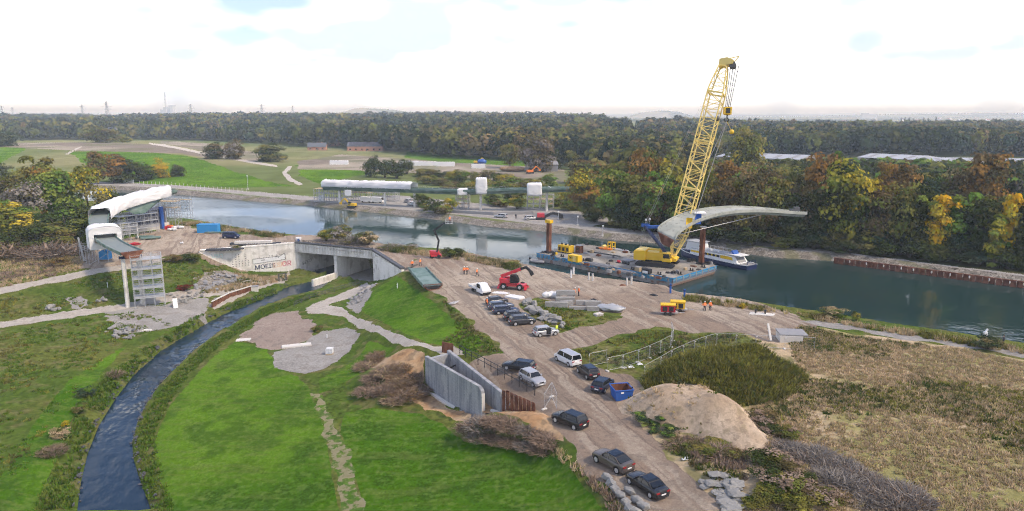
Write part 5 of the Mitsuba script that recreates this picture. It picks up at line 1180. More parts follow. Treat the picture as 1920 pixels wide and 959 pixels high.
for i, q in ((16, 1.2), (22, -1.2)):
    b = dp[i] + sv[i] * q * .4
    put(fb, 'column', tube([b[0], b[1], z_at(b[0], b[1]) - .3], [b[0], b[1], b[2] - .9], .5, 12), 'concrete', 40)
hp = dp[40]
put(fb, 'haunch', hull([dp[33] + A_([0, -1.5, -.9]), dp[44] + A_([0, -1.5, -.9]), dp[36] + A_([1, -2.2, -3.8]), dp[38] + A_([1.5, -2.2, -4.2]), dp[33] + A_([0, 1, -.9]), dp[44] + A_([0, 1, -.9]), dp[37] + A_([1, 1, -4])]), 'green_steel')

ba = [(-112.9, 211.8), (-107.1, 220.9)]
ab2 = thing('pier_block', 'concrete plinth with dark sheeted wall under the rising footbridge', 'abutment')
(p0x, p0y), (p1x, p1y) = ba
pl = math.hypot(p1x - p0x, p1y - p0y)
put(ab2, 'plinth', slab(ba[0], ba[1], [(0, -.5), (pl, -.5), (pl, 1.9), (0, 1.9)], 6), PALE)
put(ab2, 'dark_sheeting', slab(ba[0], ba[1], [(.3, 1.9), (pl - .3, 1.9), (pl - .3, 6.4), (.3, 5.6)], 5, .3), SILT)
for k in range(5):
    s = .8 + k * (pl - 1.6) / 4
    put(ab2, 'prop', slab(ba[0], ba[1], [(s - .12, 1.92), (s + .12, 1.92), (s + .12, 5.4), (s - .12, 5.4)], .2, .05), STEEL)
put(ab2, 'prop', slab(ba[0], ba[1], [(pl * .72, .2), (pl * .72 + .9, .2), (pl * .72 + .9, 7.0), (pl * .72, 7.0)], .8, -1.0), BLUE, label='blue formwork prop')

scaffold('scaffold', 'scaffold under the rising footbridge in front of the dark sheeted wall', *[(-109.8, 207.9)][0], -.1, math.atan2(p1y - p0y, p1x - p0x), 5, 1, 3, 2.3, 1.2)
scaffold('scaffold', 'scaffold between the white tent and the dark sheeted wall', *[(-113.9, 205.0)][0], -.1, .5, 4, 1, 3, 2.2, 1.6)
scaffold('scaffold', 'high scaffold at the canal end of the footbridge', *[(-109.1, 225.3)][0], -.1, -.2, 3, 2, 4, 2.2, 1.6, boards=(3, 4))
scaffold('scaffold', 'low scaffold of leaning frames beside the footbridge ramp', *[(-108.2, 197.8)][0], -.1, .8, 3, 1, 2, 2.0, 1.0)
scaffold('scaffold', 'thin scaffold hanging over the canal bank beyond the footbridge', *[(-111.7, 239.2)][0], -1.2, -.3, 4, 1, 4, 2.2, 1.2, boards=(4,), r=.03)
scaffold('scaffold', 'scaffold that carries the white tent', *[(-100.7, 170.8)][0], -.2, -.75, 3, 3, 1, 2.1, 2.1, 3.2, boards=())
scaffold('scaffold_tower', 'galvanised scaffold tower with five platforms around the bridge column beside the walkway', *[(-77.5, 148.3)][0], z_at(*[(-77.5, 148.3)][0]), .42, 3, 2, 5, 1.9, 1.7, 2.05)

tc = dp[13]
tent = thing('white_tent', 'white shrink-wrapped tent round the footbridge deck on the left', 'tent')
tu = (dp[15] - dp[11]); tu[2] = 0; tu /= np.linalg.norm(tu)
def tent_wall(q, hole):
    z0, z1, w = -2.6, 2.6, 3.4
    o = tc + tu * q; s_ = np.cross(tu, [0, 0, 1.0])
    out = [(-w, z0), (-w, 1.7), (-2.3, z1), (2.3, z1), (w, 1.7), (w, z0)]
    inn = [(2.35, -1.1), (2.35, .9), (-2.35, .9), (-2.35, -1.1)]
    m = prism(Polygon(out, [inn]).exterior.coords, 0, .06) if not hole else (lambda t: (np.array(t.vertices), np.array(t.faces)))(trimesh.creation.extrude_polygon(Polygon(out, [inn]), .06, engine='earcut'))
    v = m[0]
    return o + s_ * v[:, :1] + A_([0, 0, 1.0]) * v[:, 1:2] + tu * v[:, 2:], m[1]
put(tent, 'end_wall', tent_wall(-3.0, True), 'tarp'); put(tent, 'end_wall', tent_wall(3.0, True), 'tarp')
prof_ = [(-3.45, -2.6), (-3.5, -.5), (-3.45, 1.7), (-2.9, 2.4), (-1.5, 2.72), (0, 2.66), (1.5, 2.74), (2.9, 2.4), (3.45, 1.7), (3.5, -.5), (3.45, -2.6)]
s_ = np.cross(tu, [0, 0, 1.0])
put(tent, 'cover', sheet([[tc + tu * q + s_ * a * (1 + .02 * math.sin(q * 3 + i)) + A_([0, 0, b + .10 * math.sin(q * 2.3 + i * 1.7)]) for i, (a, b) in enumerate(prof_)] for q in np.linspace(-3.1, 3.1, 14)]), 'tarp', 40)
tp = thing('tarpaulin', 'long white tarpaulin that covers the rising part of the footbridge', 'tarpaulin')
put(tp, None, shroud(dp[24:48:3] + A_([0, 0, -.35]), 5.4, 2.3, 1.3, 5, 40), 'tarp', True)

# the piece on the crane
seg = thing('bridge_segment', 'arched grey-green bridge segment that hangs from the floating crane', 'bridge')
SGP = [(33.8, 154.5, 9.1), (36.0, 156.0, 10.9), (40.6, 158.5, 12.5), (46.9, 162.0, 13.3), (54.9, 166.0, 13.2), (63.2, 170.0, 12.3), (70.8, 173.0, 11.4)]
sp = smooth_path(SGP, 40)
k = np.linspace(0, 1, 40)[:, None]
side = (1 - k) * A_([[.72, -.64, -.34]]) + k * A_([[.22, -.98, .05]])
top, body, edges, sv2 = deck(sp, np.interp(k[:, 0], [0, .35, 1], [4.8, 4.3, 4.0]), np.interp(k[:, 0], [0, .25, 1], [2.2, 1.3, 1.0]), side)
put(seg, 'deck', top, 'deck_steel', 40); put(seg, 'box_girder', body, 'deck_steel', 40)
for e in edges: put(seg, 'edge_plate', e, 'deck_steel', 40)
o = (sp[0] - sp[1]) / np.linalg.norm(sp[0] - sp[1]); e0, s0 = sp[0], sv2[0]
put(seg, 'open_end', loft([[e0 + o * q + s0 * 2.1 - A_([0, 0, .3]), e0 + o * q - s0 * 2.1 - A_([0, 0, .3]), e0 + o * q - s0 * 1.0 - A_([0, 0, 2.3]), e0 + o * q + s0 * 1.0 - A_([0, 0, 2.3])] for q in (.03, .25)]), 'rust', label='dark rusty open end of the segment')
put(seg, 'tie_cable', tube(sp[8] - A_([0, 0, 2.6]), sp[31] - A_([0, 0, .7]), .07, 6), STEEL)
put(seg, 'end_bracket', cat(box(*(sp[37] + A_([0, 0, .15])), 2.2, 1.2, .6, .2), box(*(sp[37] + A_([.4, 0, .75])), 1.4, .8, .5, .2)), DARKGREY)
for i, (c, lab) in enumerate((('paint_yellow', 'yellow banner hung over the edge of the lifted bridge segment'), ('paint_navy', 'blue banner beside the yellow one on the lifted bridge segment'))):
    p = sp[9 + i * 3] + sv2[9] * 1.2 + A_([0, 0, .1])
    single('banner', lab, 'banner', sheet([[p + A_([x, -.25 - .25 * abs(z), z + .25]) + A_([0, .12 * math.sin(3 * x + z), 0]) for z in np.linspace(1.0, -1.3, 6)] for x in np.linspace(0, 1.35, 5)]), c if i == 0 else BLUE, smooth=True)
single('white_bundle', 'white wrapped bundle lying on the lifted bridge segment', 'bundle', hull(sp[15] + A_([[x, y, z] for x in (-1.3, 1.2) for y in (-.7, .6) for z in (.05, .45)] + [[0, 0, .75], [.9, .2, .7]])), 'tarp')

# ------------------------------------------------------------------ works on the far bank
g2 = thing('footbridge', 'straight green girder of the footbridge on columns beyond the canal', 'bridge')
gp = smooth_path([(-75.1, 286.0, 6.7), (-54.2, 279.0, 6.8), (-34.4, 271.0, 7.0), (-17.8, 265.0, 7.2), (-2.0, 262.0, 7.9), (11.7, 261.0, 8.4), (27.4, 262.0, 8.5)], 40)
top, body, edges, s3 = deck(gp, 4.4, 1.5)
put(g2, 'deck', top, 'green_steel', 40); put(g2, 'box_girder', body, 'green_steel', 40)
for e in edges: put(g2, 'edge_plate', e, 'green_steel', 40)
for i in (2, 8, 12, 22, 33):
    p = gp[i]
    put(g2, 'column', tube([p[0], p[1], z_at(p[0], p[1]) - .3], [p[0], p[1], p[2] - .8], .45, 10), 'concrete', 40)
put(g2, 'railing', cat([beam(gp[i] + s3[i] * 2 + A_([0, 0, 1.1]), gp[i + 1] + s3[i + 1] * 2 + A_([0, 0, 1.1]), .06) for i in range(13, 26)] + [beam(gp[i] + s3[i] * 2, gp[i] + s3[i] * 2 + A_([0, 0, 1.1]), .06) for i in range(13, 27)]), STEEL)
single('tarpaulin', 'white lumpy tarpaulin over the left end of the far girder', 'tarpaulin', shroud(gp[0:13:2] + A_([0, 0, .7]), 5.4, 1.9, 1.5, 9, 40), 'tarp', smooth=True)
def wrapped(label, px, x0, x1, y0, y1, depth=4.5):
    (a, b) = px
    c = (A_(a) + A_(b)) / 2; w = np.linalg.norm(A_(a)[:2] - A_(b)[:2]); z0, z1 = min(a[2], b[2]), max(a[2], b[2])
    g = trimesh.creation.box([w, depth, z1 - z0]).subdivide().subdivide().subdivide()
    v = np.array(g.vertices); v = v * (1 - .05 * (np.abs(v) > [w * .45, depth * .45, (z1 - z0) * .45]).sum(1, keepdims=True).clip(1) + .05) + (meshkit.fbm(v * .9 + c, 3)[:, None] - .5) * .4
    return single('wrapped_box', label, 'wrapping', (v + A_([c[0], c[1] , (z0 + z1) / 2]), np.array(g.faces)), 'tarp', smooth=True)
wrapped('tall white wrapped enclosure standing on the far girder', [(-13.3, 263.0, 12.1), (-9.2, 263.0, 6.1)], 0, 0, 0, 0)
wrapped('squat white wrapped enclosure round the far girder at the right', [(5.5, 261.0, 10.2), (10.9, 261.0, 5.7)], 0, 0, 0, 0, 5.5)
wrapped('low white wrapped enclosure on the middle scaffold tower', [(-20.2, 265.0, 7.8), (-16.5, 265.0, 5.6)], 0, 0, 0, 0)
cw = [(12.4, 260.0, 9.3), (14.0, 260.0, 7.9), (14.8, 260.0, 6.0), (14.8, 260.0, 4.4)]
single('white_sheet', 'white sheet that hangs loose in a curve at the right scaffold', 'sheet', sheet([[A_(p) + A_([.8, q, 0]) for q in (-1.2, 0, 1.2)] for p in smooth_path(cw, 9)]), 'tarp', smooth=True)
for lab, g, rz, nx, ny, nz, bd in (('left scaffold under the covered far girder', [(-73.2, 288.7)][0], -.35, 6, 2, 3, (3,)), ('middle scaffold under the covered far girder', [(-63.0, 291.9)][0], -.35, 5, 2, 3, (2, 3)), ('right scaffold under the covered far girder', [(-52.1, 292.0)][0], -.35, 5, 2, 3, (3,)),
                                   ('scaffold stair tower under the low wrapped enclosure', [(-18.5, 268.4)][0], -.15, 2, 2, 3, (1, 2, 3)), ('scaffold tower under the squat wrapped enclosure', [(8.1, 268.1)][0], -.1, 2, 2, 3, (2, 3)), ('open scaffold right of the squat wrapped enclosure', [(13.3, 268.8)][0], -.1, 2, 2, 3, (1, 2))):
    scaffold('scaffold', lab, *g, z_at(*g), rz, nx, ny, nz, 2.3, 1.9, 1.75, boards=bd, rail=False, r=.10)
single('retaining_wall', 'low dark concrete wall beside the far bank road', 'wall', cat([slab(a, b, [(0, -.3), (float(np.hypot(*(A_(b) - A_(a)))), -.3), (float(np.hypot(*(A_(b) - A_(a)))), 1.1), (0, 1.1)], .4) for a, b in zip([(-30.6, 259.3), (-17.2, 253.6), (-6.6, 249.5)], [(-17.2, 253.6), (-6.6, 249.5), (7.6, 252.5)])]), GREY)

# ------------------------------------------------------------------ floating plant
BC = A_([6.2, 177.4]); BRZ = math.atan2(-28.2, 28.3); BLEN, BWID = 40.0, 18.4
def bl(p):
    """World point -> metres along and across the pontoon."""
    q = rot(A_([[p[0] - BC[0], p[1] - BC[1], 0]]), -BRZ)[0]
    return q[0], q[1]
def onb(m):
    return at(m, BC[0], BC[1], 0, BRZ)
pon = thing('pontoon', 'long blue work pontoon moored in the canal with a grey cluttered deck', 'pontoon')
put(pon, 'hull', onb(hull([[x, y, z] for x, z in ((0, .45), (BLEN, .45), (0, -.55), (BLEN, -.55)) for y in (0, BWID)])), 'hull_blue')
put(pon, 'hull_bottom', onb(hull([[x, y, z] for x, z in ((.12, -.55), (BLEN - .12, -.55), (1.2, -2.4), (BLEN - .8, -2.4)) for y in (.12, BWID - .12)])), 'hull_low')
put(pon, 'deck', onb(box(BLEN / 2, BWID / 2, .45, BLEN - .06, BWID - .06, .1)), 'deck_grey')
for i in range(12):
    put(pon, 'rubbing_strip', onb(box(1.5 + i * 3.4, -.05, -.5, .28, .12, .98)), GREY)
for i in range(7):
    put(pon, 'rubbing_strip', onb(box(BLEN + .05, 1.2 + i * 2.7, -.5, .12, .28, .98)), GREY)
put(pon, 'hull_band', onb(cat(box(BLEN / 2, -.03, .36, BLEN, .08, .12), box(BLEN + .03, BWID / 2, .36, .08, BWID, .12))), CONTBLUE)
for i, (x, y) in enumerate([(1.5, .8), (8, .7), (15, .7), (22, .7), (29, .7), (36, .7), (39, 4), (39, 9), (39, 14), (38, 17.6), (28, 17.6), (14, 17.6), (2, 17.6), (.8, 9)]):
    put(pon, 'bollard', onb(cat(tube([x - .3, y, .55], [x - .3, y, 1.15], .16), tube([x + .3, y, .55], [x + .3, y, 1.15], .16), box(x, y, .55, 1.2, .5, .1))), BLACK)
def deckthing(name, label, cat_, parts, group=None):
    k = thing(name, label, cat_, group)
    for pn, m, mt in parts:
        put(k, pn, onb(m), mt)
    return k
for (p, h, lab) in (([(9.3, 177.4)][0], 7.6, 'rusty square spud leg with yellow cap at the left end of the pontoon'), ([(44.3, 163.7)][0], 8.6, 'rusty square spud leg near the right end of the pontoon')):
    x, y = bl(p)
    deckthing('spud_leg', lab, 'spud', [('leg', box(x, y, -4, .95, .95, h + 4.6), 'rust'), ('collar', cat(box(x - .75, y, .55, .3, 1.6, .5), box(x + .75, y, .55, .3, 1.6, .5), box(x, y - .75, .55, 1.2, .3, .5), box(x, y + .75, .55, 1.2, .3, .5)), BLACK),
              ('cap', box(x, y, h + .6, 1.7 if h < 8 else 1.1, 1.2, .75 if h < 8 else .25), YELLOW if h < 8 else PALE)])
x, y = bl([(13.2, 177.4)][0])
for i in range(3):
    deckthing('generator', f"yellow {['left', 'middle', 'right'][i]} generator box in the row by the left spud leg", 'generator', [('housing', box(x - 1.3 + i * 1.3, y + .6, .75, 1.12, 1.9, 1.75), YELLOW), ('skid', box(x - 1.3 + i * 1.3, y + .6, .55, 1.2, 2.0, .2), BLACK), ('exhaust', tube([x - 1.3 + i * 1.3, y + .6, 2.5], [x - 1.3 + i * 1.3, y + .6, 2.85], .25), BLACK), ('vent', box(x - 1.3 + i * 1.3, y - .37, 1.1, .7, .06, .9), BLACK)], 'row of yellow generators on the pontoon')
x, y = bl([(14.3, 166.1)][0])
deckthing('workshop_box', 'yellow equipment box with dark lettering at the front edge of the pontoon', 'box', [('housing', box(x, y + 1.0, .55, 3.1, 1.6, 1.55), YELLOW), ('door', box(x + .4, y + .17, .7, .9, .07, 1.2), BOOMYEL), ('lettering', (lambda v, f: (np.c_[x - 1.2 + v[:, 0], y + .19 - v[:, 2] * 2, 1.2 + v[:, 1]], f))(*lettering('HEBE', .5)), BLACK)])
x, y = bl([(24.9, 181.8)][0])
deckthing('winch_frame', 'orange winch frame standing at the rear edge of the pontoon', 'winch', [('base', box(x - .8, y, .55, 3.6, 1.8, .35), ORANGE), ('frame', cat(*[beam([x + a, y + b, .8], [x + a, y + b, 2.6], .18) for a in (.3, 1.7) for b in (-.6, .6)], *[beam([x + .3, y + b, 2.6], [x + 1.7, y + b, 2.6], .18) for b in (-.6, .6)], *[beam([x + a, y - .6, z], [x + a, y + .6, z], .16) for a in (.3, 1.7) for z in (1.6, 2.6)]), YELLOW), ('drum', tube([x - 1.4, y - .6, 1.2], [x - 1.4, y + .6, 1.2], .42, 12), BOOMYEL)])
MISC = [('cable_drum', 'black cable drum lying on the pontoon deck', 'drum', [(18.4, 166.8)][0], lambda x, y: [('drum', tube([x - .8, y, .95], [x + .8, y, .95], .38, 10), BLACK), ('flange', tube([x + .8, y, .97], [x + .9, y, .97], .42, 10), DARKGREY)]),
        ('timber_stack', 'stack of weathered beams on the pontoon front', 'timber', [(20.8, 160.7)][0], lambda x, y: [('beam', box(x - 1 + j * .08, y - .6 + j * .32, .55 + .22 * (j % 2), 6.2, .26, .24), GREY) for j in range(6)]),
        ('timber_stack', 'second stack of beams right of the middle of the pontoon front', 'timber', [(25.0, 154.5)][0], lambda x, y: [('beam', box(x + j * .1, y - .6 + j * .3, .55 + .2 * (j % 2), 4.4, .24, .22), GREY) for j in range(5)]),
        ('steel_mat', 'grey steel plate lying in the middle of the pontoon', 'plate', [(27.8, 167.4)][0], lambda x, y: [('plate', box(x, y, .55, 2.6, 2.2, .25), GREY)]),
        ('red_pump', 'small red pump on the pontoon deck', 'pump', [(25.1, 164.9)][0], lambda x, y: [('motor', tube([x - .3, y, .95], [x + .35, y, .95], .3, 10), RED), ('skid', box(x, y, .55, 1.1, .7, .14), BLACK)]),
        ('black_tank', 'black tank lying beside the red pump', 'tank', [(26.5, 163.1)][0], lambda x, y: [('tank', tube([x - .9, y, .95], [x + .9, y, .95], .36, 10), BLACK), ('cradle', box(x, y, .55, 1.4, .6, .16), GREY)]),
        ('deck_winch', 'dark winch by the left end of the pontoon', 'winch', [(10.6, 174.6)][0], lambda x, y: [('base', box(x, y, .55, 1.6, 1.1, .2), GREY), ('drum', tube([x, y - .5, 1.0], [x, y + .5, 1.0], .4, 10), BLACK), ('motor', box(x + .6, y, .75, .4, .5, .5), YELLOW)]),
        ('deck_winch', 'dark winch by the right rear corner of the pontoon', 'winch', [(46.0, 163.1)][0], lambda x, y: [('base', box(x, y, .55, 1.6, 1.1, .2), GREY), ('drum', tube([x, y - .5, 1.0], [x, y + .5, 1.0], .4, 10), BLACK), ('motor', box(x + .6, y, .75, .4, .5, .5), GREY)]),
        ('deck_winch', 'dark winch near the front corner of the pontoon', 'winch', [(35.3, 152.9)][0], lambda x, y: [('base', box(x, y, .55, 1.4, 1.0, .2), GREY), ('drum', tube([x, y - .45, .95], [x, y + .45, .95], .36, 10), BLACK), ('motor', box(x + .5, y, .75, .4, .5, .5), BLACK)]),
        ('tool_crate', 'dark crate with a white front near the pontoon corner', 'crate', [(29.7, 153.9)][0], lambda x, y: [('crate', box(x, y, .55, 2.0, 1.2, 1.0), BLACK), ('panel', box(x, y - .63, .6, 1.4, .06, .55), WHITE)]),
        ('tool_crate', 'brown crate behind the timber on the pontoon', 'crate', [(28.2, 156.1)][0], lambda x, y: [('crate', box(x, y, .55, 1.2, 1.0, .9), WOOD), ('lid', box(x, y, 1.45, 1.25, 1.05, .08), GREY)]),
        ('tyre_fender', 'pile of black tyres beside the boom foot', 'tyres', [(42.3, 167.4)][0], lambda x, y: [('tyre', tube([x + a, y + b, z], [x + a, y + b, z + .28], .55, 12), RUBBER) for a, b, z in ((0, 0, .55), (.1, .05, .84), (1.0, .3, .55), (1.0, .35, .84), (.5, -.8, .55))]),
        ('cabin', 'small brown control hut left of the middle of the pontoon', 'hut', [(17.0, 177.4)][0], lambda x, y: [('walls', box(x, y, .55, 1.5, 1.4, 1.9), 'rust'), ('roof', box(x, y, 2.45, 1.8, 1.7, .1), GREY), ('window', box(x, y - .72, 1.4, .8, .05, .6), GLASS)]),
        ('anchor_chain', 'dark heap of chain near the rear edge of the pontoon', 'chain', [(22.5, 183.3)][0], lambda x, y: [('chain', cat(*[ball(x + .5 * math.cos(q), y + .4 * math.sin(q), .62 + .12 * (q % 1), .2, 1) for q in np.arange(0, 9, .45)]), BLACK)]),
        ('steel_pipe', 'bundle of grey pipes along the rear edge of the pontoon', 'pipes', [(27.4, 180.3)][0], lambda x, y: [('pipe', tube([x - 2.5, y + j * .34, .72], [x + 2.4, y + j * .34, .72], .15, 8), STEEL) for j in range(4)]),
        ('steel_pipe', 'long dark pipe lying across the middle of the pontoon', 'pipes', [(22.7, 175.3)][0], lambda x, y: [('pipe', tube([x - 5, y, .7], [x + 5, y + .5, .7], .13, 8), DARKGREY)])]
CLUT = [('coiled black hose', 'hose', BLACK), ('grey timber mat', 'mat', GREY), ('brown plank bundle', 'planks', WOOD), ('rusty shackle box', 'box', 'rust'), ('dark chain locker', 'locker', DARKGREY)]
CP = [(10.0, 173.3), (11.4, 170.6), (16.3, 164.3), (17.3, 161.9), (18.6, 158.9), (19.7, 157.2), (21.5, 154.5), (22.7, 156.7), (23.5, 153.4), (25.5, 151.3), (26.4, 149.7), (28.0, 149.2), (30.2, 150.8), (31.2, 148.2), (32.8, 150.3), (34.4, 153.9), (36.5, 153.9), (39.0, 157.2), (41.7, 160.7), (42.0, 157.2), (16.1, 173.3), (18.5, 176.0), (20.2, 177.4), (21.4, 173.3), (24.8, 171.3), (23.6, 166.8), (29.7, 172.6), (25.6, 177.4), (28.6, 177.4), (30.3, 177.4)]
RKC = ranks(CP)
for i, p in enumerate(CP):
    nm, ct, mt = CLUT[i % 5]; x, y = bl(p); a, b, c = R.uniform(.5, 1.5), R.uniform(.4, .9), R.uniform(.15, .7)
    lab = f'{nm} on the pontoon deck, {RKC[i]} of the small deck clutter'
    if i % 5 == 0:
        mesh_ = cat(*[path_tube([[x + (.55 - .06 * q) * math.cos(t), y + (.55 - .06 * q) * math.sin(t), .62 + .09 * q] for t in np.linspace(0, 6.28, 12)], .06, 5) for q in range(3)])
    else:
        mesh_ = cat(hull([[x + sx * a / 2, y + sy * b / 2, z] for sx in (-1, 1) for sy in (-1, 1) for z in (.55, .55 + c)]), box(x, y, .55 + c, a * .7, b * .6, .08))
    deckthing('deck_' + ct, lab, ct, [('body', mesh_, mt)], 'small clutter on the pontoon deck')
for nm, lab, ct, p, fn in MISC:
    deckthing(nm, lab, ct, fn(*bl(p)))
x, y = -2.2 + 3.6, -1.3
dg = thing('dinghy', 'small grey inflatable dinghy tied to the left front of the pontoon', 'boat')
ring = [[x + 2.0 * math.cos(q) * (1.25 if math.cos(q) > 0 else 1), y - .3 + .75 * math.sin(q), -1.2 + .15 * max(0, math.cos(q))] for q in np.linspace(0, 2 * np.pi, 22)]
put(dg, 'tube', onb(path_tube(ring, .28, 8)), GREY, True); put(dg, 'floor', onb(box(x + .1, y - .3, -1.4, 3.4, 1.2, .1)), DARKGREY); put(dg, 'outboard', onb(box(x - 2.2, y - .3, -1.3, .35, .3, .8)), BLACK)

# crawler crane on the pontoon
cwp, ftp = A_([(30.8, 164.3)][0]), A_([(37.4, 161.3)][0])
CRZ = math.atan2(*(ftp - cwp)[::-1]); CF = (ftp - cwp) / np.linalg.norm(ftp - cwp); CLEN = float(np.linalg.norm(ftp - cwp))
def onc(m):
    return at(m, cwp[0], cwp[1], .55, CRZ)
cr = thing('crawler_crane', 'yellow lattice boom crawler crane standing on the pontoon with its boom raised high', 'crane')
put(cr, 'counterweight', onc(hull([[x, y, z] for x in (-1.6, 1.0) for y in (-2.4, 2.4) for z in (1.25, 3.4)] + [[-1.85, y, z] for y in (-2.0, 2.0) for z in (1.5, 3.1)])), YELLOW)
put(cr, 'counterweight_cap', onc(box(-.2, 0, 3.4, 2.2, 4.0, .22), ), BOOMYEL)
put(cr, 'superstructure', onc(hull([[x, y, z] for y in (-1.6, 1.6) for x, z in ((1.0, 1.3), (CLEN + .6, 1.3), (CLEN + .8, 1.9), (CLEN - 1.5, 3.0), (1.0, 3.1))])), YELLOW)
put(cr, 'engine_cover', onc(box(2.6, .7, 3.06, 3.0, 1.5, .55)), YELLOW); put(cr, 'engine_cover', onc(box(2.6, -1.0, 3.06, 2.6, .9, .35)), BOOMYEL)
cab = put(cr, 'cab', onc(hull([[x, y, z] for y in (-2.9, -1.7) for x, z in ((CLEN - 2.2, 1.4), (CLEN - .2, 1.4), (CLEN - .5, 3.4), (CLEN - 2.2, 3.4))])), YELLOW)
put(cr, 'cab__window', onc(hull([[x, y, z] for y in (-2.93, -2.86) for x, z in ((CLEN - 2.0, 2.2), (CLEN - .42, 2.2), (CLEN - .62, 3.2), (CLEN - 2.0, 3.2))])), GLASS)
put(cr, 'cab__window', onc(hull([[x + q, y, z] for q in (0, .06) for y in (-2.8, -1.8) for x, z in ((CLEN - .36, 2.2), (CLEN - .50, 3.2))])), GLASS)
put(cr, 'slew_ring', onc(tube([3.4, 0, .9], [3.4, 0, 1.3], 1.6, 20)), BLACK)
for s in (-1, 1):
    tr = put(cr, 'track', onc(hull([[x, s * 2.6 + y, z] for y in (-.55, .55) for x, z in ((-.6, .02), (7.4, .02), (8.0, .5), (7.5, 1.05), (-.7, 1.05), (-1.2, .5))])), BLACK)
put(cr, 'carbody', onc(box(3.4, 0, .3, 3.4, 4.4, .65)), DARKGREY)
foot = onc((A_([[CLEN - .3, 0, 2.3]]), BOXF))[0][0]
tip = A_([(47.6, 166.0, 45.4)][0])
bd, bside = (tip - foot) / np.linalg.norm(tip - foot), np.cross((tip - foot) / np.linalg.norm(tip - foot), [CF[0], CF[1], 0])
bside /= np.linalg.norm(bside); bup = np.cross(bside, bd); BL_ = float(np.linalg.norm(tip - foot))
NB = 22
def half(t):
    return 0.5 * np.interp(t, [0, .12, .90, 1], [1.0, 4.1, 4.1, 2.4]), 0.5 * np.interp(t, [0, .12, .88, 1], [.7, 3.4, 3.4, 1.7])
def bp(t, i, j):
    a, b = half(t)
    return foot + bd * BL_ * t + bside * a * i + bup * b * j
for i in (-1, 1):
    for j in (-1, 1):
        put(cr, 'boom_chord', path_tube([bp(t, i, j) for t in np.linspace(0, 1, NB + 1)], .15, 7), BOOMYEL, True)
lace = []
for q in range(NB):
    t0, t1 = q / NB, (q + 1) / NB
    for i in (-1, 1):
        a, b = ((t0, -1), (t1, 1)) if q % 2 else ((t0, 1), (t1, -1))
        lace.append((bp(a[0], i, a[1]), bp(b[0], i, b[1]))); lace.append((bp(a[0], a[1], i), bp(b[0], b[1], i)))
    tm = (t0 + t1) / 2
    for i in (-1, 1):
        lace.append((bp(t1, i, -1), bp(t1, i, 1))); lace.append((bp(t1, -1, i), bp(t1, 1, i)))
key = put(cr, 'boom_lacing', cat([tube(a, b, .075, 5) for a, b in lace]), BOOMYEL); labels[key] = {'kind': 'stuff'}
for t in (.12, .36, .61, .86):
    put(cr, 'boom_joint', cat([beam(bp(t, -1, j), bp(t, 1, j), .32) for j in (-1, 1)] + [beam(bp(t, i, -1), bp(t, i, 1), .32) for i in (-1, 1)]), BOOMYEL)
hd = tip + bd * .3
F3 = A_([CF[0], CF[1], 0])
put(cr, 'boom_head', cat(hull([hd + F3 * x + bside * y + A_([0, 0, z]) for y in (-1.2, 1.2) for x, z in ((-1.0, -.5), (-.9, 1.2), (.8, 1.5), (2.2, .9), (2.0, .1))]), beam(hd + F3 * .5 + A_([0, 0, 1.4]), hd + F3 * 3.2 + A_([0, 0, 1.9]), .2), beam(hd + F3 * 2 + A_([0, 0, .4]), hd + F3 * 3.2 + A_([0, 0, 1.9]), .2)), BOOMYEL)
for y in (-.8, 0, .8):
    put(cr, 'sheave', tube(hd + F3 * 1.9 + bside * (y - .12), hd + F3 * 1.9 + bside * (y + .12), .75, 16), DARKGREY)
put(cr, 'boom_lamp', ball(*(bp(.735, -.4, 1.05)), .55, 2), DARKGREY, True)
mtip = A_([(31.6, 168.0, 8.9)][0]); mroot = onc((A_([[CLEN - 1.6, 0, 2.6]]), BOXF))[0][0]
for s in (-1, 1):
    put(cr, 'mast_leg', beam(mroot + bside * 1.1 * s, mtip + bside * .9 * s, .38), NAVY)
put(cr, 'mast_crossbar', cat([beam(mroot + (mtip - mroot) * t - bside * 1.0, mroot + (mtip - mroot) * t + bside * 1.0, .2) for t in (.25, .5, .75, .98)]), NAVY)
put(cr, 'mast_head', cat(hull([mtip + bside * y + A_([x, 0, z]) for y in (-1.2, 1.2) for x in (-.6, .9) for z in (-.3, .5)]), hull([mtip + A_([2.4, -.3, -.2]) + A_([x, y, z]) for x in (-2, 1.6) for y in (-.5, .5) for z in (-.3, .35)])), BLUE)
put(cr, 'mast_lamp', cat(ball(*(mtip + A_([.1, -.6, 1.5])), .3, 2), ball(*(mtip + A_([1.2, .6, 1.5])), .3, 2), beam(mtip + A_([.1, -.6, .4]), mtip + A_([.1, -.6, 1.4]), .08), beam(mtip + A_([1.2, .6, .4]), mtip + A_([1.2, .6, 1.4]), .08)), PALE)
cwtop = onc((A_([[-.8, 0, 3.5]]), BOXF))[0][0]
for s in (-.8, .8):
    put(cr, 'backstay', tube(mtip + bside * s, cwtop + bside * s, .03, 5), GREY)
for s in (-.9, .9):
    put(cr, 'pendant', tube(mtip + bside * s, tip + bside * s * .8 - F3 * .6 + A_([0, 0, .6]), .022, 5), STEEL)
hook = A_([(48.9, 165.5, 35.7)][0])
for i, s in enumerate((-.75, -.25, .25, .75)):
    put(cr, 'hoist_rope', tube(hd + F3 * (1.6 + .5 * i) + bside * s, hook + A_([-.5 + .33 * i, 0, .8]), .085, 5), DARKGREY)
hk = thing('hook_block', 'yellow hook block that hangs from the crane boom', 'hook')
put(hk, 'block', hull([hook + A_([x, y, z]) for x in (-.85, .85) for y in (-.5, .5) for z in (-.75, .85)] + [hook + A_([x, 0, -1.0]) for x in (-.5, .5)]), YELLOW)
put(hk, 'cheek_plate', box(hook[0], hook[1] - .55, hook[2] - .5, .9, .1, 1.1), BLACK)
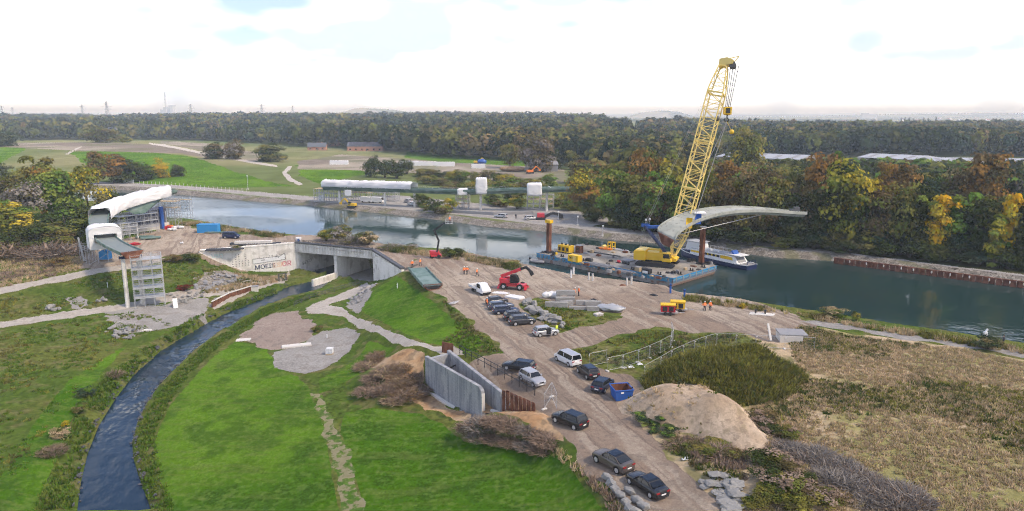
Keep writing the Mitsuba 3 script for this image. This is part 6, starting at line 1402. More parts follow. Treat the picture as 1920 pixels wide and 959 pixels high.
put(hk, 'hook', path_tube([hook + A_([x, 0, z]) for x, z in ((0, -.9), (0, -1.6), (.4, -1.9), (.2, -2.4), (-.4, -2.3), (-.5, -1.9))], .16, 7), BLACK, True)
slp = hook + A_([0, 0, -2.3])
for nme, p in (('sling', sp[11] + sv2[11] * 1.9), ('sling', sp[12] - sv2[12] * 1.9)):
    put(hk, nme, tube(slp, p + A_([0, 0, .3]), .07, 5), GREY)
h2 = slp + A_([1.1, -.5, -2.4])
put(hk, 'ball', cat(ball(*h2, .55, 2), tube(h2, slp, .05, 5)), YELLOW)

# work boat behind the pontoon
bs, bb_ = A_([(57.3, 166.8)][0]), A_([(44.8, 185.3)][0])
WRZ = math.atan2(*(bb_ - bs)[::-1]); WL = float(np.linalg.norm(bb_ - bs))
def onw(m):
    return at(m, bs[0], bs[1], -1.5, WRZ)
wb = thing('work_boat', 'white and navy work boat with a yellow stripe lying behind the pontoon', 'boat')
xs = np.linspace(0, WL, 14)
def bhw(x):
    return 2.3 * np.interp(x / WL, [0, .05, .7, .9, 1], [.80, .98, 1, .72, .10])
def ring_(x, w, z0, z1):
    return [[x, -w * .8, z0], [x, w * .8, z0], [x, w, (z0 + z1) / 2], [x, w, z1], [x, -w, z1], [x, -w, (z0 + z1) / 2]]
put(wb, 'hull', onw(loft([ring_(x, bhw(x), -.5, 1.05 + .5 * (x / WL) ** 3) for x in xs])), NAVY)
put(wb, 'bulwark', onw(cat([beam([xs[i], s * bhw(xs[i]), 1.15 + .5 * (xs[i] / WL) ** 3], [xs[i + 1], s * bhw(xs[i + 1]), 1.15 + .5 * (xs[i + 1] / WL) ** 3], .16) for s in (-1, 1) for i in range(13)])), WHITE)
put(wb, 'saloon', onw(hull([[x, y * w, z] for y in (-1, 1) for x, z, w in ((2.7, 1.1, 1.95), (WL * .80, 1.2, 1.95), (WL * .78, 2.75, 1.8), (4.1, 2.75, 1.8))])), WHITE)
for s in (-1, 1):
    put(wb, 'stripe', onw(hull([[x, s * (1.93 - .02 + q), z] for q in (0, .06) for x, z in ((4.2, 1.75), (8.0, 1.75), (8.0, 2.5), (4.6, 2.5))])), YELLOW)
    put(wb, 'stripe', onw(hull([[x, s * (1.91 + q), z] for q in (0, .05) for x, z in ((9.2, 1.9), (WL * .78, 1.9), (WL * .78, 2.35), (9.2, 2.35))])), YELLOW)
    for i in range(5):
        x = 8.3 + i * 1.3
        put(wb, 'window', onw(box(x + .4, s * 1.93, 1.85, .8, .12, .5)), GLASS)
put(wb, 'rear_window', onw(hull([[x, y, z] for q in (0, .05) for y in (-1.4, 1.4) for x, z in ((2.82 - q, 1.35), (3.92 - q, 2.55))])), GREY)
put(wb, 'sun_deck', onw(box(WL * .45, 0, 2.75, WL * .66, 3.7, .12)), LIGHTROOF)
put(wb, 'aft_roof', onw(box(4.0, 0, 2.95, 3.4, 3.5, .14)), WHITE)
put(wb, 'wheelhouse', onw(hull([[x, y, z] for y in (-1.6, 1.6) for x, z in ((WL * .66, 2.8), (WL * .88, 2.2), (WL * .85, 4.4), (WL * .68, 4.4))])), WHITE)
for i in range(3):
    put(wb, 'wheelhouse_window', onw(box(WL * .70 + .75 + i * 1.25, -1.6, 3.35, .9, .1, .7)), GLASS)
put(wb, 'wheelhouse_roof', onw(box(WL * .765, 0, 4.4, WL * .22, 3.7, .14)), LIGHTROOF)
put(wb, 'aft_deck', onw(box(1.5, 0, 1.02, 2.6, 3.4, .08)), GREY)
put(wb, 'railing', onw(cat([beam([x, s * 1.75, 2.85], [x, s * 1.75, 3.65], .06) for x in np.linspace(5, WL * .64, 8) for s in (-1, 1)] + [beam([5, s * 1.75, 3.6], [WL * .64, s * 1.75, 3.6], .06) for s in (-1, 1)])), STEEL)
put(wb, 'life_raft', onw(tube([9.5, .9, 3.15], [10.9, .9, 3.15], .34, 12)), WHITE); put(wb, 'life_raft', onw(tube([11.6, .9, 3.15], [13.0, .9, 3.15], .34, 12)), WHITE)
put(wb, 'tarpaulin_cover', onw(hull([[x, y, z] for x, z in ((4.6, 3.1), (6.3, 3.1), (5.4, 3.9)) for y in (-.9, .9)])), BLUE)
put(wb, 'stern_gantry', onw(cat(beam([.3, -1.5, 1], [.3, -1.5, 2.0], .12), beam([.3, 1.5, 1], [.3, 1.5, 2.0], .12), beam([.3, -1.5, 2.0], [.3, 1.5, 2.0], .12))), NAVY)

# ------------------------------------------------------------------ vehicles
def solid(m):
    v, f = m
    f = f.astype(np.uint32)
    M = manifold3d.Manifold(manifold3d.Mesh(vert_properties=np.ascontiguousarray(v, np.float32), tri_verts=np.ascontiguousarray(f)))
    if M.status() != manifold3d.Error.NoError or M.volume() < 0:
        M = manifold3d.Manifold(manifold3d.Mesh(vert_properties=np.ascontiguousarray(v, np.float32), tri_verts=np.ascontiguousarray(f[:, ::-1])))
    return M
def mesh_of(M):
    m = M.to_mesh()
    return np.array(m.vert_properties[:, :3], float), np.array(m.tri_verts, int)

KINDS = {  # length, width, height; hood, belt, tail heights; windscreen foot and top, roof end, rear glass foot (as x from the rear, share of length)
    'saloon': dict(L=4.75, W=1.84, H=1.44, hood=.93, belt=.98, tail=1.0, ws=(.70, .555), rr=(.30, .135), wheel=.33),
    'estate': dict(L=4.75, W=1.83, H=1.48, hood=.93, belt=.99, tail=1.02, ws=(.70, .56), rr=(.085, .03), wheel=.33),
    'suv': dict(L=4.55, W=1.88, H=1.66, hood=1.05, belt=1.10, tail=1.12, ws=(.71, .585), rr=(.12, .04), wheel=.37),
    'coupe': dict(L=4.65, W=1.92, H=1.60, hood=1.06, belt=1.10, tail=1.16, ws=(.70, .57), rr=(.30, .09), wheel=.38),
    'hatch': dict(L=4.2, W=1.79, H=1.55, hood=.98, belt=1.03, tail=1.05, ws=(.73, .60), rr=(.12, .03), wheel=.33),
    'van': dict(L=4.75, W=1.9, H=1.85, hood=1.08, belt=1.12, tail=1.15, ws=(.83, .70), rr=(.045, .015), wheel=.34)}

def car_parts(kind, paint, roofm=None):
    def build():
        c = KINDS[kind]; L, W, H, r = c['L'], c['W'] / 2, c['H'], c['wheel']
        X = lambda t: (t - .5) * L
        st = [(0.0, .80, .36, c['tail'] * .72), (.02, .92, .24, c['tail'] * .93), (.08, .98, .20, c['tail']), (c['rr'][1] + .12, 1.0, .20, c['belt']), (.45, 1.0, .20, c['belt']), (c['ws'][0], 1.0, .20, c['belt'] - .02),
              (c['ws'][0] + .05, .995, .20, c['hood'] + .01), (.90, .96, .21, c['hood'] - .09), (.965, .88, .24, c['hood'] - .20), (1.0, .70, .36, c['hood'] - .34)]
        secs = []
        for t, w, z0, z1 in st:
            w = w * W
            half_ = [(w * .84, z0), (w * .97, z0 + .12), (w, z0 + .34), (w * .985, z1 - .20), (w * .93, z1 - .05), (w * .80, z1), (w * .40, z1 + .035)]
            secs.append([[X(t), y, z] for y, z in half_] + [[X(t), -y, z] for y, z in half_[::-1]])
        B = solid(loft(secs))
        ax = (X(.185), X(.815))
        for x in ax:
            for s in (-1, 1):
                cyl = manifold3d.Manifold.cylinder(.36, r + .06, r + .06, 20).rotate([90, 0, 0]).translate([x, s * W + (.18 if s > 0 else .18), r])
                B = B - cyl
        out = [('body', mikit.ply(mesh_of(B), paint, 35))]
        zb = c['belt'] - .03; wb_, wt = W * .91, W * .70
        f0, f1, r1, r0 = X(c['ws'][0]), X(c['ws'][1]), X(c['rr'][0]), X(c['rr'][1])
        core = hull([[x, s * w, z] for s in (-1, 1) for x, w, z in ((f0 - .03, wb_ - .02, zb), (f1, wt, H - .06), (r1, wt, H - .07), (r0 + .03, wb_ - .03, zb))])
        out.append(('cabin', mikit.ply(core, BLACK)))
        out.append(('roof', mikit.ply(hull([[x, s * w, z] for s in (-1, 1) for x, w, z in ((f1 + .06, wt + .015, H - .075), (f1 - .12, wt - .06, H - .005), (r1 + .15, wt - .06, H - .01), (r1 - .06, wt + .015, H - .085), ((f1 + r1) / 2, wt + .02, H - .05))]), roofm or paint)))
        def pane(q):
            n = np.cross(A_(q[1]) - A_(q[0]), A_(q[2]) - A_(q[0])); n = n / np.linalg.norm(n) * .02
            ctr = core[0].mean(0); n = n if np.dot(np.mean(A_(q), 0) - ctr, n) > 0 else -n
            return hull([A_(p) + n * e for p in q for e in (.1, 1.0)])
        out.append(('windscreen', mikit.ply(pane([[f0 - .06, -wb_ + .10, zb + .05], [f0 - .06, wb_ - .10, zb + .05], [f1 + .02, wt - .06, H - .10], [f1 + .02, -wt + .06, H - .10]]), GLASS)))
        out.append(('rear_window', mikit.ply(pane([[r0 + .06, -wb_ + .14, zb + .12], [r0 + .06, wb_ - .14, zb + .12], [r1 - .0, wt - .08, H - .12], [r1 - .0, -wt + .08, H - .12]]), GLASS)))
        mid = X(.47)
        for s in (-1, 1):
            a = lambda x, z: [x, s * (wb_ - .02 + (wt - wb_ + .02) * (z - zb) / (H - .06 - zb)), z]
            for nm, q in (('side_window', [a(f0 - .30, zb + .04), a(mid + .05, zb + .04), a(mid + .05, H - .13), a(f1 - .04, H - .13)]), ('side_window', [a(mid - .06, zb + .04), a(r0 + .40, zb + .06), a(r1 + .16, H - .13), a(mid - .06, H - .13)])):
                out.append((nm, mikit.ply(pane(q), GLASS)))
            for (p, q) in ((a(f0 - .02, zb + .0), a(f1, H - .07)), (a(r0 + .06, zb), a(r1 - .02, H - .08)), (a(mid, zb), a(mid, H - .08)), (a(f1, H - .08), a(r1, H - .09))):
                out.append(('pillar', mikit.ply(beam(A_(p) + [0, s * .012, 0], A_(q) + [0, s * .012, 0], .075), paint)))
            out.append(('mirror', mikit.ply(box(f0 - .28, s * (W + .07), zb + .02, .12, .2, .14), paint)))
            out.append(('headlight', mikit.ply(hull([[X(.985) - q, s * (W * y), c['hood'] - .33 + z] for q, y in ((0, .42), (.20, .82)) for z in (.0, .12)] + [[X(.93), s * W * .86, c['hood'] - .24]]), LAMPW)))
            out.append(('tail_light', mikit.ply(box(X(.012), s * W * .66, c['tail'] * .74, .12, W * .42, .13), LAMPRED)))
            for x in ax:
                wk = 'wheel'
                y0, y1 = (W - .21) * s, (W - .01) * s
                out.append(('wheel__tyre', mikit.ply(tube([x, y0, r], [x, y1, r], r, 18), RUBBER, 40)))
                out.append(('wheel__rim', mikit.ply(tube([x, y1 - .04 * s, r], [x, y1 + .012 * s, r], r * .66, 12), STEEL)))
        out.append(('number_plate', mikit.ply(box(X(0.0) - .03, 0, c['tail'] * .55, .04, .52, .12), WHITE)))
        out.append(('number_plate', mikit.ply(box(X(1.0) + .01, 0, .42, .04, .52, .11), WHITE)))
        out.append(('bumper', mikit.ply(hull([[X(-.004), s * W * .7, z] for s in (-1, 1) for z in (.26, .42)] + [[X(.05), s * W * .93, z] for s in (-1, 1) for z in (.26, .40)]), BLACK)))
        out.append(('grille', mikit.ply(box(X(.995), 0, c['hood'] - .40, .08, W * .75, .14), BLACK)))
        seen = {}
        res = []
        for n, d in out:                     # wheel__tyre, wheel__rim -> wheel_001__tyre ...
            base, _, sub = n.partition('__')
            i = seen.get(n, 0); seen[n] = i + 1
            res.append(((base + (f'_{i:03d}' if i else '')) + ('__' + sub if sub else ''), d))
        return res
    return copies(('car', kind, paint, roofm), build)

P_BLACK = mat('car_black', (0.010, 0.011, 0.014), .22, 0, .6, clearcoat=.8)
P_DBLUE = mat('car_dark_blue', (0.012, 0.020, 0.050), .22, 0, .6, clearcoat=.8)
P_GREY = mat('car_grey', (0.110, 0.095, 0.088), .28, .3, .6, clearcoat=.8)
P_SILVER = mat('car_silver', (0.42, 0.43, 0.45), .3, .35, .6, clearcoat=.7)
P_WHITE = mat('car_white', (0.66, 0.67, 0.67), .3, 0, .6, clearcoat=.7)
P_STEELB = mat('car_steel_blue', (0.06, 0.085, 0.13), .25, .3, .6, clearcoat=.8)
P_ANTH = mat('car_anthracite', (0.035, 0.038, 0.045), .25, .2, .6, clearcoat=.8)

def car(label, rear_front, kind, paint, group=None, roofm=None, name='parked_car'):
    (rx, ry), (fx, fy) = rear_front
    k = thing(name, label, 'car', group)
    x, y = (rx + fx) / 2, (ry + fy) / 2
    place(k, car_parts(kind, paint, roofm), x, y, z_at(x, y) + .01, math.atan2(fy - ry, fx - rx))
    return k

G1, G2 = 'cars along the access road', 'cars in the parked row'
car('black saloon car nearest to the drone, parked behind the grey stone blocks', [(13.6, 61.0), (12.0, 63.8)], 'saloon', P_BLACK, G1, GLASS)
car('grey-brown coupe SUV parked just ahead of the nearest black saloon', [(11.2, 65.6), (9.2, 68.3)], 'coupe', P_GREY, G1, GLASS)
car('black SUV parked alone on the left side of the road below the fence triangle', [(7.7, 76.1), (5.6, 78.3)], 'suv', P_BLACK, G1, GLASS)
car('dark blue car parked beside the blue skip', [(11.0, 86.3), (12.6, 89.0)], 'hatch', P_DBLUE, G1, GLASS)
car('black car between the white van and the dark blue car', [(10.9, 91.1), (9.8, 94.0)], 'hatch', P_BLACK, G1, GLASS)
car('white people carrier parked at the fenced grass', [(8.8, 96.1), (7.1, 99.0)], 'van', P_WHITE, G1, P_SILVER)
car('silver SUV facing the road beside the rusty sheet piles', [(1.8, 92.7), (3.7, 89.6)], 'suv', P_SILVER, G1)
car('black estate car behind the silver SUV', [(2.3, 95.0), (-0.4, 96.1)], 'estate', P_BLACK, G1, GLASS)
car('anthracite car at the far end of the parked row, next to the men in orange', [(-3.9, 128.8), (-1.7, 130.0)], 'hatch', P_ANTH, G2)
car('steel blue estate second in the parked row', [(-3.5, 125.5), (-0.5, 126.6)], 'estate', P_STEELB, G2)
car('dark blue estate third in the parked row', [(-2.8, 122.7), (0.6, 123.4)], 'estate', P_DBLUE, G2)
car('black SUV fourth in the parked row', [(-0.8, 118.7), (2.3, 119.7)], 'suv', P_BLACK, G2)
car('anthracite SUV at the near end of the parked row', [(0.1, 116.1), (3.3, 117.1)], 'suv', P_ANTH, G2)
oc = car('silver-white hatchback with its driver door open, apart from the parked row', [(3.9, 110.0), (7.0, 111.1)], 'hatch', P_SILVER, None)
(rx, ry), (fx, fy) = [(3.9, 110.0), (7.0, 111.1)]
arz = math.atan2(fy - ry, fx - rx); ox, oy = (rx + fx) / 2, (ry + fy) / 2
put(oc, 'open_door', at(cat(hull([[.75, -.92, z] for z in (.35, 1.0)] + [[.15, -1.75, z] for z in (.35, 1.0)] + [[.80, -.95, .35], [.2, -1.79, 1.0]]), beam([.72, -.9, 1.0], [.5, -1.25, 1.4], .06), beam([.5, -1.25, 1.4], [.15, -1.75, 1.0], .06)), ox, oy, z_at(ox, oy), arz), P_SILVER)
put(oc, 'door_opening', at(box(.25, -.895, .42, .95, .06, .9), ox, oy, z_at(ox, oy), arz), BLACK)
car('navy blue van parked beside the blue container', [(-82.4, 202.3), (-78.7, 202.3)], 'van', NAVY, None, NAVY, 'parked_van')
for lab, q, kd, pm in (('silver estate car on the far bank road', [(4.7, 238.0), (8.3, 239.2)], 'estate', P_SILVER), ('pale silver car on the far bank road left of the estate', [(-2.4, 243.0), (-5.3, 244.3)], 'estate', P_SILVER), ('white car at the far bank site, left of the retaining wall', [(-37.1, 274.8), (-41.1, 279.8)], 'estate', P_WHITE), ('silver car by the far bank wall with its nose to the canal', [(-39.9, 283.2), (-43.7, 288.5)], 'hatch', P_SILVER), ('dark blue car at the end of the far retaining wall', [(-33.0, 270.0), (-36.5, 274.8)], 'estate', P_DBLUE)):
    car(lab, q, kd, pm, 'cars on the far bank')
for lab, q in (('left white van on the far bank under the covered girder', [(-58.4, 286.3)][0]), ('right white van on the far bank under the covered girder', [(-53.9, 285.1)][0])):
    k = thing('white_van', lab, 'van', 'white vans on the far bank')
    put(k, 'body', at(hull([[x, y, z] for y in (-.95, .95) for x, z in ((-2.5, .4), (2.5, .4), (2.5, 1.2), (1.7, 2.3), (-2.5, 2.4))]), *q, 0, -.3), WHITE)
    put(k, 'windscreen', at(hull([[x, y, z] for y in (-.8, .8) for x, z in ((2.45, 1.3), (1.8, 2.2), (2.5, 1.32), (1.86, 2.22))]), *q, 0, -.3), GLASS)
    for a in (-1.5, 1.6):
        for b in (-.9, .9):
            put(k, 'wheel', at(tube([a, b - .1, .35], [a, b + .1, .35], .35, 12), *q, 0, -.3), RUBBER)

# flatbed pickup
(rx, ry), (fx, fy) = [(-7.8, 140.8), (-4.8, 135.6)]
tk = thing('pickup_truck', 'white double cab flatbed truck in front of the red telehandler', 'truck')
trz = math.atan2(fy - ry, fx - rx); tx, ty = (rx + fx) / 2, (ry + fy) / 2
def ont(m): return at(m, tx, ty, 0, trz)
put(tk, 'cab', ont(hull([[x, s * w, z] for s in (-1, 1) for x, z, w in ((.1, .5, .98), (2.75, .5, .95), (2.8, 1.1, .93), (1.95, 1.35, .95), (1.35, 2.25, .80), (.2, 2.25, .82), (.1, 1.3, .98))])), WHITE)
put(tk, 'windscreen', ont(hull([[x + q, s * w, z] for q in (0, .05) for s in (-1, 1) for x, z, w in ((1.93, 1.40, .84), (1.42, 2.15, .72))])), GLASS)
for s in (-1, 1):
    put(tk, 'side_window', ont(hull([[x, s * (w + q), z] for q in (0, .03) for x, z, w in ((1.75, 1.38, .955), (.3, 1.38, .965), (.35, 2.1, .85), (1.3, 2.1, .84))])), GLASS)
    put(tk, 'dropside', ont(box(-1.6, s * 1.0, .95, 3.2, .06, .42)), WHITE)
    for a in (-1.7, 1.9):
        put(tk, 'wheel', ont(tube([a, s * .70, .38], [a, s * .95, .38], .38, 16)), RUBBER)
    put(tk, 'headlight', ont(box(2.76, s * .68, .85, .1, .35, .2)), LAMPW)
put(tk, 'bed', ont(box(-1.6, 0, .82, 3.2, 2.0, .12)), GREY); put(tk, 'chassis', ont(box(-.2, 0, .42, 5.2, .9, .38)), BLACK)
put(tk, 'tailboard', ont(box(-3.2, 0, .95, .06, 2.0, .42)), WHITE); put(tk, 'bumper', ont(box(2.8, 0, .42, .14, 1.8, .3)), BLACK); put(tk, 'headboard', ont(box(-.03, 0, .95, .08, 1.9, 1.0)), GREY)

# red telescopic handler
tp_, = [(0.2, 141.7)]
th = thing('telehandler', 'red rotating telehandler with its boom raised, on the yard beside the truck', 'telehandler')
def onh(m): return at(m, tp_[0], tp_[1], 0, -.28)
put(th, 'chassis', onh(hull([[x, y, z] for y in (-1.0, 1.0) for x, z in ((-2.6, .7), (2.6, .7), (2.7, 1.1), (-2.6, 1.25))])), RED)
put(th, 'turret', onh(hull([[x, y, z] for y in (-1.15, 1.15) for x, z in ((-2.5, 1.35), (1.0, 1.35), (.9, 1.8), (-2.6, 2.3))])), RED)
put(th, 'engine_hood', onh(hull([[x, y, z] for y in (.35, 1.15) for x, z in ((-1.8, 1.8), (.6, 1.8), (.4, 2.3), (-1.8, 2.4))])), RED)
put(th, 'boom', onh(beam([-2.5, 0, 2.5], [1.6, 0, 4.2], .55, .62)), RED); put(th, 'inner_boom', onh(beam([1.5, 0, 4.15], [2.9, 0, 4.75], .42, .48)), BLACK)
put(th, 'boom_head', onh(cat(beam([2.7, 0, 4.7], [3.9, 0, 3.7], .4, .5), beam([3.7, 0, 3.8], [4.1, 0, 3.1], .3, .7))), BLACK)
put(th, 'lift_ram', onh(tube([-.4, 0, 1.9], [.9, 0, 3.7], .12, 8)), STEEL)
cb = put(th, 'cab', onh(hull([[x, y, z] for y in (-1.2, -.4) for x, z in ((-.3, 1.5), (1.35, 1.5), (1.5, 2.2), (1.0, 3.1), (-.2, 3.1))])), GLASS)
put(th, 'cab__frame', onh(cat(*[beam([a, y, z], [b, y, w], .09) for y in (-1.2, -.4) for a, z, b, w in ((-.3, 1.5, -.2, 3.1), (1.35, 1.5, 1.5, 2.2), (1.5, 2.2, 1.0, 3.1), (1.0, 3.1, -.2, 3.1))])), BLACK)
for a in (-1.7, 1.7):
    for s in (-1, 1):
        put(th, 'wheel__tyre', onh(tube([a, s * .85, .65], [a, s * 1.25, .65], .65, 18)), RUBBER, 40)
for a in (-1.7, 1.7):
    for s in (-1, 1):
        put(th, 'wheel__rim', onh(tube([a, s * 1.2, .65], [a, s * 1.27, .65], .33, 12)), STEEL)
for s in (-1, 1):
    put(th, 'stabiliser', onh(hull([[x, s * y, z] for x in (2.6, 3.1) for y, z in ((.3, .9), (1.2, .35), (1.3, .2), (.3, .4))])), RED)
    put(th, 'stabiliser', onh(hull([[x, s * y, z] for x in (-3.0, -2.6) for y, z in ((.3, .9), (1.2, .35), (1.3, .2), (.3, .4))])), RED)

# boom lift by the water
lp_, = [(-18.9, 173.6)]
lf = thing('boom_lift', 'red boom lift with a black articulated arm at the water edge', 'lift')
def onl(m): return at(m, lp_[0], lp_[1], 0, 0)
put(lf, 'chassis', onl(box(0, 0, .5, 2.6, 1.6, .4, .3)), RED); put(lf, 'turret', onl(hull([[x, y, z] for y in (-.8, .8) for x, z in ((-1.4, 1.0), (1.0, 1.0), (.7, 1.7), (-1.4, 1.9))])), RED)
for a in (-.85, .85):
    for s in (-.8, .8):
        put(lf, 'wheel', onl(tube([a, s - .18, .45], [a, s + .18, .45], .45, 14)), RUBBER)
J = [A_(p) - A_([lp_[0], lp_[1], 0]) for p in [(-18.5, 173.0, 1.6), (-18.0, 173.0, 4.4), (-19.0, 172.5, 7.1), (-16.6, 172.0, 8.9), (-15.8, 171.5, 9.1)]]
put(lf, 'lower_arm', onl(cat(beam(J[0], J[1], .42), beam(J[1], J[2], .38))), BLACK); put(lf, 'upper_arm', onl(beam(J[2], J[3], .34)), BLACK); put(lf, 'jib', onl(beam(J[3], J[4], .22)), BLACK)
put(lf, 'arm_joint', onl(cat(ball(*J[1], .26, 1), ball(*J[2], .26, 1), ball(*J[3], .2, 1))), BLACK)
bk = J[4] + A_([.5, 0, -.2])
put(lf, 'basket', onl(cat(box(*bk, 1.8, .9, .1), *[beam(bk + A_([x, y, 0]), bk + A_([x, y, 1.1]), .06) for x in (-.85, .85) for y in (-.42, .42)], *[beam(bk + A_([-.85, y, z]), bk + A_([.85, y, z]), .06) for y in (-.42, .42) for z in (.55, 1.1)], *[beam(bk + A_([x, -.42, z]), bk + A_([x, .42, z]), .06) for x in (-.85, .85) for z in (.55, 1.1)])), STEEL)
BASKET = bk + A_([lp_[0], lp_[1], .1])

# generator trailers, skip, containers, trailer
for lab, p, body_, top_, rz in (('red compressor trailer with a yellow top on the yard', [(27.7, 122.7)][0], RED, YELLOW, -.15), ('yellow compressor trailer right behind the red one', [(29.9, 124.8)][0], YELLOW, YELLOW, -.2)):
    k = thing('compressor_trailer', lab, 'trailer', 'compressor trailers on the yard')
    def onk(m): return at(m, p[0], p[1], 0, rz)
    put(k, 'housing', onk(box(0, 0, .62, 2.5, 1.4, 1.15)), body_); put(k, 'lid', onk(hull([[x, y, z] for x in (-1.35, 1.35) for y in (-.78, .78) for z in (1.77, 1.95)] + [[x, 0, 2.15] for x in (-1.2, 1.2)])), top_)
    for i in range(2):
        put(k, 'radiator', onk(box(-.55 + i * 1.1, -.71, .75, .8, .06, .85)), BLACK)
    put(k, 'chassis', onk(box(.2, 0, .42, 3.0, 1.3, .18)), STEEL); put(k, 'drawbar', onk(beam([1.4, 0, .5], [2.9, 0, .45], .1)), STEEL)
    for a in (-.45, .45):
        for s in (-1, 1):
            put(k, 'wheel', onk(tube([a, s * .72, .33], [a, s * .92, .33], .33, 12)), RUBBER)
sk, = [(13.7, 84.5)]
k = thing('skip_container', 'blue open skip with a rusty inside next to the sand heap', 'skip')
srz = .18
out_ = solid(hull([[x, y, z] for x, y, z in [(a * (1.25 + .25 * b), c * (.78 + .12 * b), .1 + 1.4 * b) for a in (-1, 1) for b in (0, 1) for c in (-1, 1)]]))
inn_ = solid(hull([[x, y, z] for x, y, z in [(a * (1.18 + .25 * b), c * (.71 + .12 * b), .2 + 1.4 * b) for a in (-1, 1) for b in (0, 1) for c in (-1, 1)]]))
sc_ = lambda m: at((m[0] * A_([.78, 1.35, 1.0]), m[1]), sk[0], sk[1], 0, srz)
put(k, 'tub', sc_(mesh_of(out_ - inn_)), BLUE)
put(k, 'lining', sc_(cat([hull([[a * (1.15 + .25 * b - q), c * (.69 + .12 * b), .24 + 1.3 * b] for b in (0, .98) for c in (-1, 1) for q in (0, .02)]) for a in (-1, 1)] + [hull([[a * (1.14 + .25 * b), c * (.69 + .12 * b - q), .24 + 1.3 * b] for b in (0, .98) for a in (-1, 1) for q in (0, .02)]) for c in (-1, 1)] + [box(0, 0, .21, 2.2, 1.3, .03)])), 'rust')
put(k, 'rim', sc_(cat(beam([-1.5, -.92, 1.5], [1.5, -.92, 1.5], .1), beam([-1.5, .92, 1.5], [1.5, .92, 1.5], .1), beam([-1.52, -.92, 1.5], [-1.52, .92, 1.5], .1), beam([1.52, -.92, 1.5], [1.52, .92, 1.5], .1))), BLUE)
put(k, 'lifting_lug', sc_(cat(box(1.52, -.5, .5, .12, .12, 1.2), box(1.52, .5, .5, .12, .12, 1.2))), NAVY)
put(k, 'label_plate', sc_(box(-.35, -.88, 1.08, .5, .06, .22)), WHITE)
def container(label, p, rz, L, m, group=None, name='container', h=2.55):
    k = thing(name, label, 'container', group); z = z_at(*p)
    o = lambda q: at(q, p[0], p[1], z, rz)
    put(k, 'box', o(box(0, 0, .12, L - .1, 2.36, h - .2)), m)
    put(k, 'rib', o(cat([box(-L / 2 + .3 + i * .5, s * 1.19, .2, .22, .06, h - .36) for i in range(int((L - .3) / .5)) for s in (-1, 1)])), m)
    labels[k + '__rib'] = {'kind': 'stuff'}
    put(k, 'frame', o(cat([box(a * (L / 2 - .06), s * 1.16, 0, .14, .14, h) for a in (-1, 1) for s in (-1, 1)] + [beam([-L / 2, s * 1.17, zz], [L / 2, s * 1.17, zz], .13) for s in (-1, 1) for zz in (.07, h - .07)] + [beam([a * (L / 2 - .06), -1.17, zz], [a * (L / 2 - .06), 1.17, zz], .13) for a in (-1, 1) for zz in (.07, h - .07)])), m)
    for s in (-1, 1):
        put(k, 'door', o(box(-L / 2 - .01, s * .55, .2, .08, 1.05, h - .4)), m)
    return k
container('bright blue shipping container on the left platform', [(-91.3, 212.6)][0], .03, 6.06, CONTBLUE)
for lab, px, L in (('long white container farthest left in the row beyond the canal', [(-116.0, 482.6)][0], 12), ('small white cabin container in the row beyond the canal', [(-81.8, 477.1)][0], 6), ('white container left in the middle of the row beyond the canal', [(-69.3, 486.2)][0], 12), ('white container in the middle of the row beyond the canal', [(-61.4, 481.1)][0], 12), ('white container right in the middle of the row beyond the canal', [(-55.1, 482.3)][0], 9), ('grey-white container at the right of the row beyond the canal', [(-44.0, 478.0)][0], 12), ('white container beside the blue machine beyond the canal', [(-21.7, 464.1)][0], 9)):
    container(lab, px, .02, L, WHITE, 'white site containers beyond the canal', 'site_container', 2.8)
ft, = [(-69.1, 188.8)]
k = thing('flatbed_trailer', 'long flat trailer with a pale beam on it behind the graffiti wall', 'trailer')
o = lambda q: at(q, ft[0], ft[1], 0, .13)
put(k, 'bed', o(box(0, 0, .75, 11.5, 2.2, .22)), DARKGREY); put(k, 'load', o(box(-.3, .2, .97, 9.6, 1.3, .62)), PALE)
put(k, 'coupling', o(cat(box(6.2, 0, .6, 1.2, 1.0, .5), box(-5.9, 0, .6, .6, 1.8, .6))), BLACK)
for a in (-4, -2.8, 2.6, 3.8):
    for s in (-1, 1):
        put(k, 'wheel', o(tube([a, s * .8, .45], [a, s * 1.1, .45], .45, 12)), RUBBER)
st, = [(-75.5, 183.5)]
k = thing('steel_beam_stack', 'low stack of dark steel beams at the left end of the graffiti wall', 'beams')
for j in range(5):
    put(k, 'beam', at(box(j * .2, -.9 + j * .42, .1 + .18 * (j % 2), 8.5, .36, .3), st[0], st[1], 0, .13), DARKGREY if j % 2 else SILT)

# ------------------------------------------------------------------ people
def capsule(p, q, r0, r1):
    a = manifold3d.Manifold.sphere(r0, 12).translate([float(x) for x in p]); b = manifold3d.Manifold.sphere(r1, 12).translate([float(x) for x in q])
    return (a + b).hull()

POSES = {  # hands, feet, elbows as (x forward, y left, z); twist of the stance
    'stand': dict(fl=(.02, .11), fr=(-.02, -.11), hl=(.08, .30, .82), hr=(.05, -.30, .80), el=(-.04, .30, 1.10), er=(-.05, -.30, 1.10), lean=0.0),
    'stride': dict(fl=(.28, .10), fr=(-.26, -.10), hl=(-.18, .28, .86), hr=(.24, -.26, .92), el=(-.16, .28, 1.12), er=(.02, -.29, 1.10), lean=.04),
    'point': dict(fl=(.05, .13), fr=(-.06, -.12), hl=(.06, .29, .82), hr=(.52, -.20, 1.30), el=(-.04, .30, 1.10), er=(.22, -.26, 1.26), lean=.02),
    'hips': dict(fl=(.03, .15), fr=(-.03, -.15), hl=(.06, .20, 1.02), hr=(.06, -.20, 1.02), el=(-.14, .40, 1.18), er=(-.14, -.40, 1.18), lean=0.0),
    'bent': dict(fl=(.10, .14), fr=(-.12, -.13), hl=(.52, .18, .78), hr=(.50, -.16, .74), el=(.36, .24, 1.00), er=(.34, -.23, .98), lean=.34)}

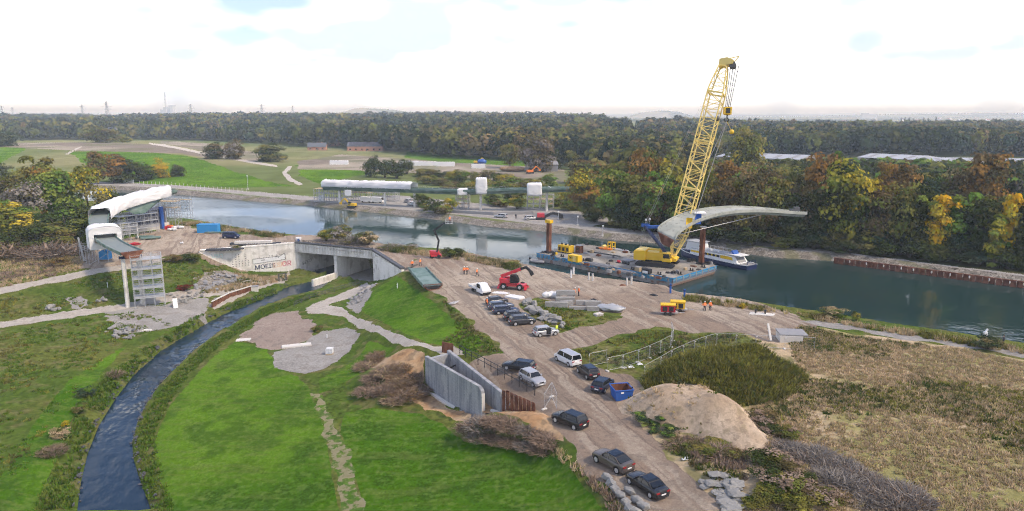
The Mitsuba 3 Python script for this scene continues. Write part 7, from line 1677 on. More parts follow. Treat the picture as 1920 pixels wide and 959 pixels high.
def person_parts(pose, top, legs=CLOTH, hat=None):
    def build():
        p = POSES[pose]; ln = p['lean']
        J = {k: A_(v, float) for k, v in p.items() if k in ('hl', 'hr', 'el', 'er')}
        hipz = .92; sh = A_([ln * .62, 0, 1.43 - ln * .18]); chest = A_([ln * .45, 0, 1.26 - ln * .1]); hip = A_([0, 0, hipz])
        head = sh + A_([.03 + ln * .22, 0, .235])
        def figure(grow, which):
            ms = []
            if which in ('body', 'top'):
                ms.append((capsule(hip + A_([0, .08, .06]), hip + A_([0, -.08, .06]), .115 + grow, .115 + grow) + capsule(chest + A_([0, .12, 0]), chest + A_([0, -.12, 0]), .125 + grow, .125 + grow)).hull())
                ms.append((capsule(chest + A_([0, .12, 0]), chest + A_([0, -.12, 0]), .125 + grow, .125 + grow) + capsule(sh + A_([0, .17, 0]), sh + A_([0, -.17, 0]), .065 + grow, .065 + grow)).hull())
                for s, e, h in ((.19, 'el', 'hl'), (-.19, 'er', 'hr')):
                    ms.append(capsule(sh + A_([0, s, -.01]), J[e], .058 + grow, .047 + grow))
                    w = J[e] + (J[h] - J[e]) * (1 if which == 'body' else .84)
                    ms.append(capsule(J[e], w, .046 + grow, .034 + grow))
                    if which == 'body':
                        d = (J[h] - J[e]) / np.linalg.norm(J[h] - J[e]); sd = 1 if s > 0 else -1
                        q = np.cross(d, [0, sd, 0.2]); q /= np.linalg.norm(q)
                        palm = J[h] + d * .05
                        ms.append(capsule(J[h], palm + d * .03, .036, .034))
                        for f in range(4):
                            b0 = palm + d * .045 + q * (f - 1.5) * .019
                            k1 = b0 + d * (.038 - .004 * abs(f - 1.3)) - A_([0, sd * .008, 0]); k2 = k1 + d * .024 - A_([0, sd * .022, 0])
                            ms += [capsule(b0, k1, .0095, .009), capsule(k1, k2, .009, .008)]
                        t0 = palm + q * -.034; ms.append(capsule(t0, t0 - q * .028 + d * .04, .011, .009))
            if which in ('body', 'legs'):
                for s, ft_ in ((.095, p['fl']), (-.095, p['fr'])):
                    an = A_([ft_[0], ft_[1], .09]); kn = (A_([0, s, hipz]) + an) / 2 + A_([.05 + .1 * max(0, ft_[0]), 0, .02])
                    ms.append(capsule(A_([0, s, hipz]), kn, .088 + grow, .060 + grow)); ms.append(capsule(kn, an + A_([0, 0, .03 if which == 'legs' else 0]), .058 + grow, .042 + grow))
                ms.append(capsule(A_([0, .08, hipz + .02]), A_([0, -.08, hipz + .02]), .105 + grow, .105 + grow))
            if which in ('body', 'boots'):
                for ft_ in (p['fl'], p['fr']):
                    g = grow if which == 'boots' else 0
                    ms.append(capsule(A_([ft_[0] - .04, ft_[1], .055]), A_([ft_[0] + .15, ft_[1], .045]), .050 + g, .040 + g)); ms.append(capsule(A_([ft_[0] - .01, ft_[1], .07]), A_([ft_[0], ft_[1], .17]), .050 + g, .047 + g))
            if which == 'body':
                ms.append(capsule(sh + A_([0, 0, .0]), head - A_([0, 0, .06]), .055, .052))
                ms.append(capsule(head + A_([-.01, 0, .035]), head + A_([.015, 0, -.055]), .098, .070))
                ms += [capsule(head + A_([.10, 0, .01]), head + A_([.118, 0, -.03]), .012, .016), capsule(head + A_([.088, .025, -.072]), head + A_([.088, -.025, -.072]), .010, .010)]
                ms += [capsule(head + A_([0, s, .02]), head + A_([0, s, -.03]), .014, .012) for s in (.095, -.095)]
            M = manifold3d.Manifold.batch_boolean(ms, manifold3d.OpType.Add)
            v, f = mesh_of(M)
            return v, f
        out = [('body', mikit.ply(figure(0, 'body'), SKIN, True)), ('jacket', mikit.ply(figure(.014, 'top'), top, 40)), ('trousers', mikit.ply(figure(.014, 'legs'), legs, 40)), ('boots', mikit.ply(figure(.008, 'boots'), BLACK, 40))]
        out.append(('eyes', mikit.ply(cat([ball(*(head + A_([.088, s, .012])), .012, 1) for s in (.034, -.034)]), BLACK)))
        if top in (HIVIS, HIVISY):
            out.append(('reflective_band', mikit.ply(loft([[[c[0] + math.cos(a) * .150, math.sin(a) * .262, z] for a in np.linspace(0, 2 * np.pi, 15)[:-1]] for c, z in ((chest, 1.10), (chest, 1.15))], False), STEEL)))
        if hat:
            m = trimesh.creation.icosphere(2, 1.0).slice_plane([0, 0, -.05], [0, 0, 1], cap=True)
            v = np.array(m.vertices) * A_([.138, .122, .118]) + head + A_([0, 0, .045])
            br = tube(head + A_([.02, 0, .040]), head + A_([.02, 0, .052]), .145, 16)
            out.append(('helmet', mikit.ply(cat((v, np.array(m.faces)), br), hat)))
        else:
            m = trimesh.creation.icosphere(2, 1.0).slice_plane([0, 0, -.15], [-.35, 0, 1], cap=True)
            out.append(('hair', mikit.ply((np.array(m.vertices) * A_([.112, .106, .112]) + head + A_([-.012, 0, .045]), np.array(m.faces)), BLACK)))
        return out
    return copies(('person', pose, top, legs, hat), build)

def person(label, p, pose, top=HIVIS, rz=0.0, hat=WHITE, group=None, z=None, sc=1.0, legs=CLOTH):
    k = thing('person', label, 'person', group)
    place(k, person_parts(pose, top, legs, hat), p[0], p[1], z_at(p[0], p[1]) if z is None else z, rz, sc)
W_ = 'site workers in orange'
person('person in orange jacket standing on the left by the end of the culvert wall', [(-23.4, 164.1)][0], 'hips', rz=-1.0, group=W_)
person('person in orange jacket walking right of the pair at the culvert wall', [(-21.5, 164.1)][0], 'stride', rz=-.6, group=W_)
person('left one of two people in orange on the yard left of the telehandler', [(-10.6, 155.0)][0], 'stand', rz=-1.2, group=W_)
person('right one of two people in orange on the yard left of the telehandler', [(-10.0, 155.0)][0], 'hips', rz=-2.0, group=W_)
person('person in orange walking alone between the pair and the telehandler', [(-7.7, 153.4)][0], 'stride', rz=-.4, group=W_)
person('person in orange bending on the left of the pair in the middle of the yard', [(12.0, 135.6)][0], 'bent', rz=.2, group=W_)
person('taller person in orange on the right of the pair in the middle of the yard', [(13.1, 136.0)][0], 'stand', rz=-2.8, group=W_)
person('left one of two people in orange with white helmets by the canal path', [(34.9, 125.2)][0], 'hips', rz=-1.3, group=W_)
person('right one of two people in orange with white helmets by the canal path', [(36.0, 125.5)][0], 'point', rz=-1.8, group=W_)
person('person in orange behind the first car of the parked row', [(-4.6, 127.3)][0], 'stand', rz=.3, group=W_)
person('person in dark jacket and white helmet beside the first parked car', [(-4.1, 128.8)][0], 'point', CLOTH, rz=-2.6)
person('person in yellow vest at the open car door', [(7.2, 110.8)][0], 'stand', HIVISY, rz=2.6, hat=None)
person('person in orange in the basket of the boom lift', (BASKET[0] + .2, BASKET[1]), 'stand', rz=-.5, z=float(BASKET[2]), group=W_)
person('person in dark clothes with a pale top walking on the far towpath', [(81.9, 185.0)][0], 'stride', PALE, rz=.3, hat=None)
person('person in dark clothes in the group on the far towpath, left', [(84.8, 179.8)][0], 'stand', CLOTH, rz=-1.5, hat=None)
person('person in black in the group on the far towpath, middle', [(85.3, 179.1)][0], 'hips', BLACK, rz=-1.8, hat=None)
person('person in dark clothes in the group on the far towpath, right', [(86.0, 178.4)][0], 'stand', CLOTH, rz=-2.2, hat=None)
person('person in black standing on the bank path near the right edge', [(74.9, 104.3)][0], 'stand', CLOTH, rz=2.2, hat=None)
person('person seated low behind the white tripod near the right edge', [(72.5, 104.3)][0], 'bent', BLUE, rz=2.4, hat=WHITE)
person('person on the far bank road between the two cars', [(1.3, 241.7)][0], 'stand', CLOTH, rz=-1, hat=None)

# ------------------------------------------------------------------ loose things on the ground
def rock(rng, sx, sy, sz, n=14):
    p = rng.normal(size=(n, 3)); p /= np.linalg.norm(p, axis=1, keepdims=True)
    return hull(np.sign(p) * np.abs(p) ** .7 * A_([sx, sy, sz]) * rng.uniform(.8, 1.05, (n, 1)) / 1.3)
def set_on(m, x, y, rz=0, dz=0, z=None):
    zz = z_at(x, y) if z is None else z
    return at((m[0] - A_([0, 0, m[0][:, 2].min()]), m[1]), x, y, zz + dz, rz)
rs = np.random.default_rng(21)
fp = thing('bridge_segment', 'short green bridge segment lying on the yard edge by the grass mound', 'bridge')
lp = smooth_path([(x, y, .95) for x, y in [(-21.4, 157.6), (-18.9, 149.5), (-16.0, 140.7)]], 14)
top, body, edges, s4 = deck(lp, 4.0, .85)
put(fp, 'deck', top, 'green_steel'); put(fp, 'box_girder', body, 'green_steel')
for e in edges: put(fp, 'edge_plate', e, 'green_steel')
e0, o, s0 = lp[-1], (lp[-1] - lp[-2]) / np.linalg.norm(lp[-1] - lp[-2]), s4[-1]
put(fp, 'open_end', cat(*[beam(e0 + o * .05 + a, e0 + o * .05 + b, .16) for a, b in ((s0 * 2 + A_([0, 0, .2]), -s0 * 2 + A_([0, 0, .2])), (s0 * 2, s0 * 1 - A_([0, 0, .85])), (-s0 * 2, -s0 * 1 - A_([0, 0, .85])), (s0 - A_([0, 0, .85]), -s0 - A_([0, 0, .85])))]), 'rust', label='rusty open end facing the road')
put(fp, 'end_cavity', loft([[e0 + o * q + s0 * 1.8 - A_([0, 0, .1]), e0 + o * q - s0 * 1.8 - A_([0, 0, .1]), e0 + o * q - s0 * .9 - A_([0, 0, .8]), e0 + o * q + s0 * .9 - A_([0, 0, .8])] for q in (.01, .04)]), BLACK)
for lab, p, rz, sx, sy in (('left one of two green steel plates lying on the left platform', [(-105.5, 202.3)][0], .05, 4.5, 2.2), ('right one of two green steel plates lying on the left platform', [(-102.8, 200.5)][0], .45, 5.2, 2.2), ('thin green steel plate in front of the blue container', [(-88.5, 209.7)][0], -.02, 5.5, 1.0)):
    k = thing('steel_plate', lab, 'plate'); put(k, 'plate', at(box(0, 0, .35, sx, sy, .28), *p, 0, rz), 'green_steel'); put(k, 'batten', at(cat(box(-sx * .3, 0, 0, .2, sy, .35), box(sx * .3, 0, 0, .2, sy, .35)), *p, 0, rz), WOOD)
k = thing('red_scrap', 'crumpled red steel frame lying beside the footbridge arm', 'frame'); p = [(-102.6, 190.4)][0]
put(k, 'plate', at(hull([(-1.6, -.6, .1), (1.4, .8, .1), (1.7, .3, .7), (-1.2, -.9, .5), (.2, .6, .9)]), *p), RED); put(k, 'bars', at(cat(beam([-2, -1, .1], [1.5, 1.4, .3], .14), beam([-1.5, -1.4, .1], [1.8, .8, .3], .14), beam([-1.6, -.6, .2], [-1, -1.2, .2], .12)), *p), RED)
for lab, p, m, s in (('red barrel group at the foot of the scaffold', [(-106.2, 217.7)][0], RED, 1), ('orange barrel next to the red barrels', [(-106.5, 219.8)][0], ORANGE, 1)):
    k = thing('barrels', lab, 'barrel')
    for a, b in ((-.5, 0), (.2, .1), (.9, -.2)):
        put(k, 'barrel', at(cat(tube([a, b, 0], [a, b, 1.1], .36, 12), tube([a, b, .5], [a, b, .58], .39, 12)), *p), m)
for lab, p, sx, sz in (('white sack pile beside the red barrels', [(-104.1, 219.8)][0], 2.2, .8), ('grey-white bags under the scaffold end', [(-103.8, 215.6)][0], 1.6, .8), ('small white bag pile at the platform centre', [(-90.9, 193.6)][0], .5, .5), ('big white heap of sheeting behind the concrete blocks', [(7.7, 134.3)][0], 2.0, 1.2)):
    k = thing('sacks', lab, 'sacks')
    for j in range(3):
        b = ball(0, 0, 0, 1, 2); v = b[0] * A_([sx * .5, sx * .35, sz * .5]); v += (meshkit.fbm(v * 2 + j, 3)[:, None] - .5) * .4 * sz
        put(k, 'sack', set_on((v, b[1]), p[0] + (j - 1) * sx * .45, p[1] + (j % 2) * .4), 'tarp', True)
k = thing('blue_tank', 'blue plastic tank behind the footbridge arm', 'tank'); p = [(-99.5, 171.6)][0]
put(k, 'tank', at(cat(box(0, 0, .15, 2.2, 1.8, 2.0), box(0, 0, 2.15, 1.0, 1.0, .3)), *p), CONTBLUE); put(k, 'pallet', at(box(0, 0, 0, 2.3, 1.9, .15), *p), WOOD)
k = thing('site_cabinet', 'small white and blue cabinet at the corner of the portal deck', 'cabinet'); p = [(-59.8, 193.6)][0]
put(k, 'housing', at(box(0, 0, 0, 1.3, .9, 1.5), p[0] + .6, p[1] + 1.6), WHITE); put(k, 'door', at(box(.1, -.47, .2, .5, .05, .9), p[0] + .6, p[1] + 1.6), BLUE)
k = thing('leaning_post', 'leaning steel post at the left side of the white tent scaffold', 'post'); p = [(-103.7, 169.7)][0]
put(k, 'post', at(beam([0, 0, 0], [-.8, 0, 5.8], .3), *p), STEEL); put(k, 'foot', at(box(0, 0, 0, .8, .8, .1), *p), STEEL)
for lab, p, rz, poly in (('flat white sheet lying beside the telehandler', [(-2.3, 138.1)][0], -.2, [(-1.7, -.6), (1.2, -.9), (1.9, .1), (.6, .9), (-1.3, .8)]), ('thick white panel lying behind the parked row', [(0.6, 134.3)][0], -.6, [(-1.8, -1.0), (1.7, -1.1), (1.9, .6), (1.2, 1.1), (-1.7, .9)])):
    single('white_sheeting', lab, 'panel', at(prism(poly, .02, .35 if 'thick' in lab else .12), p[0], p[1], 0, rz), 'tarp')
BLK = [([(8.2, 127.7)][0], 4.2, 1.2, .95, -.12, 'long concrete block lying apart at the left of the block stacks'), ([(10.1, 131.5)][0], 3.6, 1.3, .9, .02, 'lower concrete block of the middle stack'), ([(10.3, 133.1)][0], 3.6, 1.1, .9, .02, 'upper concrete block of the middle stack'), ([(10.1, 128.8)][0], 2.4, 1.2, .9, .3, 'concrete block in front of the middle stack'),
       ([(13.6, 129.2)][0], 3.4, 1.2, .85, -.05, 'left concrete block of the right stack'), ([(15.1, 128.8)][0], 3.0, 1.2, .85, -.05, 'right concrete block of the right stack'), ([(12.0, 125.9)][0], 3.2, .9, .6, -.04, 'low pale concrete block in front of the right stack'), ([(14.7, 125.2)][0], 2.2, 1.1, .8, -.1, 'front concrete block of the right stack')]
for i, (p, a, b, c, rz, lab) in enumerate(BLK):
    z = .9 if 'upper' in lab else 0
    single('concrete_block', lab, 'block', at(hull([[x, y, zz] for x in (-a / 2, a / 2) for y, zz in ((-b / 2, .05), (b / 2, .05), (-b / 2 + .12, c), (b / 2 - .12, c))]), p[0], p[1], z, rz), 'stone', 'concrete blocks stacked in the yard')
k = thing('pallet_stack', 'pale pallets leaning at the right end of the block stacks', 'pallets'); p = [(15.3, 122.0)][0]
for j in range(3): put(k, 'pallet', at(cat(*[box(0, -.5 + q * .25, .05 + j * .16, 1.5, .16, .04) for q in range(5)], *[box(-.6 + q * .6, 0, j * .16, .1, 1.2, .05) for q in range(3)]), p[0], p[1], 0, .3 + j * .1), PALE)
single('silver_sheeting', 'silver sheeting bundle lying at the right of the concrete blocks', 'sheeting', set_on((lambda b: (b[0] * A_([2.6, 1.1, .55]) + (meshkit.fbm(b[0] * 3, 3)[:, None] - .5) * .7, b[1]))(ball(0, 0, 0, 1, 3)), *[(17.9, 124.8)][0], -.4), STEEL, smooth=True)
def heap(name, label, cat_, pts, size, m='stone', flat_=.7, part='stone'):
    k = thing(name, label, cat_)
    for (x, y) in pts:
        s = rs.uniform(*size)
        put(k, part, set_on(rock(rs, s * rs.uniform(.8, 1.3), s, s * flat_ * rs.uniform(.7, 1.1)), x, y, rs.uniform(0, 6.28), -.1 * s + rs.choice([0, 0, .25]) * s), m)
    return k
ROW = [(2.6, 129.6), (3.2, 128.1), (3.5, 125.9), (4.1, 124.8), (4.6, 123.4), (5.1, 122.4), (5.6, 121.3), (6.1, 120.3), (6.5, 119.3), (7.0, 118.4), (7.4, 117.1), (7.6, 115.5)]
heap('rubble_row', 'row of grey rubble stones along the grass island', 'rubble', [(x + rs.uniform(-1.2, 1.2), y + rs.uniform(-1, 1)) for x, y in ROW for _ in range(4)], (.55, 1.1))
heap('stone_heap', 'heap of pale broken stones at the end of the gravel pad on the left', 'stones', [(x + rs.uniform(-1, 1) * 2.0, y + rs.uniform(-1, 1) * 1.9) for x, y in [(-75.1, 130.9), (-73.4, 129.7), (-73.0, 130.5), (-72.3, 127.7)] for _ in range(12)], (.35, .75))
heap('slab_heap', 'heap of big broken concrete slabs beside the road at the bottom', 'rubble', [(x + rs.uniform(-.7, .7), y + rs.uniform(-.7, .7)) for x, y in [(18.9, 62.9), (19.7, 63.0), (20.3, 62.5), (20.8, 61.8), (19.1, 61.8), (19.9, 61.5), (20.4, 60.9), (21.2, 61.0), (20.5, 59.9), (19.7, 59.6), (21.0, 59.5), (19.2, 60.5), (19.8, 58.6), (20.3, 58.4)] for _ in range(4)], (.5, 1.15), flat_=.34, part='slab')
heap('stone_heap', 'scattered light boulders beside the lower path on the left', 'stones', [(-95.1, 141.5), (-94.4, 141.5), (-93.6, 141.2), (-93.3, 142.1), (-88.1, 147.4), (-87.9, 148.6), (-87.0, 148.0)], (.6, 1.2))
heap('stone_heap', 'scattered stones on the rubble slope behind the scaffold tower', 'stones', [(x + rs.uniform(-1.5, 1.5), y + rs.uniform(-1.5, 1.5)) for x, y in [(-75.5, 154.5), (-73.9, 153.6), (-73.2, 154.7), (-72.7, 156.2), (-72.0, 157.4), (-72.2, 153.6), (-71.7, 158.6), (-73.5, 151.3)] for _ in range(5)], (.3, .7))
heap('stone_bank', 'dark broken stones on the slope beside the graffiti wall', 'stones', [(x + rs.uniform(-1.8, 1.8), y + rs.uniform(-1.4, 1.4)) for x, y in [(-72.1, 163.3), (-72.2, 166.6), (-72.8, 171.3), (-72.9, 174.7), (-72.4, 176.8), (-70.9, 176.5), (-70.5, 167.0), (-69.9, 170.4), (-68.7, 172.4), (-70.9, 163.5), (-72.4, 162.0)] for _ in range(9)], (.35, .75), GREY)
heap('stone_bank', 'dark broken stones at the foot of the grass mound', 'stones', [(x + rs.uniform(-1.6, 1.6), y + rs.uniform(-1.6, 1.6)) for x, y in [(-33.3, 159.4), (-33.7, 156.4), (-34.2, 154.2), (-34.6, 151.7), (-33.8, 164.4), (-35.4, 157.4)] for _ in range(9)], (.3, .65), GREY)
heap('stone_edge', 'dark stones along the left water edge of the stream', 'stones', [(x + rs.uniform(-.35, .35) - .35, y + rs.uniform(-.5, .5)) for (x, y, z), (x2, y2, z2) in zip(LINES[0][:12], LINES[0][1:13]) for q in np.linspace(0, 1, max(2, int(np.hypot(x2 - x, y2 - y) / .55))) for x, y in [(x + (x2 - x) * q, y + (y2 - y) * q)]][:260], (.16, .36), DARKGREY)
heap('stone_edge', 'dark stones along the right water edge of the stream', 'stones', [(x + rs.uniform(-.35, .35) + .35, y + rs.uniform(-.5, .5)) for (x, y, z), (x2, y2, z2) in zip(LINES[1][:8], LINES[1][1:9]) for q in np.linspace(0, 1, max(2, int(np.hypot(x2 - x, y2 - y) / .55))) for x, y in [(x + (x2 - x) * q, y + (y2 - y) * q)]][:200], (.16, .34), DARKGREY)
EDGE_BLOCKS = [(9.3, 64.3), (9.5, 63.2), (9.8, 62.1), (10.1, 61.0), (10.4, 59.9), (10.6, 58.8), (11.0, 61.6), (11.5, 60.0), (11.9, 59.0), (11.0, 58.4)]
WHICH = ['first', 'second', 'third', 'fourth', 'fifth', 'sixth']
for i, (x, y) in enumerate(EDGE_BLOCKS):
    lab = f'{WHICH[i]} grey stone block from the top in the outer row along the road edge' if i < 6 else f"{['round upper', 'large middle', 'lower', 'lowest'][i - 6]} grey stone block in the inner row behind the nearest saloon"
    m = rock(rs, .95, .55, .5, 26)
    single('stone_block', lab, 'block', set_on(m, x, y, 2.1 + rs.uniform(-.15, .15) if i < 6 else 2.4, -.1), 'stone', 'grey stone blocks along the road edge')
# site fence
def fence(base, z=None):
    out = []
    for a, b in zip(base[:-1], base[1:]):
        a, b = A_(a), A_(b); L = np.linalg.norm(b - a); n = max(1, int(round(L / 3.4)))
        out += [(a + (b - a) * i / n, a + (b - a) * (i + 1) / n) for i in range(n)]
    return out
FEN = [('in front of the fenced grass', [(10.8, 95.6), (13.6, 97.4)]), ('along the fenced grass, right of the lone panel', [(13.2, 94.0), (15.5, 95.2), (18.1, 97.5), (20.1, 99.6), (22.1, 101.6), (24.2, 104.2)]), ('from the skip up behind the weed mound', [(17.7, 90.9), (20.7, 94.6), (22.7, 97.0), (27.2, 101.9), (31.5, 105.4)]), ('behind the weed mound', [(31.5, 105.4), (37.1, 104.1), (41.2, 103.3), (45.6, 102.8)]), ('standing end on beside the yard', [(24.2, 104.2), (25.3, 107.5), (25.9, 111.7)])]
cnt = 0
for where, base in FEN:
    cnt = 0
    for a, b in fence(base):
        cnt += 1
        L = float(np.linalg.norm(b - a)); za, zb = z_at(*a), z_at(*b)
        P = lambda t, z: A_([*(a + (b - a) * t), za + (zb - za) * t + z])
        k = thing('fence_panel', f'{ORD[cnt - 1].split()[0].replace("leftmost", "first")} mesh panel of the site fence {where}', 'fence', 'site fence panels')
        put(k, 'frame', cat(tube(P(.02, 0), P(.02, 2.0), .022, 6), tube(P(.98, 0), P(.98, 2.0), .022, 6), tube(P(.02, 1.98), P(.98, 1.98), .024, 6), tube(P(.02, .15), P(.98, .15), .024, 6)), STEEL)
        put(k, 'mesh', cat([beam(P(t, .15), P(t, 1.98), .005) for t in np.linspace(.06, .94, 16)] + [beam(P(.02, z), P(.98, z), .005) for z in (.4, .8, 1.2, 1.6)]), STEEL)
        labels[k + '__mesh'] = {'kind': 'stuff'}
        put(k, 'foot', at(box(0, 0, 0, .7, .24, .14), *a, za, math.atan2(b[1] - a[1], b[0] - a[0]) + 1.57), PALE)
        put(k, 'clamp', ball(*P(.02, 1.75), .09, 1), WHITE)
for lab, pts, h in (('mesh fence triangle standing alone at the left road edge, left side', [(3.9, 81.0), (5.0, 84.9)], 2), ('mesh fence triangle standing alone at the left road edge, right side', [(5.0, 84.9), (5.4, 81.2)], 2)):
    (a, b) = (A_(pts[0]), A_(pts[1]))
    k = thing('fence_panel', lab, 'fence')
    P = lambda t, z: A_([*(a + (b - a) * t), z])
    put(k, 'frame', cat(tube(P(0, 0), P(0, 2), .028, 6), tube(P(1, 0), P(1, 2), .028, 6), tube(P(0, 2), P(1, 2), .024, 6), tube(P(0, .15), P(1, .15), .024, 6)), STEEL)
    put(k, 'mesh', cat([beam(P(t, .15), P(t, 2), .008) for t in np.linspace(.08, .92, 12)]), STEEL); labels[k + '__mesh'] = {'kind': 'stuff'}
    put(k, 'foot', at(box(0, 0, 0, .7, .24, .14), *a, 0, .6), PALE)
# small things
for lab, p, h in (('white marker post on the slope left of the scaffold tower', [(-89.6, 154.0)][0], 1.1), ('white marker post on the grass mound', [(-24.5, 148.5)][0], 1.1), ('white marker post by the lower grass', [(-34.7, 128.5)][0], .8)):
    k = thing('marker_post', lab, 'post'); put(k, 'post', at(tube([0, 0, -.2], [0, 0, h], .09, 8), *p, z_at(*p)), WHITE); put(k, 'cap', at(tube([0, 0, h], [0, 0, h + .08], .11, 8), *p, z_at(*p)), GREY)
k = thing('white_tank', 'white plastic tank in a cage standing on the gravel pad', 'tank'); p = [(-31.7, 118.6)][0]; z = z_at(*p)
put(k, 'tank', at(hull([[x, y, zz] for x in (-.55, .55) for y in (-.5, .5) for zz in (.2, 1.05)] + [[0, 0, 1.15]]), *p, z), WHITE); put(k, 'cage', at(cat([beam([a, b, .15], [a, b, 1.1], .04) for a in (-.58, 0, .58) for b in (-.53, .53)] + [beam([-.58, b, q], [.58, b, q], .04) for b in (-.53, .53) for q in (.4, .75, 1.1)]), *p, z), STEEL); put(k, 'pallet', at(box(0, 0, 0, 1.2, 1.1, .15), *p, z), WOOD)
for lab, p, s, rz in (('long pale concrete slab lying on the gravel pad', [(-39.0, 123.8)][0], (5.2, 1.5, .22), .35), ('pale plate at the tip of the pink gravel pad', [(-50.2, 128.0)][0], (2.6, 1.6, .1), .2), ('flat grey plate beside the heap of stones on the left', [(-70.6, 132.1)][0], (2.4, 1.0, .14), .1)):
    single('concrete_slab', lab, 'slab', at(hull([[x * (1 - .02 * (zz > 0)), y * (1 - .04 * (zz > 0)), zz] for x in (-s[0] / 2, s[0] / 2) for y in (-s[1] / 2, s[1] / 2) for zz in (-.2, s[2])]), *p, z_at(*p), rz), PALE)
k = thing('white_board', 'white board propped up beside the scaffold tower', 'board'); p = [(-72.0, 148.0)][0]
put(k, 'board', at(beam([0, 0, .1], [-.5, .8, 2.0], .9, .12), *p, z_at(*p)), WHITE); put(k, 'prop', at(beam([-.5, .8, 1.9], [-1.0, 1.4, 0], .08), *p, z_at(*p)), WOOD)
for lab, pts in (('rusty sheet pile edge of the walkway beside the stream', [(-66.4, 153.0), (-65.6, 160.8), (-62.9, 167.8)]),):
    k = thing('sheet_pile_edge', lab, 'retaining edge')
    for a, b in zip(pts[:-1], pts[1:]):
        n = 8; a, b = A_(a), A_(b)
        for i in range(n):
            q0, q1 = a + (b - a) * i / n, a + (b - a) * (i + .94) / n; o = A_([.10, -.14]) * (i % 2)
            put(k, 'pile', slab(q0 + o, q1 + o, [(0, -7.6), (float(np.linalg.norm(q1 - q0)), -7.6), (float(np.linalg.norm(q1 - q0)), -5.75), (0, -5.75)], .12), 'rust')
    put(k, 'capping', cat([beam([*a, -5.7], [*b, -5.7], .35, .16) for a, b in zip(pts[:-1], pts[1:])]), PALE)
k = thing('handrail', 'dark double handrail between the stream and the tunnel path', 'railing'); hp_ = [(-47.9, 152.0), (-46.7, 159.5), (-44.6, 165.5), (-41.6, 172.1), (-38.4, 178.7)]
for i, (a, b) in enumerate(zip(hp_[:-1], hp_[1:])):
    za, zb = z_at(*a), z_at(*b)
    put(k, 'rail', cat([beam([*a, za + q], [*b, zb + q], .09) for q in (.55, 1.05)]), DARKGREY)
    for t in (0, .5): put(k, 'post', tube([a[0] + (b[0] - a[0]) * t, a[1] + (b[1] - a[1]) * t, za + (zb - za) * t - .2], [a[0] + (b[0] - a[0]) * t, a[1] + (b[1] - a[1]) * t, za + (zb - za) * t + 1.05], .05, 6), DARKGREY)
k = thing('railing_frame', 'dark steel frame at the culvert end of the walkway', 'frame'); pa, pb = [(-59.5, 177.8), (-58.1, 179.2)]
for p in (pa, pb): put(k, 'post', box(*p, z_at(*p) - .2, .25, .25, 2.2), DARKGREY)
put(k, 'beam', beam([*pa, z_at(*pa) + 1.9], [*pb, z_at(*pb) + 1.9], .15), DARKGREY)
k = thing('concrete_plinth', 'pale concrete plinth at the head of the rusty sheet piles', 'plinth'); p = [(-62.3, 168.2)][0]
put(k, 'plinth', at(box(0, 0, -.4, 1.6, 1.3, 1.4), *p, z_at(*p), .3), PALE); put(k, 'cap', at(box(0, 0, 1.0, 1.75, 1.45, .15), *p, z_at(*p), .3), GREY)
for i, (lab, p) in enumerate((('left white mooring post at the quay', [(12.9, 152.0)][0]), ('second white mooring post at the quay', [(13.7, 155.2)][0]), ('thin grey mooring post in the middle of the quay', [(16.5, 149.5)][0]), ('thicker grey mooring post in the middle of the quay', [(17.2, 148.5)][0]), ('left grey mooring post of the right hand pair', [(23.9, 144.7)][0]), ('right grey mooring post of the right hand pair', [(25.0, 145.6)][0]))):
    k = thing('mooring_post', lab, 'post', 'mooring posts along the quay'); put(k, 'post', at(tube([0, 0, -1.5], [0, 0, 2.0], .2, 10), *p, -.4), WHITE if i < 2 else PALE); put(k, 'cap', at(tube([0, 0, 2.0], [0, 0, 2.12], .24, 10), *p, -.4), GREY)
for lab, p in (('left blue bollard post at the end of the pontoon', [(31.5, 138.1)][0]), ('right blue bollard post beside the bank path', [(33.2, 133.5)][0])):
    k = thing('bollard_post', lab, 'post'); put(k, 'post', at(tube([0, 0, -.5], [0, 0, 1.9], .19, 12), *p, 0), BLUE); put(k, 'collar', at(tube([0, 0, 1.55], [0, 0, 1.75], .26, 12), *p, 0), NAVY)
k = thing('concrete_box', 'open concrete structure with a leaning beam beside the dry field', 'concrete box'); (a, b) = [(41.8, 106.7), (45.2, 106.3)]
put(k, 'front_wall', slab(a, b, [(0, -.4), (float(np.hypot(b[0] - a[0], b[1] - a[1])), -.4), (float(np.hypot(b[0] - a[0], b[1] - a[1])), 1.1), (0, 1.1)], .4), PALE)
put(k, 'cover', slab(a, b, [(0, 1.12), (4.2, 1.12), (4.2, 1.3), (0, 1.3)], 3.4, .1), GREY); put(k, 'side_wall', slab(a, (a[0] + .4, a[1] + 3.2), [(0, -.4), (3.2, -.4), (3.2, 1.1), (0, 1.1)], .35, -.4), PALE)
put(k, 'leaning_beam', beam([a[0] - 1.2, a[1] + .6, .1], [a[0] - 1.0, a[1] + 2.9, 2.2], .3), PALE)
k = thing('tripod', 'white and silver surveying tripod on the bank path near the right edge', 'tripod'); p = [(72.2, 104.6)][0]; z = z_at(*p)
for q in range(3): put(k, 'leg', at(tube([1.1 * math.cos(q * 2.1 + .4), 1.1 * math.sin(q * 2.1 + .4), 0], [0, 0, 1.8], .06, 6), *p, z), STEEL)
put(k, 'head', at(cat(box(0, 0, 1.75, .5, .4, .5), beam([0, 0, 2.2], [.25, 0, 2.7], .2)), *p, z), WHITE); put(k, 'cover_sheet', at(hull([(-.5, -.4, .3), (.6, -.3, .2), (.1, .4, .3), (0, 0, 1.7)]), *p, z), 'tarp')
k = thing('mooring_pad', 'pale concrete pad with two dark stubs on the quay right of the men', 'pad'); p = [(44.5, 123.0)][0]
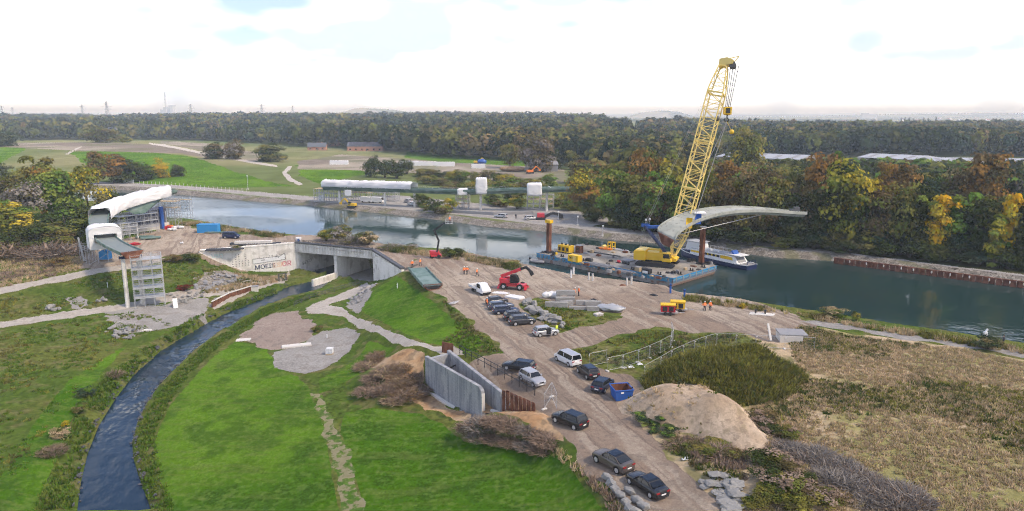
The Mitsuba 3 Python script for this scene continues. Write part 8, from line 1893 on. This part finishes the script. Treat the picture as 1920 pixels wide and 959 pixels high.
put(k, 'pad', at(prism([(-2.2, -.8), (1.8, -1.0), (2.4, .6), (-1.8, .9)], -.1, .06), *p, 0, -.25), PALE)
for a in (-1.0, .6): put(k, 'stub', at(cat(tube([a, .1, 0], [a, .1, .65], .16, 8), tube([a, .1, .6], [a, .1, .72], .24, 8)), *p, 0, -.25), BLACK)
for lab, p in (('dark heap of chain on the yard left of the compressors', [(27.8, 136.4)][0]), ('small dark gully cover on the yard in front of the pair', [(15.8, 132.7)][0]), ('flat rusty plate at the quay below the white mooring posts', [(23.0, 144.4)][0])):
    single('scrap_metal', lab, 'scrap', at(hull([(-.9, -.3, 0), (.8, -.4, 0), (.9, .3, .05), (-.6, .4, .05), (.1, 0, .35), (-.4, .1, .3)]), *p, 0, rs.uniform(0, 3)), 'rust' if 'rusty' in lab else BLACK)
k = thing('scrap_pile', 'scatter of pipes and cans at the edge of the grass mound', 'scrap'); p = [(-11.3, 129.6)][0]
for j in range(6): put(k, 'pipe', at(tube([-.6 + j * .2, -.3, .15], [.1 + j * .25, .8, .2 + .05 * j], .09, 6), *p), STEEL if j % 2 else GREY)
for lab, p, s in (('white plank pile inside the site fence', [(16.5, 95.4)][0], 1.3), ('small white board inside the site fence', [(18.2, 96.8)][0], .8), ('white strip lying at the right road edge', [(17.8, 67.6)][0], 1.0)):
    k = thing('white_plank', lab, 'planks')
    for j in range(3): put(k, 'plank', at(box(0, j * .2 - .2, .03 + .06 * (j == 1), s, .16, .06), *p, z_at(*p), .2 + j * .25), WHITE)
k = thing('quay_wall', 'rusty sheet pile wall with a pale capping along the far right bank', 'quay wall')
QW = [(80.2, 174.5), (93.6, 162.7), (109.2, 148.4), (117.4, 140.1)]
for a, b in zip(QW[:-1], QW[1:]):
    a, b = A_(a), A_(b); n = int(np.linalg.norm(b - a) / 1.2)
    for i in range(n):
        q0, q1 = a + (b - a) * i / n, a + (b - a) * (i + .9) / n; o = A_([-.2, -.3]) * (i % 2)
        put(k, 'pile', slab(q0 + o, q1 + o, [(0, -2.2), (float(np.linalg.norm(q1 - q0)), -2.2), (float(np.linalg.norm(q1 - q0)), -.1), (0, -.1)], .2), 'rust')
        if i % 3 == 0: put(k, 'fender', at(box(0, 0, -.75, .2, .2, .45), *(q0 + A_([-.32, -.45])), 0), PALE)
put(k, 'capping', cat([beam([*a, -.12], [*b, -.12], .45, .14) for a, b in zip(QW[:-1], QW[1:])]), 'rust')
for lab, p, h in (('white lamp post on the far bank right of the left spud leg', [(20.9, 225.2)][0], 2.8), ('white lamp post on the far bank above the pontoon', [(27.1, 210.7)][0], 2.9), ('white lamp post at the far bank road end', [(15.2, 232.0)][0], 3.4), ('pale lamp mast on the meadow shore beyond the canal', [(-123.2, 333.2)][0], 6.2)):
    k = thing('lamp_post', lab, 'lamp'); put(k, 'pole', at(tube([0, 0, 0], [0, 0, h], .09, 8), *p, z_at(*p)), STEEL); put(k, 'lamp', at(cat(ball(0, 0, h + .2, .28, 2), tube([0, 0, h], [0, 0, h + .1], .2, 8)), *p, z_at(*p)), WHITE); put(k, 'base', at(box(0, 0, 0, .6, .6, .5), *p, z_at(*p)), PALE)
k = thing('excavator_bucket', 'black loader arm parked on the far bank behind the left spud leg', 'excavator'); p = [(13.5, 239.2)][0]
put(k, 'arm', at(cat(beam([-3, 0, .6], [0, 0, 2.2], .8), beam([0, 0, 2.2], [3.0, 0, 1.6], .9), hull([[3 + x, y, z] for x in (-.6, .8) for y in (-.8, .8) for z in (.4, 1.8)])), *p), BLACK); put(k, 'body', at(hull([[x, y, z] for x in (-5, -2.6) for y in (-1.1, 1.1) for z in (.9, 2.2)]), *p), RED); put(k, 'track', at(box(-3.8, 0, 0, 3.2, 2.4, .9), *p), BLACK)
for lab, p, w in (('white drum-like box left of the white vans on the far bank', [(-77.9, 290.3)][0], 2.0), ('white notice board on the scaffold under the far girder', [(-63.8, 280.0, 5.0), (-60.9, 280.0, 6.1)][0], 2.6)):
    single('white_board', lab, 'board', at(box(0, 0, .4, w, .3, 2.2), p[0], p[1] - (2.5 if len(p) == 3 else 0), (p[2] - 1.6) if len(p) == 3 else 0, -.2), WHITE)
k = thing('white_railing', 'white plank railing on the meadow shore beyond the canal', 'railing'); (a, b) = [(-198.2, 365.0), (-192.9, 364.7)]
put(k, 'board', cat([beam([a[0], a[1], z_at(*a) + q], [b[0], b[1], z_at(*b) + q], .1, .7) for q in (.6, 1.5)]), WHITE)
for t in (0, .5, 1): put(k, 'post', box(a[0] + (b[0] - a[0]) * t, a[1] + (b[1] - a[1]) * t, z_at(*a), .25, .25, 2.0), WHITE)
k = thing('shore_fence', 'long thin wire fence along the meadow shore beyond the canal', 'fence'); FS = [(-187.2, 359.6), (-163.9, 348.5), (-138.8, 331.8), (-117.6, 321.0)]
for a, b in zip(FS[:-1], FS[1:]):
    a, b = A_(a), A_(b)
    for i in range(9): put(k, 'post', box(*(a + (b - a) * i / 9), z_at(*(a + (b - a) * i / 9)), .14, .14, 1.8), PALE)

# ------------------------------------------------------------------ buildings and far things
def gable(L, W, h, rh, over=.4):
    w = prism([(-W / 2, 0), (W / 2, 0), (W / 2, h), (0, h + rh), (-W / 2, h)], -L / 2, L / 2)
    walls = (np.c_[w[0][:, 2], w[0][:, 0], w[0][:, 1]], w[1])
    k = rh / (W / 2)
    roofs = [hull([[x, s * (W / 2 + over) * q + 0, h + rh - k * (W / 2 + over) * q + z] for x in (-L / 2 - over, L / 2 + over) for q in (0, 1) for z in (.05, .30)]) for s in (-1, 1)]
    return walls, roofs
def house(label, p, rz, L, W, h, rh, wall, roof, nwin, name='farm_house', chimney=True, wrow=1):
    k = thing(name, label, 'building'); z = z_at(*p) - .2
    o = lambda m: at(m, p[0], p[1], z, rz)
    w, r = gable(L, W, h, rh)
    put(k, 'wall', o(w), wall)
    for q in r: put(k, 'roof', o(q), roof)
    for s in (-1, 1):
        for j in range(wrow):
            for i in range(nwin):
                x = -L / 2 + L * (i + .5) / nwin
                put(k, 'window', o(box(x, s * (W / 2 + .03), 1.0 + j * 2.7, min(1.4, L / nwin * .5), .1, 1.4)), GLASS)
                put(k, 'sill', o(box(x, s * (W / 2 + .08), .88 + j * 2.7, min(1.6, L / nwin * .6), .16, .1)), PALE)
    put(k, 'door', o(box(L * .05, -W / 2 - .04, .2, 1.2, .1, 2.1)), DARKGREY)
    if chimney: put(k, 'chimney', o(box(L * .25, 0, h + rh - .6, .7, .7, 1.6)), 'brick')
    return k
house('low brick house with a grey roof, left of the two on the far field', [(-186, 690)][0], .1, 17, 9, 3.6, 3.4, 'brick', ROOF, 3)
house('taller brick house with a blue-grey roof, behind the low one on the far field', [(-197, 777)][0], .05, 22, 11, 5.2, 4.0, 'brick', ROOF, 4)
b = house('long brick barn with a solar roof on the far field', [(-138, 682)][0], .02, 33, 11, 4.6, 3.4, 'brick', ROOF, 6, 'brick_barn', False)
p, = [(-138, 682)]
for i in range(10): put(b, 'solar_panel', at(hull([[-15 + i * 3.05 + x, y, z] for x in (0, 2.85) for y, z in ((-5.3, 5.1), (-.4, 8.1), (-5.3, 5.2), (-.4, 8.2))]), p[0], p[1], z_at(*p) - .2 + .18, .02), SILT)
house('white farmhouse with a dark roof at the edge of the wood', [(-114, 742)][0], .1, 20, 11, 5.0, 4.2, WHITE, ROOF, 4)
house('pale tower-like house half hidden on the left skyline', [(-537, 975)][0], .1, 10, 9, 13, 3, PALE, ROOF, 2, 'tower_house', False, 4)
def hall(label, corners, h, wall, roof, name='industrial_hall'):
    a, b = A_(corners[0]), A_(corners[1]); L = float(np.linalg.norm(b - a)); rz = math.atan2(b[1] - a[1], b[0] - a[0]); c = (a + b) / 2
    k = thing(name, label, 'building'); o = lambda m: at(m, c[0], c[1], 0, rz); D = 38
    put(k, 'wall', o(box(0, D / 2, -.5, L, D, h)), wall)
    put(k, 'roof', o(hull([[x, y, z] for x in (-L / 2 - .4, L / 2 + .4) for y, z in ((-.5, h - .5), (D + .5, h - .5), (D / 2, h + 1.6), (-.5, h - .2), (D + .5, h - .2))])), roof)
    n = int(L / 9)
    for i in range(n):
        put(k, 'window', o(box(-L / 2 + L * (i + .5) / n, -.05, h * .45, L / n * .6, .12, 1.3)), GREY)
        put(k, 'rooflight', o(hull([[-L / 2 + L * (i + .5) / n + x, y, z] for x in (-1.2, 1.2) for y, z in ((3, h - .2 + .25), (15, h + 1.1 + .25), (3, h + .2), (15, h + 1.5))])), GREY)
    put(k, 'door', o(box(L * .2, -.08, -.4, 4.5, .14, 4.2)), GREY)
    return k
hall('white hall roof left among the canal wood, right of the crane', [(126.2, 444.4), (164.6, 413.2)], 9.5, PALE, LIGHTROOF)
hall('pale hall in the gap between the orange crowns', [(222, 462), (243.9, 436.2)], 8.0, PALE, LIGHTROOF)
hall('long white hall at the right edge behind the wood', [(247.9, 420.6), (311, 406)], 7.5, PALE, LIGHTROOF)
hall('small grey arched shed at the works yard beyond the canal', [(13.2, 444.4), (20.5, 444.4)], 5, GREY, GREY, 'works_shed')
hall('small pale works building right of the arched shed', [(21.1, 444.4), (28.4, 444.4)], 4.5, GREY, GREY, 'works_shed')
def machine(label, p, m, cabm, rz=0.2, s=1.0):
    k = thing('excavator', label, 'excavator'); z = z_at(*p)
    o = lambda q: at((q[0] * s, q[1]), p[0], p[1], z, rz)
    put(k, 'track', o(box(0, .9, 0, 4, .6, .9)), BLACK); put(k, 'track', o(box(0, -.9, 0, 4, .6, .9)), BLACK)
    put(k, 'body', o(hull([[x, y, q] for x in (-2, 1.6) for y in (-1.2, 1.2) for q in (1.0, 2.2)])), m); put(k, 'cab', o(box(.8, .7, 1.2, 1.4, 1.0, 1.8)), cabm)
    put(k, 'arm', o(cat(beam([1.4, 0, 1.8], [4, 0, 4.4], .5), beam([4, 0, 4.4], [6.2, 0, 2.4], .4), box(6.3, 0, 1.4, 1.0, 1.0, 1.0))), m)
machine('yellow excavator at the blue heap beyond the canal', [(-25, 508)][0], YELLOW, GLASS, .2, 1.0)
machine('orange excavator in front of the arched shed', [(10.8, 428.0)][0], ORANGE, GLASS, .4, 1.0)
machine('orange loader beside the arched shed', [(18.5, 452.8)][0], ORANGE, GLASS, 2.6, 1.0)
machine('small yellow excavator under the covered far girder', [(-62.1, 275.8)][0], YELLOW, GLASS, 2.8, .8)
single('blue_heap', 'heap covered in blue sheet behind the white container', 'heap', set_on((lambda b: (b[0] * A_([3.2, 2.2, 1.9]) + (meshkit.fbm(b[0] * 3, 3)[:, None] - .5) * 1, b[1]))(ball(0, 0, 0, 1, 3)), *[(-21, 502)][0]), BLUE, smooth=True)
single('soil_heap', 'long brown heap of soil at the works yard beyond the canal', 'heap', set_on((lambda b: (b[0] * A_([8, 3.5, 1.5]) + (meshkit.fbm(b[0] * 4, 3)[:, None] - .5) * 1, b[1]))(ball(0, 0, 0, 1, 3)), *[(0.0, 443.6)][0]), 'ground_soil', smooth=True)
# power station, pylons and hills on the horizon
def turn(prof, n=28):
    a = np.arange(n) * 2 * np.pi / n
    return loft([[[r * math.cos(q), r * math.sin(q), z] for q in a] for r, z in prof])
HAZY = mat('plant_concrete', (0.62, 0.64, 0.66), .9)
(px_, py_, pz_) = [(-2922, 6200, 44)][0]
ps = thing('power_station', 'hazy power station with a tall chimney and cooling tower on the horizon', 'power station')
kx = py_ / 1340.0
put(ps, 'chimney', at(turn([(8, 0), (4.5, 215)], 16), px_ - 4 * kx, py_, 0), HAZY); put(ps, 'cooling_tower', at(turn([(32, 0), (24, 40), (20, 75), (19, 95), (21, 108)]), px_ + 9 * kx, py_, 0), HAZY)
put(ps, 'boiler_house', at(box(0, 0, 0, 48, 40, 92), px_ - 6 * kx, py_ + 40, 0), HAZY); put(ps, 'boiler_house', at(box(0, 0, 0, 40, 40, 70), px_ - 14 * kx, py_ + 50, 0), HAZY); put(ps, 'stair_tower', at(box(0, 0, 0, 14, 14, 108), px_ - 1 * kx, py_ + 30, 0), HAZY)
def pylon(label, p, h):
    k = thing('pylon', label, 'pylon', 'pylons on the skyline'); w = h * .09
    put(k, 'tower', at(cat([beam([a * w, b * w, 0], [a * w * .15, b * w * .15, h], h * .014) for a in (-1, 1) for b in (-1, 1)] + [beam([-w * (1 - .85 * t), -w * (1 - .85 * t), h * t], [w * (1 - .85 * (t + .12)), w * (1 - .85 * (t + .12)), h * (t + .12)], h * .009) for t in np.arange(0, .85, .12)]), p[0], p[1], 0), GREY)
    put(k, 'crossarm', at(cat(*[beam([-h * q, 0, h * z], [h * q, 0, h * z], h * .014) for q, z in ((.20, .62), (.26, .76), (.18, .90))]), p[0], p[1], 0), GREY)
for lab, (x, y, z), h in (('pylon farthest left on the skyline', [(-2519, 3600, 35)][0], 76), ('faint pylon second from the left on the skyline', [(-2878, 4200, 35)][0], 74), ('thin pylon left of the highest one on the skyline', [(-2239, 3800, 35)][0], 82), ('highest pylon on the left skyline', [(-1611, 2900, 35)][0], 84), ('pylon just right of the power station', [(-1454, 3300, 35)][0], 78), ('pylon between the power station and the middle of the skyline', [(-1064, 3100, 35)][0], 76), ('faint pylon left of the middle hill', [(-1173, 3900, 35)][0], 78)):
    pylon(lab, (x, y), h)
def hill(name, cx, cy, rx, ry, h, seed):
    g = np.stack(np.meshgrid(np.linspace(-1, 1, 44), np.linspace(-1, 1, 18), indexing='ij'), -1)
    r2 = np.clip(1 - (g ** 2).sum(-1), 0, 1)
    z = h * r2 ** .8 * (.75 + .5 * meshkit.fbm(np.c_[g.reshape(-1, 2) * 3, np.full((g.size // 2, 1), seed)].reshape(*g.shape[:2], 3), 3)) - 3
    struct(name, sheet(np.concatenate([g * A_([rx, ry]) + A_([cx, cy]), z[..., None]], -1)), 'ground_plain')
(hx, hy, hz), = [(-1142, 6000, 35)]; hill('hill', hx, hy, 430, 400, 82, 1)
(hx, hy, hz), = [(1640, 8000, 35)]; hill('hill', hx, hy, 380, 400, 66, 2)
(hx, hy, hz), = [(6189, 9500, 35)]; hill('hill', hx, hy, 2400, 700, 48, 3)
(hx, hy, hz), = [(-6925, 11000, 35)]; hill('hill', hx, hy, 2600, 700, 40, 4)
# houses and tree belts of the plain at the right
rt = np.random.default_rng(5)
V = [A_(p) for p in [(757, 1908), (917, 2082), (1103, 2412), (1077, 2291), (997, 2082), (1308, 2547), (1504, 2697), (1766, 2866), (1996, 3057), (2211, 3276), (2122, 3529), (1754, 3276), (2439, 3823), (2635, 3823), (2243, 3823), (1634, 3276)]]
VR = ranks(V)
for i, p in enumerate(V):
    s = p[1] / 1340.0
    k = thing('village_house', 'small pale house in the village on the right horizon, ' + VR[i], 'house', 'houses of the village on the right horizon')
    w, r = gable(10 + 3 * s, 8 + 2 * s, 7 + 1.5 * s, 4)
    put(k, 'wall', at(w, p[0], p[1], z_at(*p), rt.uniform(0, 3)), WHITE if i % 3 else PALE)
    for q in r: put(k, 'roof', at(q, p[0], p[1], z_at(*p), 0), ROOF if i % 2 else 'brick')
single('tower_block', 'pale blocks of flats on the right horizon above the fields', 'building', at(cat(box(-40, 0, 0, 46, 20, 42), box(20, 10, 0, 60, 20, 34)), *[(2557, 5200, 42)][0][:2], 0), HAZY)
for i, px in enumerate((0, 1, 2, 3, 4, 5, 6)):
    x, y = [(p[0], p[1]) for p in [(883, 1650, 23), (891, 1650, 23), (901, 1650, 23), (911, 1650, 23), (962, 1700, 23), (973, 1700, 23), (991, 1700, 23)]][i]
    tree('poplar', 'slim dark poplar in the row on the right horizon, ' + ORD[i], x, y, 26 + rt.uniform(-3, 3), 7, 'dark', 3, 'bluegreen', 'poplar row on the right horizon')

# ------------------------------------------------------------------ the air
scene['haze_air'] = {'type': 'homogeneous', 'albedo': 0.97, 'sigma_t': rgb((0.00016, 0.000185, 0.00022))}
scene['haze'] = {'type': 'cube', 'bsdf': {'type': 'null'}, 'interior': {'type': 'ref', 'id': 'haze_air'}, 'to_world': T().translate([0, 4700, 52]).scale([13500, 8300, 64])}
labels['haze'] = {'label': 'thin pale haze lying over the whole countryside', 'category': 'haze', 'kind': 'stuff'}
